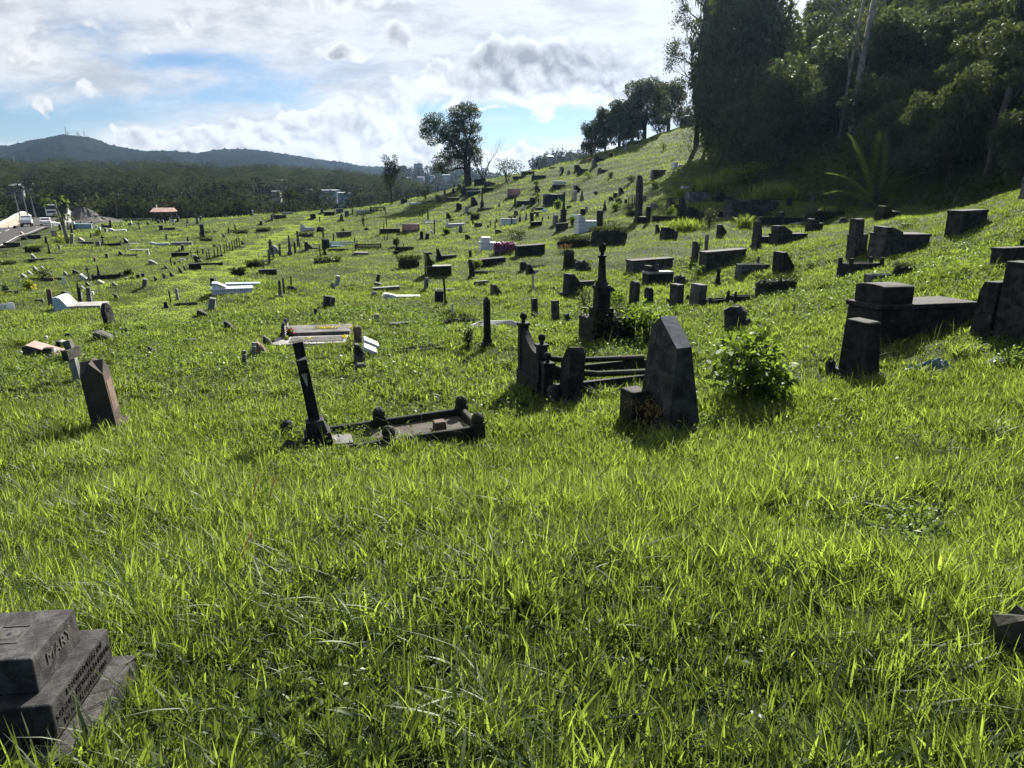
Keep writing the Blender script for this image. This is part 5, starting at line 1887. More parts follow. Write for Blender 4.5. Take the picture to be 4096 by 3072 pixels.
# broken pale cross
sp = Spot('K', 868, 755, 185, 462)
t = thing('broken_cross', 'weathered grey and white cross with a split top, behind the brown gabled headstone', 'cross', sp.loc, rad(4), (rad(1), rad(-4)))
H, s_ = sp.h, .058
MB().box((0, 0, -.2), (s_ * 2, s_ * 2, .2 + H * .56), (.92, .92)).build('shaft', 'light_stone', t, .006)
MB().box((0, 0, H * .56), (s_ * 1.7, .42, H * .25)).build('arms', 'dark_stone', t, .008)
MB().prism([(-s_, 0), (s_ * .9, 0), (s_ * .75, H * .2), (-s_ * 1.3, H * .17)], -s_, s_ * .9, 'y', (0, 0, H * .811)).build('broken_head', 'grey_stone', t, .006)

# pointed black headstone, leaning
sp = Spot('A', 1230, 1278, 92, 285)
t = thing('pointed_headstone', 'tall black pointed headstone with a round emblem, leaning alone in the grass', 'headstone', sp.loc, rad(-4), (rad(3), rad(-5)))
W = .36
MB().prism(profile('gothic', W, sp.h), -.06, .06, 'x').build('tablet', 'black_stone', t, .01)
MB().lathe([(.07, 0), (.07, .008), (.045, .008), (.045, .0)], (0, 0, 0), 18).build('emblem', 'dark_stone', t, 0, False, (.061, 0, sp.h * .76), (0, math.pi / 2, 0))
MB().prism([(-W * .36, H * .08), (W * .36, H * .08), (W * .36, sp.h * .62), (-W * .36, sp.h * .62)], .0605, .066, 'x').build('panel', 'dark_stone', t)

place_all('''
A wedge 1160 1412 255 104 D r=.75|dark fallen gable slab propped in the grass behind the grey cross
A rock 1385 1378 78 82 K|black burnt looking stump of stone beside the fallen gable slab
A tablet 545 1610 130 112 K r=.95|black square post stone in front of the pink ledger
A statue 515 1420 72 60 W bh=.4|white bust on the upper end of the pink ledger grave
''')
sp = Spot('A', 525, 1592, 430, 178)
t = thing('slanted_ledger', 'pinkish white slanted ledger with dark sides, largest slab behind the grey cross', 'grave slab', sp.loc, rad(14), (0, 0))
L, W, H = sp.w * .86, sp.w * .62, sp.h * .85
MB().prism([(-L / 2, -.2), (L / 2, -.2), (L / 2, H * .12), (-L * .42, H), (-L / 2, H * .97)], -W / 2, W / 2).build('block', 'dark_stone', t, .012)
an = math.atan2(H * .88, L * .92)
MB().box((0, 0, 0), (L * .96, W * .96, .025)).build('ledger', 'pink_stone', t, .006, False, (L * .04, 0, H * .565), (0, an, 0))
MB().box((0, 0, .026), (L * .3, W * .45, .008)).build('plaque', 'grey_plaque', t, 0, False, (L * .2, -W * .1, H * .40), (0, an, 0))
NO_GRASS.append((sp.x, sp.y, rad(14), L, W))
sp = Spot('A', 718, 1488, 140, 84)
t = thing('striped_marker', 'dark slanted marker with white stripes behind the grey cross', 'grave marker', sp.loc, rad(16), (0, 0))
L, W, H = sp.w * .9, sp.w * .9, sp.h
MB().prism([(-L / 2, -.2), (L / 2, -.2), (L / 2, H * .4), (-L * .45, H), (-L / 2, H)], -W / 2, W / 2).build('block', 'black_stone', t, .01)
an = math.atan2(H * .6, L * .95)
for i in range(4):
    MB().box((0, 0, 0), (L * .62, W * .09, .008)).build('stripe', 'white_paint', t, 0, False, (L * .03, -W * .3 + W * .2 * i, H * .705), (0, an, 0))

# white twin grave with two slanted framed panels
sp = Spot('A', 735, 1062, 280, 150)
t = thing('twin_tomb', 'white twin grave with two slanted framed panels and a pale slab', 'tomb', sp.loc, rad(12), (0, 0))
k = sp.k
wl, H, W = sp.w * .42, sp.h, sp.w * 1.0
MB().box((sp.w * .72, .02, -.2), (sp.w * 1.35, W * 1.1, .2 + H * .30)).build('slab', 'light_stone', t, .012)
for s in (-1, 1):
    y = s * W * .28
    b = MB().prism([(-wl * .62, -.2), (wl * .62, -.2), (wl * .62, H * .12), (-wl * .2, H), (-wl * .62, H * .94)], y - W * .26, y + W * .26).build('headrest', 'blue_paint', t, .01)
    an = math.atan2(H * .88, wl * .82)
    cx, cz = wl * .21, H * .56
    n_ = Vector((math.sin(an), 0, math.cos(an)))
    for (dx, dy, a, c) in ((-.5, 0, .12, 1.0), (.5, 0, .12, 1.0), (0, -.46, 1.1, .1), (0, .46, 1.1, .1)):
        px_ = cx + math.cos(an) * dx * wl + n_.x * .01
        MB().box((0, 0, 0), (a * wl, c * W * .5, .03)).build('frame', 'white_paint', b, 0, False, (px_, y + dy * W * .48, cz - math.sin(an) * dx * wl + n_.z * .01), (0, an, 0))
    MB().box((0, 0, 0), (wl * .8, W * .34, .015)).build('plaque', 'grey_plaque', b, 0, False, (cx + n_.x * .006, y, cz + n_.z * .006), (0, an, 0))
NO_GRASS.append((sp.x + .5, sp.y + .2, rad(12), sp.w * 2.2, W))

# white tiled double tomb by the path
place_all('''
F tomb 912 216 462 136 X hd=.42 hl=.34 q=.42|white tiled tomb with a slanted head beside the lower path
F tomb 1030 122 380 34 U head=none q=.3|pale blue tomb slab just behind the white tiled tomb
F statue 730 84 34 84 W bh=.2|white figurine on the head of the white tiled tomb
F wedge 890 108 76 26 Z|black little slanted plaque on the pale blue tomb slab
''')

# flower grave: two plots, glossy arch headstone
sp = Spot('F', 1790, 735, 820, 60)
t = thing('twin_plot', 'two low grave slabs side by side, one gravel, one with a yellow filled recess', 'grave plot', sp.loc, rad(9), (0, 0))
L = sp.w * .98
MB().box((0, .02, -.2), (L, .86, .24)).build('kerb_slab', 'light_stone', t, .012)
MB().box((.12, .02, .041), (L * .72, .52, .012)).build('gravel', 'gravel_grey', t)
far = MB().box((.02, 1.02, -.2), (L * .96, .95, .31)).build('ledger', 'grey_stone', t, .015)
MB().box((.22, 1.02, .1105), (L * .36, .30, .006)).build('recess', 'polished_black', far)
NO_GRASS.append((sp.x - .1, sp.y + .4, rad(9), L, 1.95))
pl = Leaves()
for cx, cy, n in ((.22, 1.02, 90), (.85, .9, 16), (.75, .1, 30), (-.1, .0, 18)):
    p = np.stack([cx + rng.normal(0, L * .09 if n > 60 else .06, n), cy + rng.normal(0, .06, n), np.full(n, .12 if cy > .5 else .06)], 1)
    pl.add(*leaf_quads(p, .05, .8, np.array([0, -.2, 1.0])))
o_ = link('plot_flowers', pl.mesh('plot_flowers', 'petal_yellow'), None, sp.loc, (0, 0, rad(9)))
tag(o_, 'scattered yellow flowers lying on the two low grave slabs', 'flowers')
sp2 = Spot('F', 1502, 712, 74, 222)
t = thing('arch_headstone', 'glossy black double arch headstone with white lines at the flower grave', 'headstone', sp2.loc, rad(9), (0, rad(1)))
for y, hh in ((-.18, .96), (.2, 1.0)):
    tb = MB().prism(profile('round', .36, sp2.h * hh), -.035, .035, 'x', (0, 0, 0)).build('tablet', 'polished_black', t, .008, False, (0, y, 0))
    for i in range(5):
        MB().box((.0355, 0, sp2.h * (.25 + .11 * i)), (.003, .24 - .02 * (i % 2), .02)).build('inscription_line', 'lettering', tb)
    MB().box((-.0365, 0, sp2.h * .3), (.003, .26, .012)).box((-.0365, 0, sp2.h * .45), (.003, .26, .012)).build('edge_line', 'lettering', tb)
MB().box((0, 0, -.2), (.2, .95, .26)).build('plinth', 'light_stone', t, .01)

# big black leaning cross and its kerb
sp = Spot('M', 612, 1035, 200, 925)
t = thing('leaning_cross', 'tall black stone cross leaning over a stepped base with a pale peeled patch', 'cross', sp.loc, rad(18), (rad(1), rad(-7)))
H = sp.h
b = MB().box((0, 0, -.3), (.36, .40, .30 + H * .12), (.86, .86)).box((0, 0, H * .119), (.25, .29, H * .12), (.82, .82))
b.build('stepped_base', 'black_stone', t, .01)
s_ = .062
MB().box((0, 0, H * .235), (s_ * 2.15, s_ * 2.15, H * .765), (.9, .9)).build('shaft', 'black_stone', t, .006)
for s in (-1, 1):
    MB().box((0, s * .145, H * .74), (s_ * 1.95, .165, H * .125), (.94, .96)).build('arm', 'black_stone', t, .006)
MB().prism([(-.045, H * .735), (.04, H * .735), (.02, H * .66), (.012, H * .6), (.002, H * .575), (-.016, H * .62), (-.03, H * .68)], -.0015, .0015).build(
    'peeled_patch', 'light_stone', t, 0, False, (0, -.0645, 0), (rad(.35), 0, 0))
MB().box((.27, -.02, -.1), (.25, .33, .13)).build('foot_slab', 'grey_stone', t, .01, False, (0, 0, 0), (0, rad(9), 0))
NO_GRASS.append((sp.x, sp.y, rad(18), .3, .34))
sp = Spot('M', 1180, 985, 1640, 110)
yaw = rad(19)
t = thing('knobbed_kerb', 'mossy black kerb with knobbed posts around the plot of the leaning cross', 'grave kerb', sp.loc, yaw, (0, rad(-2.5)))
L, W = sp.w * .97, .78
for s in (-1, 1):
    MB().box((0.03, s * W / 2, -.25), (L, .1, .35), (1, .7)).build('kerb_bar', 'mossy_stone', t, .02)
    for j, x in enumerate((-L / 2, 0.02, L / 2)):
        pm = MB().box((x, s * W / 2, -.22), (.15, .15, .36), (.95, .95)).ball((x, s * W / 2, .185), .085, 12).rough(.004, j + s)
        pm.build('corner_post', 'mossy_stone' if j else 'black_stone', t, .012)
MB().box((L / 2, 0, -.25), (.1, W - .16, .36), (.7, 1)).build('kerb_bar', 'mossy_stone', t, .02)
MB().box((.0, 0, -.2), (L - .12, W - .11, .21)).build('infill', 'dirt', t)
MB().box((L * .31, -.12, .0), (.16, .16, .14), (.9, .9)).build('stub', 'brown_stone', t, .015)
LOW_GRASS.append((sp.x, sp.y, 1.9))
print('KERB', sp.loc, L, [h1(sp.x + a * math.cos(yaw), sp.y + a * math.sin(yaw)) - sp.z for a in (-1, 0, 1)])
NO_GRASS.append((sp.x, sp.y, yaw, L, .1))

# big black gabled stone in the near grass
sp = Spot('L', 1235, 935, 460, 815)
t = thing('gabled_monument', 'large black gabled gravestone with pale sky glare painted on its slope, the nearest tall stone', 'gravestone', sp.loc, rad(20), (rad(-1), rad(-1)))
H, W = sp.h, .76
tb, tt = .54, .21
yl = [(-W / 2, W / 2)]
pts = []
for x0, f in ((-tb * .5, 0), (tb * .5, 0)):
    pts += [(x0, -W * .55, -.25), (x0, W * .5, -.25)]
sh, sh2 = H * .77, H * .9
xs = (-tt / 2, tt / 2)
for x0 in xs:
    pts += [(x0, -W * .42, sh), (x0, W * .40, sh2)]
for x0 in xs:
    pts += [(x0, W * .12, H)]
# 0,1 back bottom; 2,3 front bottom; 4,5 back shoulder; 6,7 front shoulder; 8 back peak; 9 front peak
fs = [(0, 1, 5, 8, 4), (2, 6, 9, 7, 3), (0, 4, 6, 2), (1, 3, 7, 5), (4, 8, 9, 6), (5, 7, 9, 8), (0, 2, 3, 1)]
fs = [f[::-1] for f in fs]
fs[0] = (0, 4, 8, 5, 1)
MB().add(pts, fs).build('stone', 'dark_stone', t, .006)
MB().box((-.36, .24, -.25), (.28, .34, .25 + H * .34), (.9, .9)).rough(.012, 3).build('foot_block', 'mossy_stone', t, .02)
MB().prism([(W * -.415, sh + .004), (W * .118, H + .004), (W * .118, H - .003), (W * -.415, sh - .003)], -tt / 2 - .003, tt / 2 + .003, 'x').build('slope_glare', 'glare_cap', t)  # thin pale sheet: the sky's glare on the slope put into colour
p = np.stack([rng.normal(-.3, .12, 500), rng.normal(.02, .2, 500), rng.uniform(.05, .42, 500)], 1)
V, F, T = leaf_quads(p, .09, .16, np.array([0, 0, .3]), .5)
link('dead_grass', np_mesh('dead_grass', V, F, 'dry_seed', T), t)
NO_GRASS.append((sp.x, sp.y, rad(20), .3, .6))

# scroll-shouldered headboard with ball finials and kerb rails
sp = Spot('L', 235, 655, 300, 545)
yaw = rad(20)
t = thing('scroll_tomb', 'black plot with a scroll topped headboard and three ball finials', 'grave plot', sp.loc, yaw, (0, 0))
H = sp.h * 1.02
w2 = .34
prof = [(-w2, -.25), (w2, -.25), (w2, H * .78)] + [(w2 - 2 * w2 * i / 10, H * (.78 - .30 * math.sin(math.pi * .5 * i / 10) + .06 * (i / 10))) for i in range(1, 10)] + [(-w2, H * .55)]
hb = MB().prism(prof, -.06, .06, 'x').build('headboard', 'black_stone', t, .008)
MB().box((0, 0, -.25), (.2, .95, .25 + H * .2)).build('plinth', 'black_stone', t, .012)
for y, hh in ((w2 + .06, 1.0), (-w2 - .06, .80), (-w2 - .30, .56)):
    MB().box((0, y, -.25), (.15, .13, .25 + H * hh * .80)).box((0, y, H * hh * .8), (.19, .17, H * .035)).build('finial_post', 'black_stone', t, .01)
    MB().lathe([(.03, 0), (.035, .03), (.022, .045)], (0, y, H * hh * .8 + H * .035)).ball((0, y, H * hh * .8 + H * .035 + .10), .062, 14).build('ball_finial', 'black_stone', t, 0, True)
MB().box((.02, -w2 - .18, -.2), (.09, .2, .2 + H * .45)).build('side_panel', 'black_stone', t, .01)
for y in (.42, -.56):
    MB().tube([(.06, y, H * .42), (.3, y, H * .33), (.9, y, H * .25), (2.3, y, H * .20)], .05, 8).build('rail', 'mossy_stone', t, 0, True)
    MB().box((1.2, y, -.25), (2.3, .1, .25 + H * .17)).build('rail_wall', 'mossy_stone', t, .01)
NO_GRASS.append((sp.x, sp.y, yaw, .2, .95))
place_all('''
L tablet 515 745 180 395 K top=broken r=.8 lean=4|black split stone leaning at the near corner of the scroll topped plot
L rock 395 745 110 110 D|dark stone lump at the foot of the scroll topped plot
''')

# urn column on a big plinth
sp = Spot('H', 590, 1560, 600, 1080)
k = sp.k
t = thing('urn_column', 'tall black column crowned by an urn, rising from an overgrown plinth', 'monument', sp.loc, rad(18), (0, rad(-1)))
H = sp.h
MB().box((.12, .1, -.3), (1.0, .75, .3 + H * .25), (.99, .99)).build('plinth', 'black_stone', t, .02)
cx = -.06
MB().box((cx, 0, H * .251), (.40, .40, H * .10)).box((cx, 0, H * .35), (.28, .28, H * .19), (.95, .95)).box((cx, 0, H * .54), (.32, .32, H * .035), (.9, .9)).build('pedestal', 'black_stone', t, .012)
MB().lathe([(.14, H * .575), (.13, H * .60), (.10, H * .625), (.088, H * .65), (.07, H * .845), (.10, H * .855), (.095, H * .87), (.06, H * .875)], (cx, 0, 0), 16).build('shaft', 'black_stone', t, 0, False)
MB().lathe([(.04, H * .875), (.035, H * .895), (.07, H * .92), (.078, H * .95), (.062, H * .968), (.072, H * .972), (.05, H * .985), (.016, H * .993), (.02, H * 1.0), (.004, H * 1.01)], (cx, 0, 0), 16).build('urn', 'black_stone', t, 0, True)
NO_GRASS.append((sp.x, sp.y, rad(18), 1.1, .8))

p = np.stack([rng.uniform(-.42, .66, 900), rng.uniform(-.3, .48, 900), H * .25 + rng.random(900) ** 2 * .22], 1)
sd = rng.random(900) < .4
p[sd, 1] = -.28 - rng.random(sd.sum()) * .08
p[sd, 2] = H * rng.uniform(.02, .26, sd.sum())
V, F, T = leaf_quads(p, .09, .4, np.array([0, -.5, .5]))
link('creeper', np_mesh('creeper', V, F, 'tree_leaf', T), t)

# square black pillar
sp = Spot('G', 1520, 1345, 150, 555)
t = thing('black_pillar', 'square black pillar with a chisel top on a stepped base, in mid meadow', 'monument', sp.loc, rad(17), (0, rad(-.5)))
S = sp.w / sum(proj(sp, YAW0))
H = sp.h
MB().box((0, 0, -.3), (S, S, .3 + H * .08)).box((0, 0, H * .079), (S * .8, S * .8, H * .09), (.86, .86)).build('base', 'black_stone', t, .012)
MB().box((0, 0, H * .168), (S * .56, S * .56, H * .75), (.97, .97)).build('shaft', 'black_stone', t, .008)
MB().prism([(-S * .27, 0), (S * .27, 0), (0, H * .085)], -S * .27, S * .27, 'y', (0, 0, H * .9175)).build('chisel_top', 'dark_stone', t, .004)
NO_GRASS.append((sp.x, sp.y, rad(17), S, S))

# polished black tomb with an overhanging cap
sp = Spot('G', 975, 545, 300, 245)
t = thing('capped_tomb', 'polished black tomb with an overhanging cap on its tall head', 'tomb', sp.loc, rad(20), (0, 0))
L = sp.w / 1.08
W, H = L * .38, sp.h
MB().box((0, 0, -.3), (L, W, .3 + H * .36)).build('body', 'polished_black', t, .01)
MB().box((.02 * L, 0, H * .361), (L * 1.02, W * 1.06, H * .035)).build('lid', 'light_stone', t, .008)
MB().prism([(-L * .5, H * .397), (-L * .26, H * .397), (-L * .27, H * .56), (-L * .40, H * .91), (-L * .5, H * .91)], -W * .42, W * .42).build('head', 'polished_black', t, .008)
MB().box((-L * .405, 0, H * .911), (L * .27, W, H * .09)).build('cap', 'polished_black', t, .01)
NO_GRASS.append((sp.x, sp.y, rad(20), L, W))

# coffin shaped pale slab
sp = Spot('G', 1612, 1138, 560, 82)
t = thing('coffin_slab', 'pale grey coffin shaped slab half hidden by the black pillar', 'grave slab', sp.loc, rad(10), (0, 0))
L = sp.w / 1.02
W, H = L * .36, sp.h
out = [(-L / 2, -W * .3), (-L * .3, -W / 2), (L / 2, -W * .3), (L / 2, W * .3), (-L * .3, W / 2), (-L / 2, W * .3)]
pts = [(x, y, -.2) for x, y in out] + [(x, y, H * .45) for x, y in out] + [(x * .62, y * .12, H) for x, y in out]
fs = [(i, (i + 1) % 6, (i + 1) % 6 + 6, i + 6) for i in range(6)] + [(i + 6, (i + 1) % 6 + 6, (i + 1) % 6 + 12, i + 12) for i in range(6)] + [tuple(range(12, 18))]
MB().add(pts, fs).build('slab', 'light_stone', t, .01)
NO_GRASS.append((sp.x, sp.y, rad(10), L, W))

# round-topped stone with leaning white slabs
place_all('''
G tablet 92 1345 92 220 B top=round r=.8|dark brown round-topped headstone behind the leaning white slabs
G tablet 102 1545 132 225 D top=slope r=1 lean=4|dark sloping block in front of the round-topped brown headstone
G rock 120 1600 130 70 G|grey broken foot stone below the dark sloping block
''')
for (zx, zy, ln, lab) in ((225, 1345, 165, 'upper white marble slab leaning against the round-topped brown headstone'),
                          (215, 1425, 140, 'lower white marble slab lying beneath the leaning one')):
    sp = Spot('G', zx, zy + 40, ln, 60)
    t = thing('leaning_slab', lab, 'marble slab', (sp.x, sp.y, sp.z), rad(14), (0, 0))
    MB().box((0, 0, 0), (sp.w * 1.05, .42, .07)).build('slab', 'white_paint', t, .008, False, (0, 0, .14), (0, rad(27), 0))

# stepped monument at the right edge
sp = Spot('J', 2175, 1240, 440, 815)
t = thing('shouldered_monument', 'tall black shouldered monument with a small plaque, cut by the right edge', 'monument', sp.loc, rad(20), (0, 0))
H = sp.h
MB().prism([(-.36, -.25), (.36, -.25), (.33, H), (-.33, H)], -.16, .16, 'x').build('main_stone', 'black_stone', t, .012)
for s in (-1, 1):
    MB().prism([(s * .362, -.25), (s * .72, -.25), (s * .66, H * .55), (s * .6, H * .70), (s * .362, H * .71)][::s], -.2, .15, 'x').build('shoulder', 'black_stone', t, .012)
MB().box((-.2085, .45, H * .17), (.012, .15, H * .09)).build('plaque', 'dark_stone', t)
NO_GRASS.append((sp.x, sp.y, rad(20), .4, 1.4))

# rubbish
for (z, x, y, w_, h_, m, lab) in (('J', 1235, 1622, 330, 105, 'plastic_teal', 'crumpled teal plastic sack in the grass beside the broad tapering headstone'),
                                  ('J', 975, 1655, 190, 70, 'plastic_teal', 'small teal plastic scrap next to the crumpled sack'),
                                  ('J', 1900, 1585, 230, 90, 'plastic_white', 'white rag among weeds on the right hand slope'),
                                  ('G', 1690, 1555, 60, 34, 'plastic_white', 'white litter scrap in the grass by the scroll topped plot'),
                                  ('K', 800, 1030, 66, 44, 'plastic_white', 'white litter scrap near the brown gabled headstone'),
                                  ('D', 1600, 1240, 64, 36, 'plastic_white', 'white plastic bag lying on the dark flat tomb in mid hillside'),
                                  ('D', 1912, 1308, 100, 36, 'plastic_white', 'blue white bag near the white tiled tomb on the slope')):
    sp = Spot(z, x, y, w_, h_)
    b = MB()
    r_ = random.Random(int(x))
    n = 13
    pts, fs = [], []
    for i in range(n):
        for j in range(n):
            a, c = i / (n - 1) * 2 - 1, j / (n - 1) * 2 - 1
            e = max(0, 1 - a * a) * max(0, 1 - c * c)
            pts.append((a * sp.w * .5 * r_.uniform(.85, 1.1), c * sp.w * .35 * r_.uniform(.85, 1.1), .05 + sp.h * e ** .6 * r_.uniform(.45, 1.15)))
    for i in range(n - 1):
        for j in range(n - 1):
            fs.append((i * n + j, (i + 1) * n + j, (i + 1) * n + j + 1, i * n + j + 1))
    o_ = b.add(pts, fs).build('plastic_litter', m, None, 0, False, sp.loc)
    tag(o_, lab, 'litter')

place_all(MISC)
tg = [o for o in COL.objects if o.get('label', '').startswith('grave draped in shiny')][0]
gsp = Spot('G', 1705, 300, 245, 92)
tl = (gsp.w * .86, gsp.w * .43, gsp.h)
for mt_, n_ in (('tinsel', 420), ('tinsel_purple', 500), ('petal_white', 260), ('petal_pink', 260)):
    p = np.stack([rng.uniform(-.52, .52, n_) * tl[0], -tl[1] * .5 * rng.uniform(.9, 1.12, n_), rng.uniform(.3, 1.05, n_) * tl[2]], 1)
    up_ = rng.random(n_) < .4
    p[up_, 1] = rng.uniform(-.5, .5, up_.sum()) * tl[1]
    p[up_, 2] = tl[2] * 1.04
    V, F, T = leaf_quads(p, .13, .5)
    link('tinsel_strands', np_mesh('tinsel_strands', V, F, mt_, T), tg)
for u_, v_, r_ in ((850, 535, .75), (900, 548, .6), (930, 520, .5), (815, 545, .45), (640, 440, .6), (520, 415, .7)):
    LOW_GRASS.append((*hit(u_, v_)[:2], r_))
place_all('''
L shrub 1790 752 720 590 x lm=shrub_leaf ls=.13 asp=.55 dn=2.2|broad leaved green bush behind the large gabled gravestone
H shrub 1080 1580 560 470 x lm=shrub_leaf ls=.13 asp=.5 dn=1.6|leafy bush growing over the plinth of the urn column
H shrub 760 1190 260 200 x lm=shrub_leaf ls=.12 asp=.5|bright leaves sprouting behind the urn column
H shrub 400 1290 260 330 x lm=tree_leaf ls=.10 asp=.3|ferns climbing the plinth of the urn column
P rock 1960 1580 620 400 M|big dark boulder like stone in the grass at the right edge
P rock 860 470 170 90 K|dark stone sunk among weeds in the right foreground
P shrub 900 740 800 250 x lm=weed_leaf ls=.045 asp=.5 dn=.9|patch of dark broad leaved weeds in the right foreground
P shrub 1250 620 600 200 x lm=weed_leaf ls=.045 asp=.5 dn=.9|second patch of broad leaved weeds beside the sunken dark stone
M shrub 900 930 400 60 x lm=weed_leaf ls=.035 asp=.5|low weeds inside the knobbed kerb plot
L shrub 760 440 420 110 x lm=weed_leaf ls=.06 asp=.3|weeds growing between the rails of the scroll topped plot
L shrub 620 640 150 130 x lm=shrub_leaf ls=.06|small weeds beside the split stone of the scroll topped plot
L shrub 1560 960 300 120 x lm=weed_leaf ls=.07 asp=.3|weeds at the foot of the large gabled gravestone
''')

# golden foxtails in the foreground
for (u, v, hh, lab) in ((251, 522, 34, 'golden foxtail seed head arching in the foreground grass'), (268, 522, 33, 'second golden foxtail seed head just east of the arching one'),
                        (241, 580, 30, 'thin golden foxtail lower in the foreground grass')):
    x, y, z = hit(u, v)
    H = hh * y * 1.08 / FPX + .14
    t = thing('foxtail', lab, 'seed head', (x, y, z), 0, (rad(-2), rad(8)), 'golden foxtails in the foreground')
    MB().tube([(0, 0, 0), (.0, 0, H * .5), (.02, 0, H * .8), (.05, 0, H)], [.002, .002, .0018, .001], 5).build('stalk', 'dry_seed', t)
    n = 420
    f = rng.uniform(.52, 1.0, n)
    p = np.stack([np.interp(f, [0, .5, .8, 1], [0, 0, .02, .05]), np.zeros(n), f * H], 1)
    V, F, T = leaf_quads(p, .016, .12, np.array([0, 0, .6]), 0)
    link('spike', np_mesh('spike', V, F, 'dry_seed', T), t)

# ------------------------------------------------------------------ road, vehicles, shelter, poles
def wpt(u, v, d, dz=0.0):
    p, q = ray(u, v)
    return Vector((p * d, d, CAM_Z + q * d + dz))


ROAD_C = [Vector(p) for p in ((-51, 66), (-61, 84), (-73, 108), (-89, 137), (-106, 166), (-124, 196), (-148, 232))]
RW = 3.9


def road_frames():
    out = []
    for i, c in enumerate(ROAD_C):
        d = (ROAD_C[min(i + 1, len(ROAD_C) - 1)] - ROAD_C[max(i - 1, 0)]).normalized()
        out.append((c, d, Vector((d.y, -d.x))))
    # refine
    fin = []
    for (c0, d0_, n0), (c1, d1_, n1) in zip(out[:-1], out[1:]):
        for k in range(8):
            f = k / 8
            fin.append((c0.lerp(c1, f), d0_.lerp(d1_, f).normalized(), n0.lerp(n1, f).normalized()))
    fin.append(out[-1])
    return fin


RF = road_frames()
_rz = []
for c, d, n in RF:
    zz = [h1(*(c + n * o_)) for o_ in (-5.5, -3, 0, 3, 5.5)]
    _rz.append(max(zz) + .07)
for _ in range(3):
    _rz = [(_rz[max(i - 1, 0)] + 2 * _rz[i] + _rz[min(i + 1, len(_rz) - 1)]) / 4 for i in range(len(_rz))]
    _rz = [max(a, b) for a, b in zip(_rz, _rz)]
_rz = [z + .05 for z in _rz]


def road_strip(name, o0, o1, dz, mat, i0=0, i1=None, kind='structure', step=1):
    pts, fs = [], []
    fr_ = list(zip(RF, _rz))[i0:i1]
    for (c, d, n), z in fr_:
        a, b = c + n * o0, c + n * o1
        pts += [(a.x, a.y, z + dz), (b.x, b.y, z + dz)]
    for i in range(0, len(fr_) - 1, step):
        fs.append((2 * i, 2 * i + 1, 2 * i + 3, 2 * i + 2))
    return tag(MB().add(pts, fs).build(name, mat), kind=kind)


road_strip('road', -RW, RW, 0.0, 'asphalt')
road_strip('road_marking', -.08, .08, .012, 'road_line', step=2)
road_strip('road_marking', 3.3, 3.42, .012, 'road_line')


def road_at(y):
    for i in range(len(RF) - 1):
        if RF[i][0].y <= y <= RF[i + 1][0].y:
            f = (y - RF[i][0].y) / (RF[i + 1][0].y - RF[i][0].y)
            return RF[i][0].lerp(RF[i + 1][0], f), RF[i][1], RF[i][2], _rz[i] * (1 - f) + _rz[i + 1] * f
    return RF[-1] + (_rz[-1],)


# parapet of the bridge: a low concrete wall, higher where it arches
t = thing('bridge_parapet', 'pale concrete parapet curving along the far side of the road', 'parapet')
pts, fs, cap = [], [], []
seg = [(i, rf, z) for i, (rf, z) in enumerate(zip(RF, _rz)) if 96 < rf[0].y < 200]
for i, (c, d, n), z in seg:
    f = (c.y - 96) / 104
    hh = .75 + 1.0 * max(0, math.sin(math.pi * min(1, max(0, (f - .30) / .62)))) ** .7
    a, b = c - n * 4.8, c - n * 4.45
    pts += [(a.x, a.y, z - .6), (b.x, b.y, z - .6), (b.x, b.y, z + hh), (a.x, a.y, z + hh)]
    m_ = (a + b) / 2
    cap.append((m_.x, m_.y, z + hh + .06))
for i in range(len(seg) - 1):
    for k in range(4):
        fs.append((i * 4 + k, i * 4 + (k + 1) % 4, i * 4 + 4 + (k + 1) % 4, i * 4 + 4 + k))
MB().add(pts, fs).build('wall', 'cream_stone', t)
MB().tube(cap, .16, 6).build('coping', 'white_paint', t)

t = thing('guard_rail', 'white guard rail with posts on the near side of the road', 'guard rail')
gp = [(c + n * 4.2, z) for (c, d, n), z in zip(RF, _rz) if 104 < c.y < 152]
MB().tube([(p.x, p.y, z + .62) for p, z in gp], .09, 6).build('rail', 'white_paint', t)
b = MB()
for p, z in gp:
    b.box((p.x, p.y, z - .4), (.14, .14, 1.05))
b.build('posts', 'white_paint', t)

t = thing('sheeting_fence', 'white sagging plastic sheeting strung beside the road', 'sheeting')
pts, fs = [], []
gp = [(c + n * 4.6, z) for (c, d, n), z in zip(RF, _rz) if 142 < c.y < 196]
gg = []
for (p0, z0), (p1, z1) in zip(gp[:-1], gp[1:]):
    for k in range(4):
        gg.append((p0.lerp(p1, k / 4), z0 + (z1 - z0) * k / 4))
for i, (p, z) in enumerate(gg):
    sag = 1.0 - .42 * abs(math.sin(i * .42))
    for j in range(6):
        f = j / 5
        pts.append((p.x + .35 * math.sin(i * .9 + f * 2), p.y + .3 * math.sin(i * 1.7), z - .5 + 3.4 * f * sag))
for i in range(len(gg) - 1):
    for j in range(5):
        fs.append((i * 6 + j, (i + 1) * 6 + j, (i + 1) * 6 + j + 1, i * 6 + j + 1))
MB().add(pts, fs).build('sheet', 'white_cloth', t)
b = MB()
for p, z in gg[::8]:
    b.box((p.x, p.y, z - .5), (.12, .12, 3.6))
b.build('stakes', 'old_timber', t)


def wheel(parent, x, y, r, wd):
    tyre = MB().lathe([(r * .55, -wd / 2), (r, -wd / 2), (r, wd / 2), (r * .55, wd / 2)], (0, 0, 0), 18).build('wheel', 'tyre_rubber', parent, .015, False, (x, y, r), (0, math.pi / 2, 0))
    MB().lathe([(.02, wd * .42), (r * .56, wd * .45), (r * .56, -wd * .45), (.02, -wd * .42)], (0, 0, 0), 14).build('rim', 'chrome', tyre)


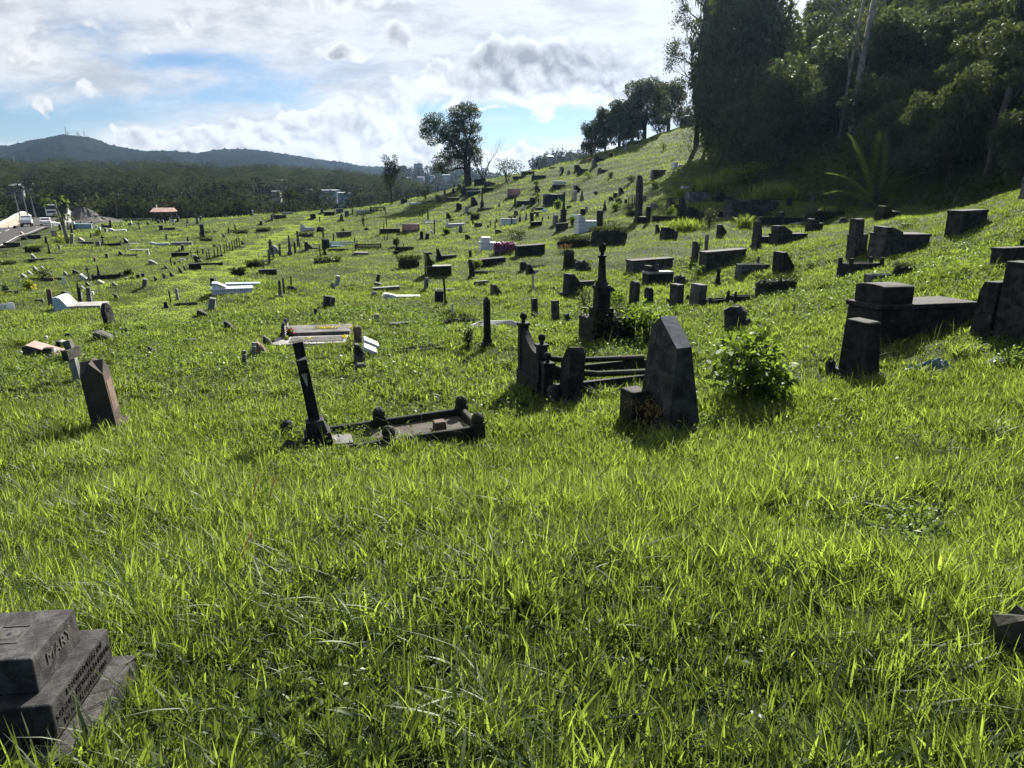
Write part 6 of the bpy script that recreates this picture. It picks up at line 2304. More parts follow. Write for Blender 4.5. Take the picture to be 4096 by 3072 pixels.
# sedan seen from behind (local +y is forward)
c, d, n, z = road_at(139)
pp = c + n * 1.0
t = thing('sedan_car', 'white sedan driving away on the road', 'car', (pp.x, pp.y, z), math.atan2(-d.x, d.y))
yz = [(-2.2, .35), (-2.22, .75), (-2.05, .95), (-1.45, 1.0), (-.85, 1.42), (.45, 1.45), (1.15, 1.02), (2.1, .88), (2.22, .6), (2.2, .35)]
MB().prism(yz, -.86, .86, 'x').build('body', 'car_paint', t, .07)
MB().prism([(-1.38, 1.02), (-.90, 1.37), (-.84, 1.34), (-1.2, 1.0)], -.68, .68, 'x', (0, -.045, .02)).build('rear_window', 'car_glass', t)
for s in (-1, 1):
    MB().prism([(-1.15, 1.0), (-.75, 1.34), (.4, 1.36), (.95, 1.0)], s * .858, s * .872, 'x').build('side_window', 'car_glass', t)
    MB().box((s * .66, -2.2, .70), (.34, .06, .18)).build('tail_light', 'lamp_red', t)
    MB().box((s * .98, .62, .98), (.2, .1, .14)).build('mirror', 'car_paint', t, .02)
    for y in (-1.35, 1.35):
        wheel(t, s * .78, y, .32, .2)
MB().box((0, -2.23, .45), (1.7, .1, .16)).build('bumper', 'car_paint', t, .03)
MB().box((0, -2.24, .72), (.5, .03, .12)).build('number_plate', 'plate_white', t)

# flatbed pickup seen from behind
c, d, n, z = road_at(134)
pp = c - n * 1.7
t = thing('pickup_truck', 'white flatbed pickup driving away along the road', 'pickup truck', (pp.x, pp.y, z), math.atan2(-d.x, d.y))
MB().prism([(.35, .55), (.35, 2.0), (1.5, 2.02), (2.15, 1.35), (2.6, 1.2), (2.62, .5)], -.88, .88, 'x').build('cab', 'car_paint', t, .06)
MB().box((0, .335, 1.32), (1.4, .03, .5)).build('rear_window', 'car_glass', t)
for s in (-1, 1):
    MB().prism([(.6, 1.3), (.65, 1.85), (1.45, 1.86), (1.95, 1.32)], s * .878, s * .892, 'x').build('side_window', 'car_glass', t)
    MB().box((s * 1.02, 1.75, 1.25), (.24, .12, .26)).build('mirror', 'roof_dark', t)
    MB().box((s * .70, -2.36, .62), (.26, .05, .14)).build('tail_light', 'lamp_red', t)
    for y in (-1.35, 1.75):
        wheel(t, s * .74, y, .36, .24)
b = MB().box((0, -1.05, .80), (1.95, 2.6, .1))
for s in (-1, 1):
    b.box((s * .95, -1.05, .9), (.05, 2.6, .42))
b.box((0, -2.33, .9), (1.95, .05, .42)).box((0, .24, .9), (1.95, .05, .75))
b.build('flatbed', 'car_paint', t, .01)
MB().box((0, -.4, .45), (.9, 3.9, .3)).build('chassis', 'tyre_rubber', t)
MB().box((0, -2.38, .5), (.5, .03, .12)).build('number_plate', 'plate_white', t)

# lorry coming towards the camera
c, d, n, z = road_at(188)
pp = c + n * 0.6
t = thing('lorry', 'white lorry facing the camera at the crest of the road', 'lorry', (pp.x, pp.y, z), math.atan2(d.x, -d.y))
MB().prism([(-1.6, .6), (-1.6, 3.2), (.35, 3.2), (.75, 2.0), (.8, .45)], -1.22, 1.22, 'x').build('cab', 'car_paint', t, .08)
MB().prism([(.40, 3.0), (.75, 2.05), (.79, 2.05), (.44, 3.0)], -1.08, 1.08, 'x', (0, .03, 0)).build('windscreen', 'car_glass', t)
MB().box((0, .80, 1.12), (1.9, .06, .55)).build('grille', 'roof_dark', t)
MB().box((0, .80, .45), (2.4, .12, .45)).build('bumper', 'car_paint', t, .03)
for s in (-1, 1):
    MB().box((s * .95, .83, .85), (.42, .06, .2)).build('headlight', 'globe_glass', t)
    MB().box((s * 1.42, .55, 2.1), (.22, .14, .7)).build('mirror', 'roof_dark', t)
    wheel(t, s * 1.02, 0, .5, .32)
    wheel(t, s * 1.02, -4.2, .5, .32)
MB().box((0, -4.2, 1.0), (2.4, 5.2, 1.7)).build('tipper_body', 'grey_wall', t, .03)

# heaps of dark gravel beside the road
o_ = MB().lathe([(6.2, -.5), (4.6, .6), (2.9, 1.9), (1.3, 3.0), (.3, 3.5), (.02, 3.55)], (0, 0, 0), 26).rough(.22, 5).build('gravel_heap', 'gravel_grey', None, 0, False, tuple(wpt(84, 219, 168, -.8)))
tag(o_, 'tall dark gravel heap beside the road', 'gravel heap')
o_ = MB().lathe([(6.5, -.5), (4.6, .5), (2.4, 1.1), (.4, 1.5), (.02, 1.5)], (0, 0, 0), 24).rough(.25, 6).build('gravel_heap', 'gravel_grey', None, 0, False, tuple(wpt(97, 221.5, 152, -.5)))
tag(o_, 'low spread of dark rubble in front of the tall gravel heap', 'rubble heap')

# timber shelter with a pinkish metal roof
sp = Spot('A', 1825, 92, 205, 105)
t = thing('shelter', 'open timber shelter with a pale pink metal roof at the field edge', 'shelter', sp.loc, rad(6))
L, H = sp.w, max(2.1, sp.h)
for x in (-.48, -.16, .16, .48):
    for y in (-1.2, 1.2):
        MB().box((x * L, y, -.3), (.13, .13, .3 + H * .72)).build('post', 'old_timber', t)
MB().prism([(-1.6, H * .70), (1.6, H * .70), (0, H)], -L * .54, L * .54, 'x').build('roof', 'pink_stone', t, .02)
MB().box((0, .9, -.2), (L * .9, .12, H * .45)).build('back_wall', 'old_timber', t)
MB().box((-L * .1, 0, -.2), (L * .7, .9, .2 + H * .28)).build('bench', 'dark_stone', t)
MB().box((-L * .38, .3, H * .8), (.14, .14, H * .42)).build('flue', 'white_paint', t)

# white globe lamp on the slope
sp = Spot('E', 558, 832, 34, 96)
t = thing('globe_lamp', 'white globe on a pale post high on the grass slope', 'lamp', sp.loc)
MB().box((0, 0, -.2), (.34, .3, .2 + sp.h * .5), (.9, .9)).build('post', 'light_stone', t, .01)
MB().ball((0, 0, sp.h * .78), sp.h * .19, 16).build('globe', 'globe_glass', t, 0, True)
MB().box((0, 0, sp.h * .5), (.1, .1, sp.h * .12)).build('neck', 'light_stone', t)

# little pavilion at the forest edge
sp = Spot('E', 1262, 545, 160, 92)
t = thing('pavilion', 'small pavilion with a pale flat roof at the edge of the hilltop trees', 'pavilion', sp.loc, rad(8))
L, H = sp.w, sp.h
b = MB()
for i in range(9):
    b.box((-L * .42 + L * .84 * i / 8, -.9, -.3), (.09, .09, .3 + H * .7))
b.build('railing', 'light_stone', t)
for x in (-.45, .45):
    for y in (-.9, .9):
        MB().box((x * L, y, -.4), (.16, .16, .4 + H * .75)).build('post', 'dark_stone', t)
MB().box((0, 0, H * .75), (L * 1.02, 2.4, .24)).build('roof', 'roof_metal', t, .02)
MB().box((0, .9, -.3), (L * .9, .1, .3 + H * .7)).build('back_wall', 'roof_dark', t)

# lamp posts of the bridge and utility poles
for i, (u, v, d, hp) in enumerate([(20.5, 217, 150, 24), (28, 215, 168, 23), (35.5, 215.5, 182, 18)]):
    b0 = wpt(u, v, d, -.8)
    H = hp * d / FPX + .8
    t = thing('street_lamp', ['nearest tall grey street lamp behind the bridge parapet', 'middle tall grey street lamp behind the bridge parapet',
                              'farthest grey street lamp behind the bridge parapet'][i], 'street lamp', b0, 0, (0, rad(-5)), 'street lamps along the bridge')
    MB().tube([(0, 0, -1), (0, 0, H * .8), (.1, 0, H)], [.16, .12, .08], 7).build('pole', 'galvanised', t)
    MB().tube([(.05, 0, H * .97), (.9, 0, H * 1.0), (1.5, 0, H * 1.0)], .06, 6).build('arm', 'galvanised', t)
    MB().box((1.7, 0, H * .985), (.7, .24, .12)).build('lamp_head', 'galvanised', t)
for i, (u, v, d, hp, lab) in enumerate([(117, 219, 165, 23.5, 'timber utility pole with a crossarm beyond the gravel heap'), (155, 218, 172, 24, 'timber utility pole rising behind the shelter'),
                                        (187, 216.5, 180, 23, 'timber utility pole east of the shelter'), (261.5, 212, 150, 25, 'timber utility pole near the coconut palm')]):
    b0 = wpt(u, v, d, -1)
    H = hp * d / FPX + 1
    t = thing('utility_pole', lab, 'utility pole', b0, rad(20), (0, rad(2)), 'utility poles behind the cemetery')
    MB().tube([(0, 0, -1), (0, 0, H)], [.2, .13], 8).build('pole', 'old_timber', t)
    MB().box((0, 0, H * .95), (1.9, .14, .14)).build('crossarm', 'old_timber', t)
    for x in (-.8, 0, .8):
        MB().lathe([(.05, 0), (.07, .05), (.04, .16)], (x, 0, H * .95 + .14), 8).build('insulator', 'white_paint', t)
pw = [wpt(117, 196.5, 165), wpt(155, 195, 172), wpt(187, 194.5, 180)]
for a, b_ in zip(pw[:-1], pw[1:]):
    mid_ = (a + b_) / 2 - Vector((0, 0, 1.0))
    tag(MB().tube([a, (a + mid_) / 2 - Vector((0, 0, .2)), mid_, (b_ + mid_) / 2 - Vector((0, 0, .2)), b_], .035, 5).build('power_line', 'roof_dark'),
        'thin power line from the crossarm pole to the shelter pole' if a is pw[0] else 'thin power line from the shelter pole to the next pole east', 'power line')


# ------------------------------------------------------------------ trees
def limb(mb, p, d, L, r, depth, rnd, ends, split=3, twist=.55, up=.25):
    pts, rs = [p], [r]
    q = Vector(p)
    dd = Vector(d).normalized()
    for i in range(4):
        dd = (dd + Vector((rnd.uniform(-1, 1), rnd.uniform(-1, 1), rnd.uniform(-.5, 1) * up * 2)) * .16).normalized()
        q = q + dd * (L / 4)
        pts.append(q.copy())
        rs.append(r * (1 - .11 * (i + 1)))
    mb.tube(pts, rs, 7 if depth > 2 else 5)
    if depth == 0:
        ends.append(q.copy())
        return
    for k in range(rnd.randint(2, split)):
        nd = (dd + Vector((rnd.uniform(-1, 1), rnd.uniform(-1, 1), rnd.uniform(-.35, .8))) * twist).normalized()
        limb(mb, q, nd, L * rnd.uniform(.6, .85), rs[-1] * .72, depth - 1, rnd, ends, split, twist, up)


def crown_mesh(name, blobs, n, leaf, mat, hollow=.5, asp=.5):
    p, d = crown_points(blobs, n, hollow)
    V, F, T = leaf_quads(p, leaf, asp, d * .7 + np.array([0, 0, .25]))
    T = np.clip(T * .75 + np.repeat(rng.random(len(p) // 10 + 1), 10)[:len(p)].repeat(4) * .35, 0, 1)
    return np_mesh(name, V, F, mat, T)


def tree_blobs(zone, pts, k, base):
    """crown lobes given as picture-space ellipses, turned into metres around the trunk base"""
    out = []
    for (x, y, rx, ry) in pts:
        rz = ry * k
        out.append(((x - base[0]) * k, rng.uniform(-.35, .35) * rx * k, (base[1] - y) * k, rx * k, rx * k * .95, rz))
    return out


# the big spreading tree on the knoll
sp = Spot('D', 755, 948, 10, 10)
k = sp.k
t = thing('spreading_tree', 'large dark spreading tree standing alone on the knoll', 'tree', sp.loc)
B0 = (755, 948)
lob = [(340, 330, 110, 90), (400, 245, 110, 60), (300, 400, 70, 60), (440, 330, 100, 70), (560, 395, 110, 80), (690, 175, 150, 70), (760, 130, 110, 55), (820, 205, 90, 50),
       (650, 245, 110, 50), (630, 330, 120, 65), (740, 330, 130, 75), (840, 340, 70, 60), (560, 460, 110, 70), (700, 440, 120, 90), (850, 460, 60, 45), (380, 480, 80, 45),
       (480, 420, 80, 60), (650, 560, 140, 90), (760, 520, 100, 80), (560, 610, 110, 70), (470, 690, 100, 80), (430, 760, 70, 60), (500, 770, 70, 50), (620, 680, 110, 70),
       (720, 640, 90, 90), (840, 620, 80, 70), (850, 690, 60, 50), (800, 580, 80, 60)]
bl = tree_blobs('D', lob, k, B0)
link('crown', crown_mesh('crown', bl, 17000, .30, 'tree_leaf', .42), t)
tr = MB()


def P2(x, y, dy=0.0):
    return ((x - B0[0]) * k, dy, (B0[1] - y) * k)


tr.tube([P2(755, 975), P2(750, 930), P2(742, 860), P2(735, 780), P2(728, 700), P2(735, 600), P2(760, 480)], [.62, .5, .42, .36, .3, .24, .18], 10)
tr.tube([P2(765, 960), P2(768, 880), P2(765, 780), P2(770, 680), P2(790, 560)], [.4, .34, .28, .22, .16], 8)
for pth, r in (([(740, 770), (690, 760), (620, 765), (560, 790), (500, 770)], .2), ([(730, 690), (660, 600), (580, 500), (480, 420), (400, 330)], .2), ([(735, 600), (620, 450), (540, 400)], .14),
               ([(760, 480), (720, 380), (690, 250), (700, 150)], .16), ([(760, 480), (800, 380), (780, 260), (770, 140)], .14), ([(780, 420), (820, 300), (850, 210)], .1),
               ([(790, 560), (840, 470), (870, 440)], .1), ([(735, 640), (620, 640), (520, 690)], .13), ([(690, 250), (640, 300), (560, 290)], .07), ([(800, 380), (860, 330), (900, 290)], .06)):
    yy = rng.uniform(-1.2, 1.2)
    tr.tube([P2(x, y, yy * i / len(pth)) for i, (x, y) in enumerate(pth)], [r * (1 - .16 * i) for i in range(len(pth))], 6)
tr.build('trunk', 'bark', t, 0, True)

# bare tree beside it
sp = Spot('D', 915, 892, 10, 10)
k = sp.k
t = thing('bare_tree', 'leafless many stemmed tree beside the spreading tree', 'tree', sp.loc)
mb, ends, rnd = MB(), [], random.Random(4)
for a in range(7):
    limb(mb, (jit(.15), jit(.15), -.2), (rnd.uniform(-.65, .65), rnd.uniform(-.6, .6), 1), 2.5, .10, 4, rnd, ends, 3, .42)
mb.build('branches', 'bark', t, 0, True)
pe = np.array([tuple(e) for e in ends])
pe = pe[rng.integers(0, len(pe), 1100)] + rng.normal(0, .25, (1100, 3))
V, F, T = leaf_quads(pe[pe[:, 2] < 5], .2, .5)
link('sparse_leaves', np_mesh('sparse_leaves', V, F, 'tree_leaf', T), t)

# the hilltop clump
def simple_tree(name, label, zone, x, y, w_, h_, n, leaf, mat, bark='bark', low=.18, group=None, nb=13, sink=0.0, hollow=.45):
    sp = Spot(zone, x, y, w_, h_)
    loc = sp.loc
    if sink:
        loc = (sp.x * sink, sp.y * sink, CAM_Z + (sp.z - CAM_Z) * sink)
    m_ = sink or 1.0
    return tree_at(name, label, loc, sp.w * m_, sp.h * m_, n, leaf, mat, bark, low, group, nb, hollow)


def tree_at(name, label, loc, W, H, n, leaf, mat, bark='bark', low=.18, group=None, nb=13, hollow=.45):
    t = thing(name, label, 'tree', loc, jit(3), (0, 0), group)
    bl = [(0, 0, H * .66, W * .34, W * .34, H * .3)]
    for i in range(nb):
        a = 2 * math.pi * (i + random.random()) / nb
        f = random.random()
        zz = H * (low + (1 - low) * random.uniform(.12, .9))
        rr = W * .36 * math.sqrt(max(.1, 1 - ((zz / H - .55) / .55) ** 2))
        bl.append((rr * math.cos(a), rr * math.sin(a), zz, W * random.uniform(.13, .21), W * random.uniform(.13, .21), H * random.uniform(.08, .14)))
    link('crown', crown_mesh('crown', bl, n, leaf, mat, hollow), t)
    mb, ends, rnd = MB(), [], random.Random(int(abs(loc[0]) * 31 + abs(loc[1]) * 17))
    mb.tube([(0, 0, -4), (jit(.2), jit(.2), H * .22), (jit(.3), jit(.3), H * .45)], [W * .045 + .06, W * .036 + .05, W * .03 + .04], 9)
    for a in range(5):
        limb(mb, (0, 0, H * (.25 + .06 * a)), (rnd.uniform(-1, 1), rnd.uniform(-1, 1), .75), H * .26, W * .016 + .03, 2, rnd, ends, 3, .6)
    mb.build('trunk', bark, t, 0, True)
    return t


for (x, y, w_, h_, n, lab) in ((190, 905, 270, 395, 4200, 'thin westernmost tree of the hilltop clump, sky showing through'), (330, 872, 240, 480, 5000, 'second tree of the hilltop clump, narrow crown'),
                               (500, 835, 330, 540, 7500, 'third tree of the hilltop clump beside the globe lamp'), (770, 745, 500, 640, 13000, 'largest domed tree of the hilltop clump'),
                               (1040, 625, 470, 530, 10000, 'tree of the hilltop clump nearest the pavilion'), (640, 770, 260, 330, 4500, 'low tree filling the foot of the hilltop clump')):
    simple_tree('broadleaf_tree', lab, 'E', x, y, w_, h_, n, .34, 'tree_leaf', low=.1, group='clump of trees on the hilltop', nb=15, sink=1.09)

# slender tree and palms by the field edge
simple_tree('slender_tree', 'tall slender thin leaved tree at the end of the path', 'C', 2125, 590, 190, 510, 2600, .26, 'far_leaf', low=.22, hollow=.3)


def frond(Lf, n=9, droop=1.0, lw=.30):
    """a feathered palm frond along +x as leaflet quads"""
    V, F, T = [], [], []
    m = int(n * 5)
    for i in range(m):
        f = (i + 1) / m
        x = Lf * f
        z = Lf * (.42 * f - .62 * droop * f * f)
        ll = Lf * lw * (1 - .75 * abs(f - .4))
        for s in (-1, 1):
            b = len(V)
            V += [(x, 0, z), (x + ll * .35, s * ll * .45, z - ll * .05), (x + ll * .72, s * ll * .82, z - ll * .38 * droop), (x + ll * .25, s * ll * .35, z - ll * .08)]
            F.append((b, b + 1, b + 2, b + 3))
            T += [random.random()] * 4
    return np.array(V), np.array(F), np.array(T)


def palm_mesh(name, nf, Lf, n, mat, droop=1.0, up0=(-.3, 1.2)):
    lv = Leaves()
    for i in range(nf):
        V, F, T = frond(Lf * random.uniform(.8, 1.1), n, droop * random.uniform(.8, 1.3))
        M = np.array(Matrix.Rotation(2 * math.pi * (i + random.random() * .6) / nf, 3, 'Z') @ Matrix.Rotation(-random.uniform(*up0), 3, 'Y'))
        lv.add(V @ M.T, F, T)
    return lv.mesh(name, mat)


sp = Spot('C', 990, 672, 200, 310)
t = thing('coconut_palm', 'coconut palm with drooping fronds standing at the field edge', 'palm tree', sp.loc)
H = sp.h
Lf = sp.w * .62
cr = link('fronds', palm_mesh('fronds', 20, Lf, 9, 'palm_leaf', 1.15, (-.9, 1.25)), t, (0.2, 0, H * .62))
MB().tube([(0, 0, -.4), (.1, 0, H * .3), (.2, 0, H * .62)], [.26, .19, .15], 9).build('trunk', 'bark', t, 0, True)
b = MB()
for i in range(7):
    a = i * .9
    b.ball((.2 + .22 * math.cos(a), .22 * math.sin(a), H * .59), .13, 8)
b.build('coconuts', 'shrub_leaf', t, 0, True)

# papaya tree
sp = Spot('A', 745, 345, 10, 10)
k = sp.k
t = thing('papaya_tree', 'tall papaya tree with two bare stems over the flower bed', 'papaya tree', sp.loc)
tops = []
st = MB()
for pth, r in (([(745, 345), (738, 250), (722, 120), (705, 40), (690, -40), (682, -120)], .15), ([(752, 345), (752, 250), (745, 130), (740, 60)], .12)):
    st.tube([((x - 745) * k, jit(.1), (345 - y) * k) for x, y in pth], [r * (1 - .1 * i) for i in range(len(pth))], 8)
    tops.append(((pth[-1][0] - 745) * k, 0, (345 - pth[-1][1]) * k))
st.build('stems', 'pale_bark', t, 0, True)
lv = Leaves()
stk = MB()
for (cx, cy, cz), nl, rr in ((tops[0], 26, 130 * k), (tops[1], 18, 105 * k)):
    for i in range(nl):
        a, e = random.uniform(0, 6.28), random.uniform(-.45, .75)
        L = rr * random.uniform(.55, 1.0)
        tip = Vector((cx + L * math.cos(a) * math.cos(e), cy + L * math.sin(a) * math.cos(e), cz + L * math.sin(e)))
        stk.tube([(cx, cy, cz - .1), tip], [.02, .012], 5)
        for j in range(7):
            b_ = a + (j - 3) * .45
            d_ = np.array([[math.cos(b_), math.sin(b_), -.45]]) * 3
            lv.add(*leaf_quads(np.array([tip]), rr * .30, .42, d_, .2))
stk.build('leaf_stalks', 'shrub_leaf', t)
link('leaves', lv.mesh('leaves', 'weed_leaf'), t)

# ------------------------------------------------------------------ forested hillside on the right
PROTO = []
for i in range(4):
    W, H = 6.0, 7.5
    bl = [(0, 0, H * .62, W * .34, W * .34, H * .28)]
    for j in range(12):
        a = 2 * math.pi * (j + random.random()) / 12
        zz = H * random.uniform(.28, .92)
        rr = W * .36 * math.sqrt(max(.12, 1 - ((zz / H - .55) / .52) ** 2))
        bl.append((rr * math.cos(a), rr * math.sin(a), zz, W * random.uniform(.14, .22), W * random.uniform(.14, .22), H * random.uniform(.08, .13)))
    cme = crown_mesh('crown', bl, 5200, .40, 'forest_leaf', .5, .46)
    mb, ends, rnd = MB(), [], random.Random(40 + i)
    mb.tube([(0, 0, -1.5), (jit(.3), jit(.3), H * .25), (jit(.4), jit(.4), H * .5)], [.28, .2, .15], 8)
    for a in range(5):
        limb(mb, (0, 0, H * (.25 + .07 * a)), (rnd.uniform(-1, 1), rnd.uniform(-1, 1), .7), H * .25, .09, 2, rnd, ends, 3, .6)
    to = mb.build('trunk', 'bark', None, 0, True)
    PROTO.append((cme, to.data))
    bpy.data.objects.remove(to)


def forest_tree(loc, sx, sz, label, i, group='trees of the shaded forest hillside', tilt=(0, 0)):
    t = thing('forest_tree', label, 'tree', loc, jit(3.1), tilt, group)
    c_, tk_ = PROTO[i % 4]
    for nm, me in (('crown', c_), ('trunk', tk_)):
        o = link(nm, me, t)
        o.scale = (sx, sx, sz)
    return t


def on_hill(u, v):
    x, y, z = hit(u, v, 10, 200)
    return x, y, z


# trees one can tell apart: (u, v of the foot, width px, height px, label)
for i, (u, v, wp, hp, lab) in enumerate([
        (785, 168, 72, 100, 'bushy tree with a sunlit western edge in the lower middle of the forest'),
        (945, 188, 62, 108, 'dark twin crowned tree at the foot of the forest behind the ridge'),
        (918, 190, 44, 96, 'dark tree just west of the twin crowned tree at the forest foot'),
        (1000, 128, 74, 100, 'tree with pale sunlit top at the right edge of the forest'),
        (948, 92, 50, 74, 'small sunlit crown high in the forest toward the upper right'),
        (722, 148, 66, 160, 'vine hung tree forming the western edge of the forest against the sky'),
        (707, 147, 40, 158, 'tall narrow tree at the very edge of the forest against the sky'),
        (750, 142, 84, 156, 'dense dark tree behind the western edge tree of the forest'),
        (720, 165, 56, 84, 'creeper clad tree at the foot of the western forest edge'),
        (742, 172, 54, 62, 'low creeper clad tree beside the grass bank at the forest foot'),
        (838, 130, 66, 80, 'dark tree below the bare pale trunk in the forest'),
        (1022, 178, 60, 72, 'dark tree at the forest foot cut by the right edge'),
        (880, 150, 70, 74, 'fern green low tree under the middle of the forest')]):
    x, y, z = on_hill(u, v)
    m_ = y / FPX * 1.03
    forest_tree((x, y, z - .4), wp * m_ / 6.0, hp * m_ / 7.4, lab, i)
# the packed mass of the wood
cnt = 0
cand = []
for gy in np.arange(30, 124, 5.2):
    for gx in np.arange(8, 92, 5.2):
        x, y = gx + rng.uniform(-2, 2), gy + rng.uniform(-2, 2)
        if abs(x / y) > .86:
            continue
        hd = float(hill_dist(np.array([x]), np.array([y]))[0])
        if 3.0 < hd < 40 and (y < 97 or x > .40 * y):
            cand.append((x, y, hd))
for x, y, hd in cand:
    s = rng.uniform(.75, 1.25) * (0.75 if hd < 7 else 1.0)
    forest_tree((x, y, h1(x, y) - .8), s, s * rng.uniform(.85, 1.15), 'dark leafy tree packed among others on the shaded forest hillside', cnt, 'packed trees of the forest hillside')
    cnt += 1

# undergrowth over the hillside
n = 210000
x = rng.uniform(4, 95, n)
y = rng.uniform(24, 126, n)
hd = hill_dist(x, y)
ok = (hd > .2) & (hd < 40) & (np.abs(x / y) < .9)
x, y, hd = x[ok], y[ok], hd[ok]
z = height(x, y)
lump = .9 + .8 * np.sin(x * .9 + 1) * np.sin(y * .8) + .4 * np.sin(x * 2.1 + y)
z = z + np.clip(rng.uniform(-.1, 1.0, len(x)) * np.clip(hd * .5, .25, 1.6) * np.clip(lump, .3, 2), 0, 3)
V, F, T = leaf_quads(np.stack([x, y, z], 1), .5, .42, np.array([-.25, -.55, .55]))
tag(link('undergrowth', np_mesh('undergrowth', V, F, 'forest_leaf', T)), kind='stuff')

# hanging creepers on the western edge
n = 3000
xy = np.array([(on_hill(u, v)) for u, v in ((703, 130), (700, 112), (712, 155), (730, 172), (752, 178))])
j = rng.integers(0, len(xy), n)
p = xy[j] + np.stack([rng.normal(0, 1.6, n), rng.normal(0, 1.6, n), rng.uniform(0, 9, n)], 1)
V, F, T = leaf_quads(p, .36, .4, np.array([0, -.3, -.6]), .6)
tag(link('creepers', np_mesh('creepers', V, F, 'forest_leaf', T)), kind='stuff')

# bare pale trunks standing in the wood
for (u, v, hp, r, lab) in ((861, 44, 60, .26, 'thick pale bare trunk standing tall in the upper forest'), (851, 36, 44, .12, 'slim forked pale trunk beside the thick bare one'),
                           (995, 128, 40, .2, 'leaning grey trunk below the sunlit crown at the right edge')):
    dd_ = 57.0 if v < 60 else 40.0
    x, y = ray(u, v)[0] * dd_, dd_
    z = h1(x, y)
    H = CAM_Z + ray(u, v - hp)[1] * dd_ - z
    t = thing('bare_trunk_tree', lab, 'tree trunk', (x, y, z), 0, (rad(1), rad(2)))
    mb, ends, rnd = MB(), [], random.Random(9)
    mb.tube([(0, 0, -3), (0, 0, H * .5), (.2, 0, H)], [r, r * .85, r * .7], 10)
    mb.build('trunk', 'pale_bark' if v < 60 else 'bark', t, 0, True)
    mb = MB()
    for a in range(4):
        limb(mb, (0, 0, H * (.45 + .1 * a)), (rnd.uniform(-1, 1), rnd.uniform(-.6, .6), .8), H * .25, r * .35, 2, rnd, ends, 2, .6)
    mb.build('branches', 'pale_bark' if v < 60 else 'bark', t, 0, True)

# feathery bare branches against the sky at the edge of the wood
x, y, z = on_hill(701, 146)
t = thing('thin_leaved_tree', 'thin leaved grey branched tree leaning out against the sky at the forest edge', 'tree', (x - .6, y, z - 1))
mb, ends, rnd = MB(), [], random.Random(12)
m_ = y / FPX
for a in range(6):
    limb(mb, (0, 0, (62 + 13 * a) * m_), (-1, rnd.uniform(-.4, .4), .55), 13 * m_, .13, 3, rnd, ends, 3, .5)
mb.tube([(0, 0, -1), (0, 0, 148 * m_)], [.36, .13], 8)
mb.build('branches', 'bark', t, 0, True)
pe = np.array([tuple(e) for e in ends])
pe = pe[rng.integers(0, len(pe), 2600)] + rng.normal(0, .35, (2600, 3))
V, F, T = leaf_quads(pe, .26, .5)
link('sparse_leaves', np_mesh('sparse_leaves', V, F, 'tree_leaf', T), t)

# young palm at the foot of the forest
sp = Spot('Q', 1268, 1296, 250, 560)
t = thing('young_palm', 'young palm with long upright fronds at the forest foot', 'palm tree', sp.loc)
H = sp.h
lv = Leaves()
for i, (a, e) in enumerate([(1.2, 1.45), (2.9, 1.0), (3.3, .62), (.3, 1.2), (5.2, 1.0), (4.2, 1.35), (2.4, 1.3), (.0, .7)]):
    V, F, T = frond(H * (.80 if e > 1 else .62), 14, .45 if e > 1.2 else .9, lw=.20)
    M = np.array(Matrix.Rotation(a, 3, 'Z') @ Matrix.Rotation(-(e - .3), 3, 'Y'))
    lv.add(V @ M.T, F, T)
link('fronds', lv.mesh('fronds', 'weed_leaf'), t)
MB().tube([(0, 0, -.3), (0, 0, H * .14)], [.22, .14], 9).build('stem', 'bark', t, 0, True)

# ------------------------------------------------------------------ far country: palm hillside, mangrove belt, town hill, mountain
def fbm(x, y, seed=0, octs=5):
    r = np.random.default_rng(seed)
    out = np.zeros_like(x)
    amp, fr_ = 1.0, 1.0
    for o_ in range(octs):
        for _ in range(3):
            a = r.uniform(0, 2 * np.pi)
            out += amp / 3 * np.sin((x * np.cos(a) + y * np.sin(a)) * fr_ + r.uniform(0, 6.28)) * np.sin((x * -np.sin(a) + y * np.cos(a)) * fr_ * .83 + r.uniform(0, 6.28))
        amp *= .5
        fr_ *= 2.07
    return out


HU = np.array([-260, 0, 60, 120, 180, 240, 300, 340, 380, 410, 450, 520])
HV = np.array([176, 176, 176, 177, 177, 180, 182.5, 186, 191, 197, 206, 216])


def palm_hill_z(u, f):
    """height of the palm hillside on the bearing u at fraction f of its depth"""
    zt = CAM_Z + np.array([ray(0, v)[1] for v in np.interp(u, HU, HV)]) * 620
    g = np.clip(f, 0, 1)
    return -8.2 + (zt + 8.2) * (g ** .85)


def bearing_grid(name, us, ds, zf, mat):
    U, D = np.meshgrid(us, ds)
    X = (U - 512) / FPX / 1.043 * D
    Z = zf(U, D)
    r_, c_ = U.shape
    ix = np.arange(r_ * c_).reshape(r_, c_)
    f = np.stack([ix[:-1, :-1], ix[:-1, 1:], ix[1:, 1:], ix[1:, :-1]], -1).reshape(-1, 4)
    o = link(name, np_mesh(name, np.stack([X, D, Z], -1).reshape(-1, 3), f, mat, smooth=True))
    return tag(o, kind='structure')


def zf_palm(U, D):
    f = (D - 215) / (620 - 215)
    z = palm_hill_z(U.ravel(), np.minimum(f, 1).ravel()).reshape(U.shape)
    return np.where(D > 620, z - (D - 620) * .12, z) + fbm(U / 14, D / 40, 3, 4) * .9


bearing_grid('hillside', np.linspace(-260, 520, 120), np.concatenate([np.linspace(212, 620, 50), np.linspace(640, 760, 6)]), zf_palm, 'mountain_forest')

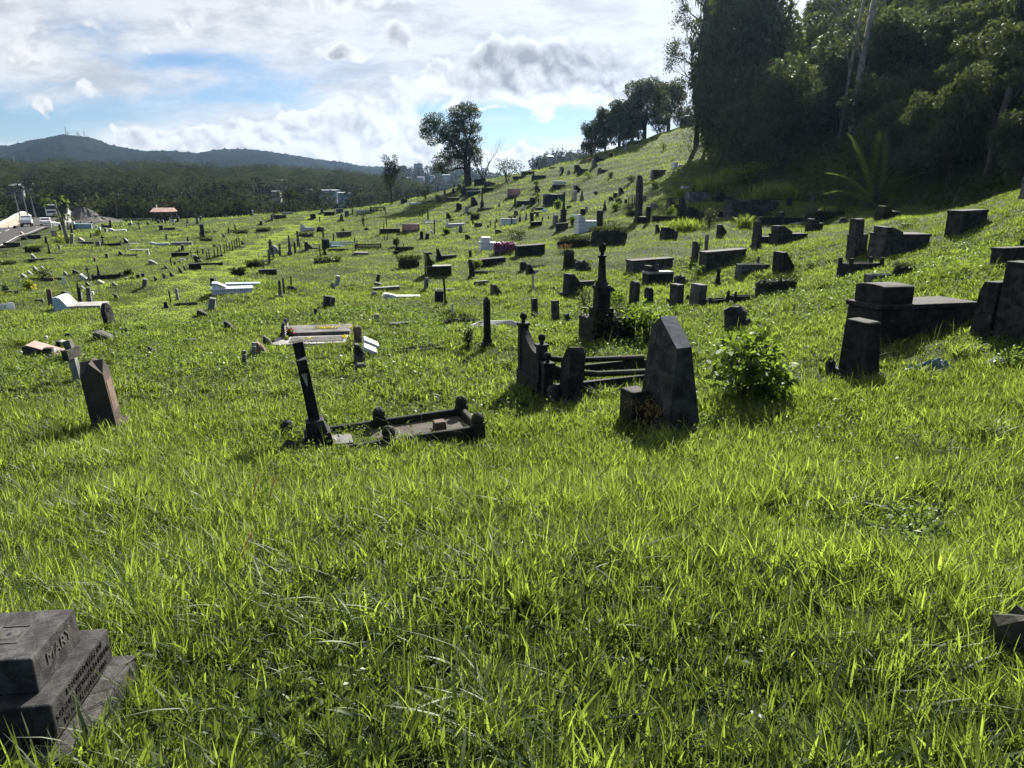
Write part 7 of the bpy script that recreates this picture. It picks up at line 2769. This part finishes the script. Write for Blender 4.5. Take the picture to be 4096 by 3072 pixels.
MU = np.array([-400, -150, -60, 0, 10, 25, 45, 60, 68, 80, 90, 100, 113, 130, 148, 160, 175, 200, 218, 233, 250, 275, 300, 313, 345, 361, 381, 410, 450, 500, 560])
MV = np.array([150, 143, 149, 144, 145.5, 143, 139, 136, 134.8, 136, 137, 138.5, 144, 147.5, 151, 150.5, 150.5, 152.5, 149, 148.5, 149, 151.5, 156, 158, 162, 165.5, 166.5, 171, 178, 186, 196])


def zf_mount(U, D):
    zt = CAM_Z + np.array([ray(0, v)[1] for v in np.interp(U.ravel(), MU, MV)]).reshape(U.shape) * 1750
    f = np.clip((D - 900) / 850, 0, 1)
    s = np.where(D <= 1750, f ** .8, 1 - (D - 1750) / 900)
    ridge = fbm(U / 20, D / 160, 8, 5)
    z = -10 + (zt + 10) * s * (1 + .26 * ridge * (1 - f) ** .5 * (f > 0)) + np.abs(fbm(U / 1.6, D / 12, 5, 4)) * 4.5 * f - 2 * f
    return z


bearing_grid('mountain', np.linspace(-400, 560, 520), np.concatenate([np.linspace(890, 1750, 90), np.linspace(1765, 2150, 14)]), zf_mount, 'mountain_forest')

TU = np.array([330, 375, 395, 420, 445, 470, 500, 540])
TV = np.array([200, 181, 175.5, 173, 173, 174, 178, 190])


def zf_town(U, D):
    zt = CAM_Z + np.array([ray(0, v)[1] for v in np.interp(U.ravel(), TU, TV)]).reshape(U.shape) * 860
    f = np.clip((D - 560) / 300, 0, 1)
    return np.where(D <= 860, -9 + (zt + 9) * f ** .8, zt - (D - 860) * .2) + fbm(U / 6, D / 30, 9, 4) * .8


bearing_grid('town_hill', np.linspace(330, 545, 90), np.linspace(560, 930, 40), zf_town, 'mountain_forest')

RU = np.array([525, 548, 562, 575, 590, 605, 620, 640, 690])
RV = np.array([171, 164, 161.5, 162, 161, 161, 160, 157, 150])


def zf_ridge(U, D):
    zt = CAM_Z + np.array([ray(0, v)[1] for v in np.interp(U.ravel(), RU, RV)]).reshape(U.shape) * 430
    f = np.clip((D - 240) / 190, 0, 1)
    return np.where(D <= 430, -9 + (zt + 9) * f ** .7, zt - (D - 430) * .25)


bearing_grid('far_ridge', np.linspace(520, 690, 50), np.linspace(240, 500, 30), zf_ridge, 'mountain_forest')


HOUSES = [
        (18, 193, 330, 10, 5.5, 'grey_wall', 'roof_metal', 'grey walled house with a metal roof above the road'),
        (27, 187, 400, 10, 3.4, 'house_wall', 'roof_dark', 'long dark roofed house above the grey walled one'),
        (63, 184, 430, 7, 3.2, 'house_wall', 'roof_metal', 'pale roofed house among palms above the papaya tree'),
        (109, 180.5, 480, 6, 2.6, 'house_wall', 'roof_dark', 'white house high among the palms'),
        (118, 180.5, 490, 6, 2.8, 'house_wall', 'roof_metal', 'metal roofed house next to the white house among palms'),
        (129, 180, 500, 3, 4.6, 'house_wall', 'roof_metal', 'narrow white house east of the metal roofed one'),
        (282, 184.5, 420, 9, 2.6, 'house_wall', 'roof_metal', 'long metal roof glinting above the coconut palm'),
        (330, 195.5, 300, 17, 2.6, 'blue_paint', 'roof_metal', 'long blue walled building with a pale metal roof in the trees'),
        (344, 198, 280, 11, 2.4, 'blue_paint', 'roof_metal', 'second lower pale metal roof beside the long blue building'),
        (309, 194, 310, 6, 2.0, 'house_wall', 'roof_metal', 'small pale roof west of the long blue building'),
        (277, 196, 300, 8, 2.0, 'house_wall', 'roof_metal', 'pale roof behind the fronds of the coconut palm'),
        (409, 180.5, 760, 5, 1.8, 'house_wall', 'roof_metal', 'white roofed house low on the town hill'),
        (421, 180, 740, 6, 1.8, 'house_wall', 'roof_metal', 'second white roofed house low on the town hill'),
        (432, 178.5, 760, 5, 2.0, 'house_wall', 'roof_dark', 'dark roofed house low on the town hill'),
        (446, 178, 740, 7, 2.0, 'house_wall', 'roof_metal', 'pale house on the town hill beside the spreading tree'),
        (550, 160.5, 425, 6, 2.2, 'house_wall', 'roof_metal', 'small house among trees on the distant ridge')]


def clearing(U, D):
    """true where no tree stands in a house's open front"""
    ok = np.ones(U.shape, bool)
    for hs_ in HOUSES:
        Dh = hs_[2] * .93
        ok &= ~((np.abs(U - hs_[0]) < hs_[3] * .5 + 2.0) & (D < Dh + 6) & (D > Dh - 115))
    return ok & (seg_dist0((U - 512) / FPX / 1.043 * D, D) > 9)


def seg_dist0(x, y):
    best = np.full(x.shape, 1e9)
    for a, b in zip(ROAD_C[:-1], ROAD_C[1:]):
        dx, dy = b.x - a.x, b.y - a.y
        t = np.clip(((x - a.x) * dx + (y - a.y) * dy) / (dx * dx + dy * dy), 0, 1)
        best = np.minimum(best, np.hypot(x - a.x - t * dx, y - a.y - t * dy))
    return best


def clumps(n, uf, df, zf, rmin, rmax, leaves, leaf, mat, name, hs=1.2, out=None):
    """a far-off wood as one mass of rounded leafy clumps"""
    lv = Leaves()
    U = uf(n)
    D = df(n)
    k_ = clearing(U, D)
    U, D = U[k_], D[k_]
    n = len(U)
    X = (U - 512) / FPX / 1.043 * D
    Z = zf(U, D)
    R = rng.uniform(rmin, rmax, n)
    d = unit(rng.normal(size=(n, leaves, 3)))
    d[..., 2] = np.abs(d[..., 2]) * 1.0 - .15
    rr = rng.uniform(.75, 1.05, (n, leaves, 1))
    bump = 1 + .22 * np.sin(d[..., :1] * 7 + R[:, None, None] * 9) * np.sin(d[..., 2:] * 6)
    p = np.stack([X, D, Z + R * .55], 1)[:, None, :] + d * rr * bump * R[:, None, None] * np.array([1, 1, hs])
    tn = np.clip(rng.random((n, 1)) ** 1.6 * .8 + rng.random((n, leaves)) * .3 - .05, 0, 1).ravel()
    V, F, T = leaf_quads(p.reshape(-1, 3), leaf, .6, d.reshape(-1, 3) * .9, tint=tn)
    lv.add(V, F, T)
    return tag(link(name, lv.mesh(name, mat)), kind='stuff')


clumps(2000, lambda n: rng.uniform(-60, 470, n), lambda n: 215 + 415 * rng.random(n) ** .8, zf_palm, 2.2, 7.0, 105, 1.25, 'far_leaf', 'far_woodland', .95)
clumps(620, lambda n: rng.uniform(-80, 425, n), lambda n: rng.uniform(166, 216, n), lambda U, D: height((U - 512) / FPX / 1.043 * D, D), 2.4, 3.8, 90, .9, 'far_leaf', 'mangrove_woods', 1.05)
clumps(260, lambda n: rng.uniform(395, 545, n), lambda n: 580 + 270 * rng.random(n), zf_town, 4, 7, 40, 2.6, 'far_leaf', 'town_hill_woods', 1.0)
clumps(170, lambda n: rng.uniform(535, 680, n), lambda n: 290 + 140 * rng.random(n) ** .5, zf_ridge, 2.5, 5.0, 70, 1.4, 'far_leaf', 'ridge_woods', 1.2)

# palms of the far hillside: one mass, with the ones on the skyline as trees of their own
pm = [palm_mesh('fronds', 13, 3.6, 3, 'palm_leaf', 1.1, (-.7, 1.2)) for _ in range(3)]
lv = Leaves()
arrs = []
for me in pm:
    V = np.empty(len(me.vertices) * 3, np.float32)
    me.vertices.foreach_get('co', V)
    Fq = np.empty(len(me.loops), np.int32)
    me.loops.foreach_get('vertex_index', Fq)
    arrs.append((V.reshape(-1, 3), Fq.reshape(-1, 4)))
n = 640
U = rng.uniform(-30, 430, n)
D = 225 + 390 * rng.random(n) ** .75
k_ = clearing(U, D)
U, D = U[k_], D[k_]
n = len(U)
Z = zf_palm(U, D)
for i in range(n):
    V, F = arrs[i % 3]
    s = rng.uniform(1.0, 1.5)
    M = np.array(Matrix.Rotation(rng.uniform(0, 6.28), 3, 'Z')) * s
    lv.add(V @ M.T + np.array([(U[i] - 512) / FPX / 1.043 * D[i], D[i], Z[i] + rng.uniform(7.5, 11.5)]), F, np.full(len(V), rng.random()))
tag(link('palm_woods', lv.mesh('palm_woods', 'palm_leaf')), kind='stuff')
for i, (u, v, hp) in enumerate([(150, 172, 15), (162.5, 172, 13), (169.5, 173, 14.5), (172.5, 173, 16), (319, 178, 11), (137, 174, 8), (53, 168, 6), (213, 170, 10), (10, 171, 7), (34, 169, 6)]):
    D_ = 600.0
    p_, q_ = ray(u, v)
    H = hp * D_ / FPX
    t = thing('coconut_palm', 'coconut palm rising above the skyline of the far wooded hillside', 'palm tree', (p_ * D_, D_, CAM_Z + q_ * D_ - 2), jit(3), (0, rad(jit(5))), 'palms on the skyline of the far hillside')
    o = link('fronds', pm[i % 3], t, (0, 0, H))
    o.scale = (1.15, 1.15, 1.15)
    MB().tube([(0, 0, -2), (.3, 0, H)], [.3, .2], 6).build('trunk', 'pale_bark', t)

# masts on the mountain
for i, (u, v, hp) in enumerate([(66.2, 135.3, 7.6), (68.2, 135.3, 4), (77.8, 136.4, 5.2), (79.3, 136.6, 3.6), (84.6, 137.2, 5.6), (87.5, 137.5, 2.6), (14.2, 163.5, 6)]):
    D_ = 1745.0 if i < 6 else 950
    p_, q_ = ray(u, v)
    H = hp * D_ / FPX
    r_ = H * .055 + .35
    t = thing('radio_mast', ['tallest lattice mast on the mountain top', 'short mast beside the tallest one on the mountain', 'first mast of the middle pair on the mountain',
                             'shorter mast of the middle pair on the mountain', 'eastern tall mast on the mountain', 'tiny easternmost mast on the mountain', 'lattice pylon low on the mountain flank'][i], 'mast',
              (p_ * D_, D_, CAM_Z + q_ * D_ - 3), 0, (0, 0), 'masts on the mountain')
    b = MB()
    for sx in (-1, 1):
        for sy in (-1, 1):
            b.tube([(sx * r_, sy * r_, -2), (sx * r_ * .25, sy * r_ * .25, H + 3)], .22, 4)
    for kx in range(6):
        f = kx / 6
        rr = r_ * (1 - .75 * f)
        b.tube([(-rr, -rr, H * f), (rr * .9, rr * .9, H * (f + 1 / 6))], .13, 4).tube([(rr, -rr, H * f), (-rr * .9, rr * .9, H * (f + 1 / 6))], .13, 4)
    b.build('lattice', 'galvanised', t)


# buildings of the town and the houses among the trees
def block(label, u, v, D_, wp, hp, wall='house_wall', floors=6, bays=5, roof='roof_dark', depth=.7, yaw=12, name='apartment_block'):
    p_, q_ = ray(u, v)
    W, H = wp * D_ / FPX / 1.03, hp * D_ / FPX
    t = thing(name, label, 'building', (p_ * D_, D_, CAM_Z + q_ * D_), rad(yaw))
    MB().box((0, 0, -4), (W, W * depth, 4 + H)).build('wall', wall, t)
    MB().box((0, 0, H + .002), (W * 1.03, W * depth * 1.03, H * .03)).build('roof', roof, t)
    if floors > 3:
        MB().box((W * .1, 0, H * 1.03), (W * .3, W * .3, H * .09)).build('lift_house', wall, t)
    for i in range(floors):
        z = H * (i + .28) / floors
        for s, yy in ((-1, -W * depth / 2 - .06),):
            for j in range(bays):
                MB().box((-W * .42 + W * .84 * (j + .5) / bays, yy, z), (W * .84 / bays * .66, .12, H / floors * .5)).build('window', 'car_glass', t)
        MB().box((0, -W * depth / 2 - .4, z - H / floors * .16), (W * .98, .8, H / floors * .12)).build('balcony', wall, t)
    return t


block('pale high rise with rows of balconies on the town hill', 418.5, 174, 840, 8.2, 9.2, 'house_wall', 8, 4)
block('grey high rise at the western end of the town hill', 403, 174.5, 850, 7.2, 7.6, 'grey_wall', 7, 4)
block('low white building below the grey high rise', 408.5, 175.5, 800, 8.5, 3.6, 'house_wall', 2, 5)
block('white hillside house on the distant ridge behind the hilltop trees', 572.5, 164, 400, 11, 6.2, 'house_wall', 2, 5, 'roof_metal')
for i, (u, v, D_, wp, hp, wall, roof, lab) in enumerate(HOUSES):
    t = block(lab, u, v, D_, wp, hp * .72, wall, 1, 5, roof, .6, random.uniform(-15, 25), 'house')
    t.location = t.location * .93 + Vector((0, 0, 1.2))
    W, H = wp * D_ / FPX / 1.03, hp * .72 * D_ / FPX
    MB().prism([(-W * .36, H * 1.03), (W * .36, H * 1.03), (0, H * 1.42)], -W * .54, W * .54, 'x').build('pitched_roof', roof, t)

# ------------------------------------------------------------------ grass
PATH = [hit(u, v)[:2] for u, v in ((120, 330), (168, 305), (195, 286), (215, 272), (240, 258), (262, 246), (285, 235), (303, 225), (318, 217), (326, 213.5))]
PATH = [Vector(p) for p in PATH]


def seg_dist(x, y, poly):
    best = np.full(x.shape, 1e9)
    for a, b in zip(poly[:-1], poly[1:]):
        dx, dy = b[0] - a[0], b[1] - a[1]
        t = np.clip(((x - a[0]) * dx + (y - a[1]) * dy) / (dx * dx + dy * dy), 0, 1)
        best = np.minimum(best, np.hypot(x - a[0] - t * dx, y - a[1] - t * dy))
    return best


def inside_plots(x, y, grow=0.0):
    hit_ = np.zeros(x.shape, bool)
    order = np.argsort(y)
    ys_ = y[order]
    for (cx, cy, yaw, L, W) in NO_GRASS:
        r_ = math.hypot(L, W) / 2 + grow
        i0, i1 = np.searchsorted(ys_, (cy - r_, cy + r_))
        if i1 <= i0:
            continue
        ix = order[i0:i1]
        c, s = math.cos(yaw), math.sin(yaw)
        dx, dy = x[ix] - cx, y[ix] - cy
        a, b = dx * c + dy * s, -dx * s + dy * c
        hit_[ix[(np.abs(a) < L / 2 + grow) & (np.abs(b) < W / 2 + grow)]] = True
    return hit_


def patch(x, y, f, seed):
    return fbm(x * f, y * f, seed, 4)


GR = Leaves()
# (near, far, blades per m2, height, width, segments)
RINGS = [(1.1, 3.2, 5200, .18, .0060, 4), (3.2, 6.0, 3600, .175, .0070, 4), (6.0, 10.0, 2300, .145, .0078, 3), (10.0, 18.0, 1100, .11, .0108, 2),
         (18.0, 32.0, 430, .105, .0175, 2), (32.0, 60.0, 125, .12, .034, 1), (60.0, 100.0, 36, .16, .070, 1), (100.0, 140.0, 13, .19, .11, 1)]
for (r0, r1, dens, hh, ww, seg) in RINGS:
    pm_ = .80 if r0 > 4 else .95
    area = pm_ * (r1 ** 2 - r0 ** 2) + (.8 * (r1 - r0) if r0 < 4 else 0)
    n = int(area * dens)
    y = np.sqrt(rng.uniform(r0 ** 2, r1 ** 2, n))
    x = rng.uniform(-1, 1, n) * (pm_ * y + (.4 if r0 < 4 else 0))
    # gather part of the blades into tussocks
    tu = rng.random(n) < .55
    g = .11 if r0 < 10 else .3
    jx, jy = np.round(x / g) * g, np.round(y / g) * g
    hsh = np.sin(jx * 127.1 + jy * 311.7) * 43758.5453
    hsh = hsh - np.floor(hsh)
    hs2 = np.sin(jx * 269.5 + jy * 183.3) * 24634.6345
    hs2 = hs2 - np.floor(hs2)
    x = np.where(tu, jx + (hsh - .5) * g * 1.6 + (x - jx) * .5, x)
    y = np.where(tu, jy + (hs2 - .5) * g * 1.6 + (y - jy) * .5, y)
    keep = ~inside_plots(x, y)
    hd = hill_dist(x, y)
    keep &= hd < 1.2
    keep &= seg_dist(x, y, [tuple(c) for c, _, _ in RF[::4]]) > 5.6
    if r0 >= 100:
        keep &= ~((y > 128) & (x < -8))
    x, y, hsh = x[keep], y[keep], hsh[keep]
    if len(x) == 0:
        continue
    z = height(x, y)
    p1 = patch(x, y, .9 if r0 < 12 else .35, 21)
    p2 = patch(x, y, 2.6, 22) if r0 < 20 else patch(x, y, .8, 22)
    H = hh * np.clip(1 + .50 * p1 + .38 * p2 + rng.normal(0, .26, len(x)), .3, 2.2)
    if r0 < 20:
        H *= np.where(hsh > .8, 1.35, 1.0)
    pd = seg_dist(x, y, [tuple(p) for p in PATH])
    onp = np.clip(1.9 - pd, 0, 1)
    H *= 1 - .78 * onp
    for lx, ly, lr in LOW_GRASS:
        H *= 1 - .55 * np.clip(1.6 * (1 - np.hypot(x - lx, y - ly) / lr), 0, 1)
    wd = ww * rng.uniform(.55, 1.5, len(x))
    broad = rng.random(len(x)) < (.22 + .3 * (p2 > .15)) if r0 < 12 else np.zeros(len(x), bool)
    wd = np.where(broad, wd * 2.6, wd)
    H = np.where(broad, H * .8, H)
    tint = .40 + .27 * p1 + .18 * p2 + rng.normal(0, .32, len(x)) + .5 * onp
    V, F, T = blades(np.stack([x, y, z - .01], 1), H, wd, seg, .5 if r0 < 10 else .75, tint)
    GR.add(V, F, T)
# tussocks of longer, arching grass
for i in range(70):
    ty = math.sqrt(rng.uniform(2.0 ** 2, 22 ** 2)) if i > 5 else (3.3, 3.0, 4.2, 2.6, 5.0, 3.8)[i]
    tx = rng.uniform(-.75, .75) * ty if i > 5 else (-1.15, -.75, -1.5, 1.5, 2.6, .4)[i]
    m_ = int(rng.uniform(90, 220))
    r_ = rng.uniform(.06, .2)
    x, y = tx + rng.normal(0, r_, m_), ty + rng.normal(0, r_, m_)
    k_ = ~inside_plots(x, y, .05)
    x, y = x[k_], y[k_]
    if len(x) < 5:
        continue
    V, F, T = blades(np.stack([x, y, height(x, y)], 1), rng.uniform(.16, .34, len(x)) * rng.uniform(.7, 1.1), rng.uniform(.005, .012, len(x)) * (1 + ty * .06), 5, .8,
                     np.clip(rng.normal(rng.uniform(.1, .75), .2, len(x)), 0, 1))
    GR.add(V, F, T)
# the mown path: short, dense and pale
pn = 60000
sg = rng.integers(0, len(PATH) - 1, pn)
ff = rng.random(pn)
pa = np.array([(p[0], p[1]) for p in PATH])
x = pa[sg, 0] * (1 - ff) + pa[sg + 1, 0] * ff + rng.uniform(-1.4, 1.4, pn)
y = pa[sg, 1] * (1 - ff) + pa[sg + 1, 1] * ff + rng.uniform(-.8, .8, pn)
V, F, T = blades(np.stack([x, y, height(x, y)], 1), rng.uniform(.03, .07, pn), np.clip(y * .0011, .02, .1), 1, .9, rng.uniform(.8, 1.1, pn))
GR.add(V, F, T)
# a few long arching blades and stalks standing above the rest
n = 2600
y = np.sqrt(rng.uniform(1.5 ** 2, 16 ** 2, n))
x = rng.uniform(-1, 1, n) * (.8 * y + .3)
keep = ~inside_plots(x, y)
x, y = x[keep], y[keep]
V, F, T = blades(np.stack([x, y, height(x, y)], 1), rng.uniform(.24, .46, len(x)), rng.uniform(.003, .006, len(x)), 5, .7, rng.uniform(.1, .7, len(x)))
GR.add(V, F, T)
tag(link('grass', GR.mesh('grass', 'grass_blade')), kind='stuff')

# broad leaved weeds between the blades, in drifts
n = 120000
y = np.sqrt(rng.uniform(1.3 ** 2, 22 ** 2, n))
x = rng.uniform(-1, 1, n) * (.82 * y + .3)
w_ = patch(x, y, .8, 31) + .5 * patch(x, y, 2.2, 32)
keep = (w_ > .02 + rng.uniform(-.2, .5, n)) & ~inside_plots(x, y)
x, y = x[keep], y[keep]
p = np.stack([x, y, height(x, y) + rng.uniform(.01, .13, len(x))], 1)
V, F, T = leaf_quads(p, np.clip(.022 + .0035 * y, .03, .09), .5, np.array([0, 0, .7]))
tag(link('ground_cover', np_mesh('ground_cover', V, F, 'weed_leaf', T)), kind='stuff')

# ------------------------------------------------------------------ air: one closed box of thin haze round camera and scene
hm = bpy.data.materials.new('haze_air')
hm.use_nodes = True
t = NT(hm.node_tree)
t.n.clear()
out = t.new('ShaderNodeOutputMaterial')
pv = t.new('ShaderNodeVolumePrincipled')
pv.inputs['Color'].default_value = (0.42, 0.64, 1.0, 1)
pv.inputs['Density'].default_value = 0.00008
pv.inputs['Anisotropy'].default_value = 0.62
t.l.new(pv.outputs[0], out.inputs['Volume'])
MATS['haze_air'] = hm
hz = MB().box((0, 1190, -13), (6600, 2460, 165)).build('haze', 'haze_air')
tag(hz, kind='stuff')
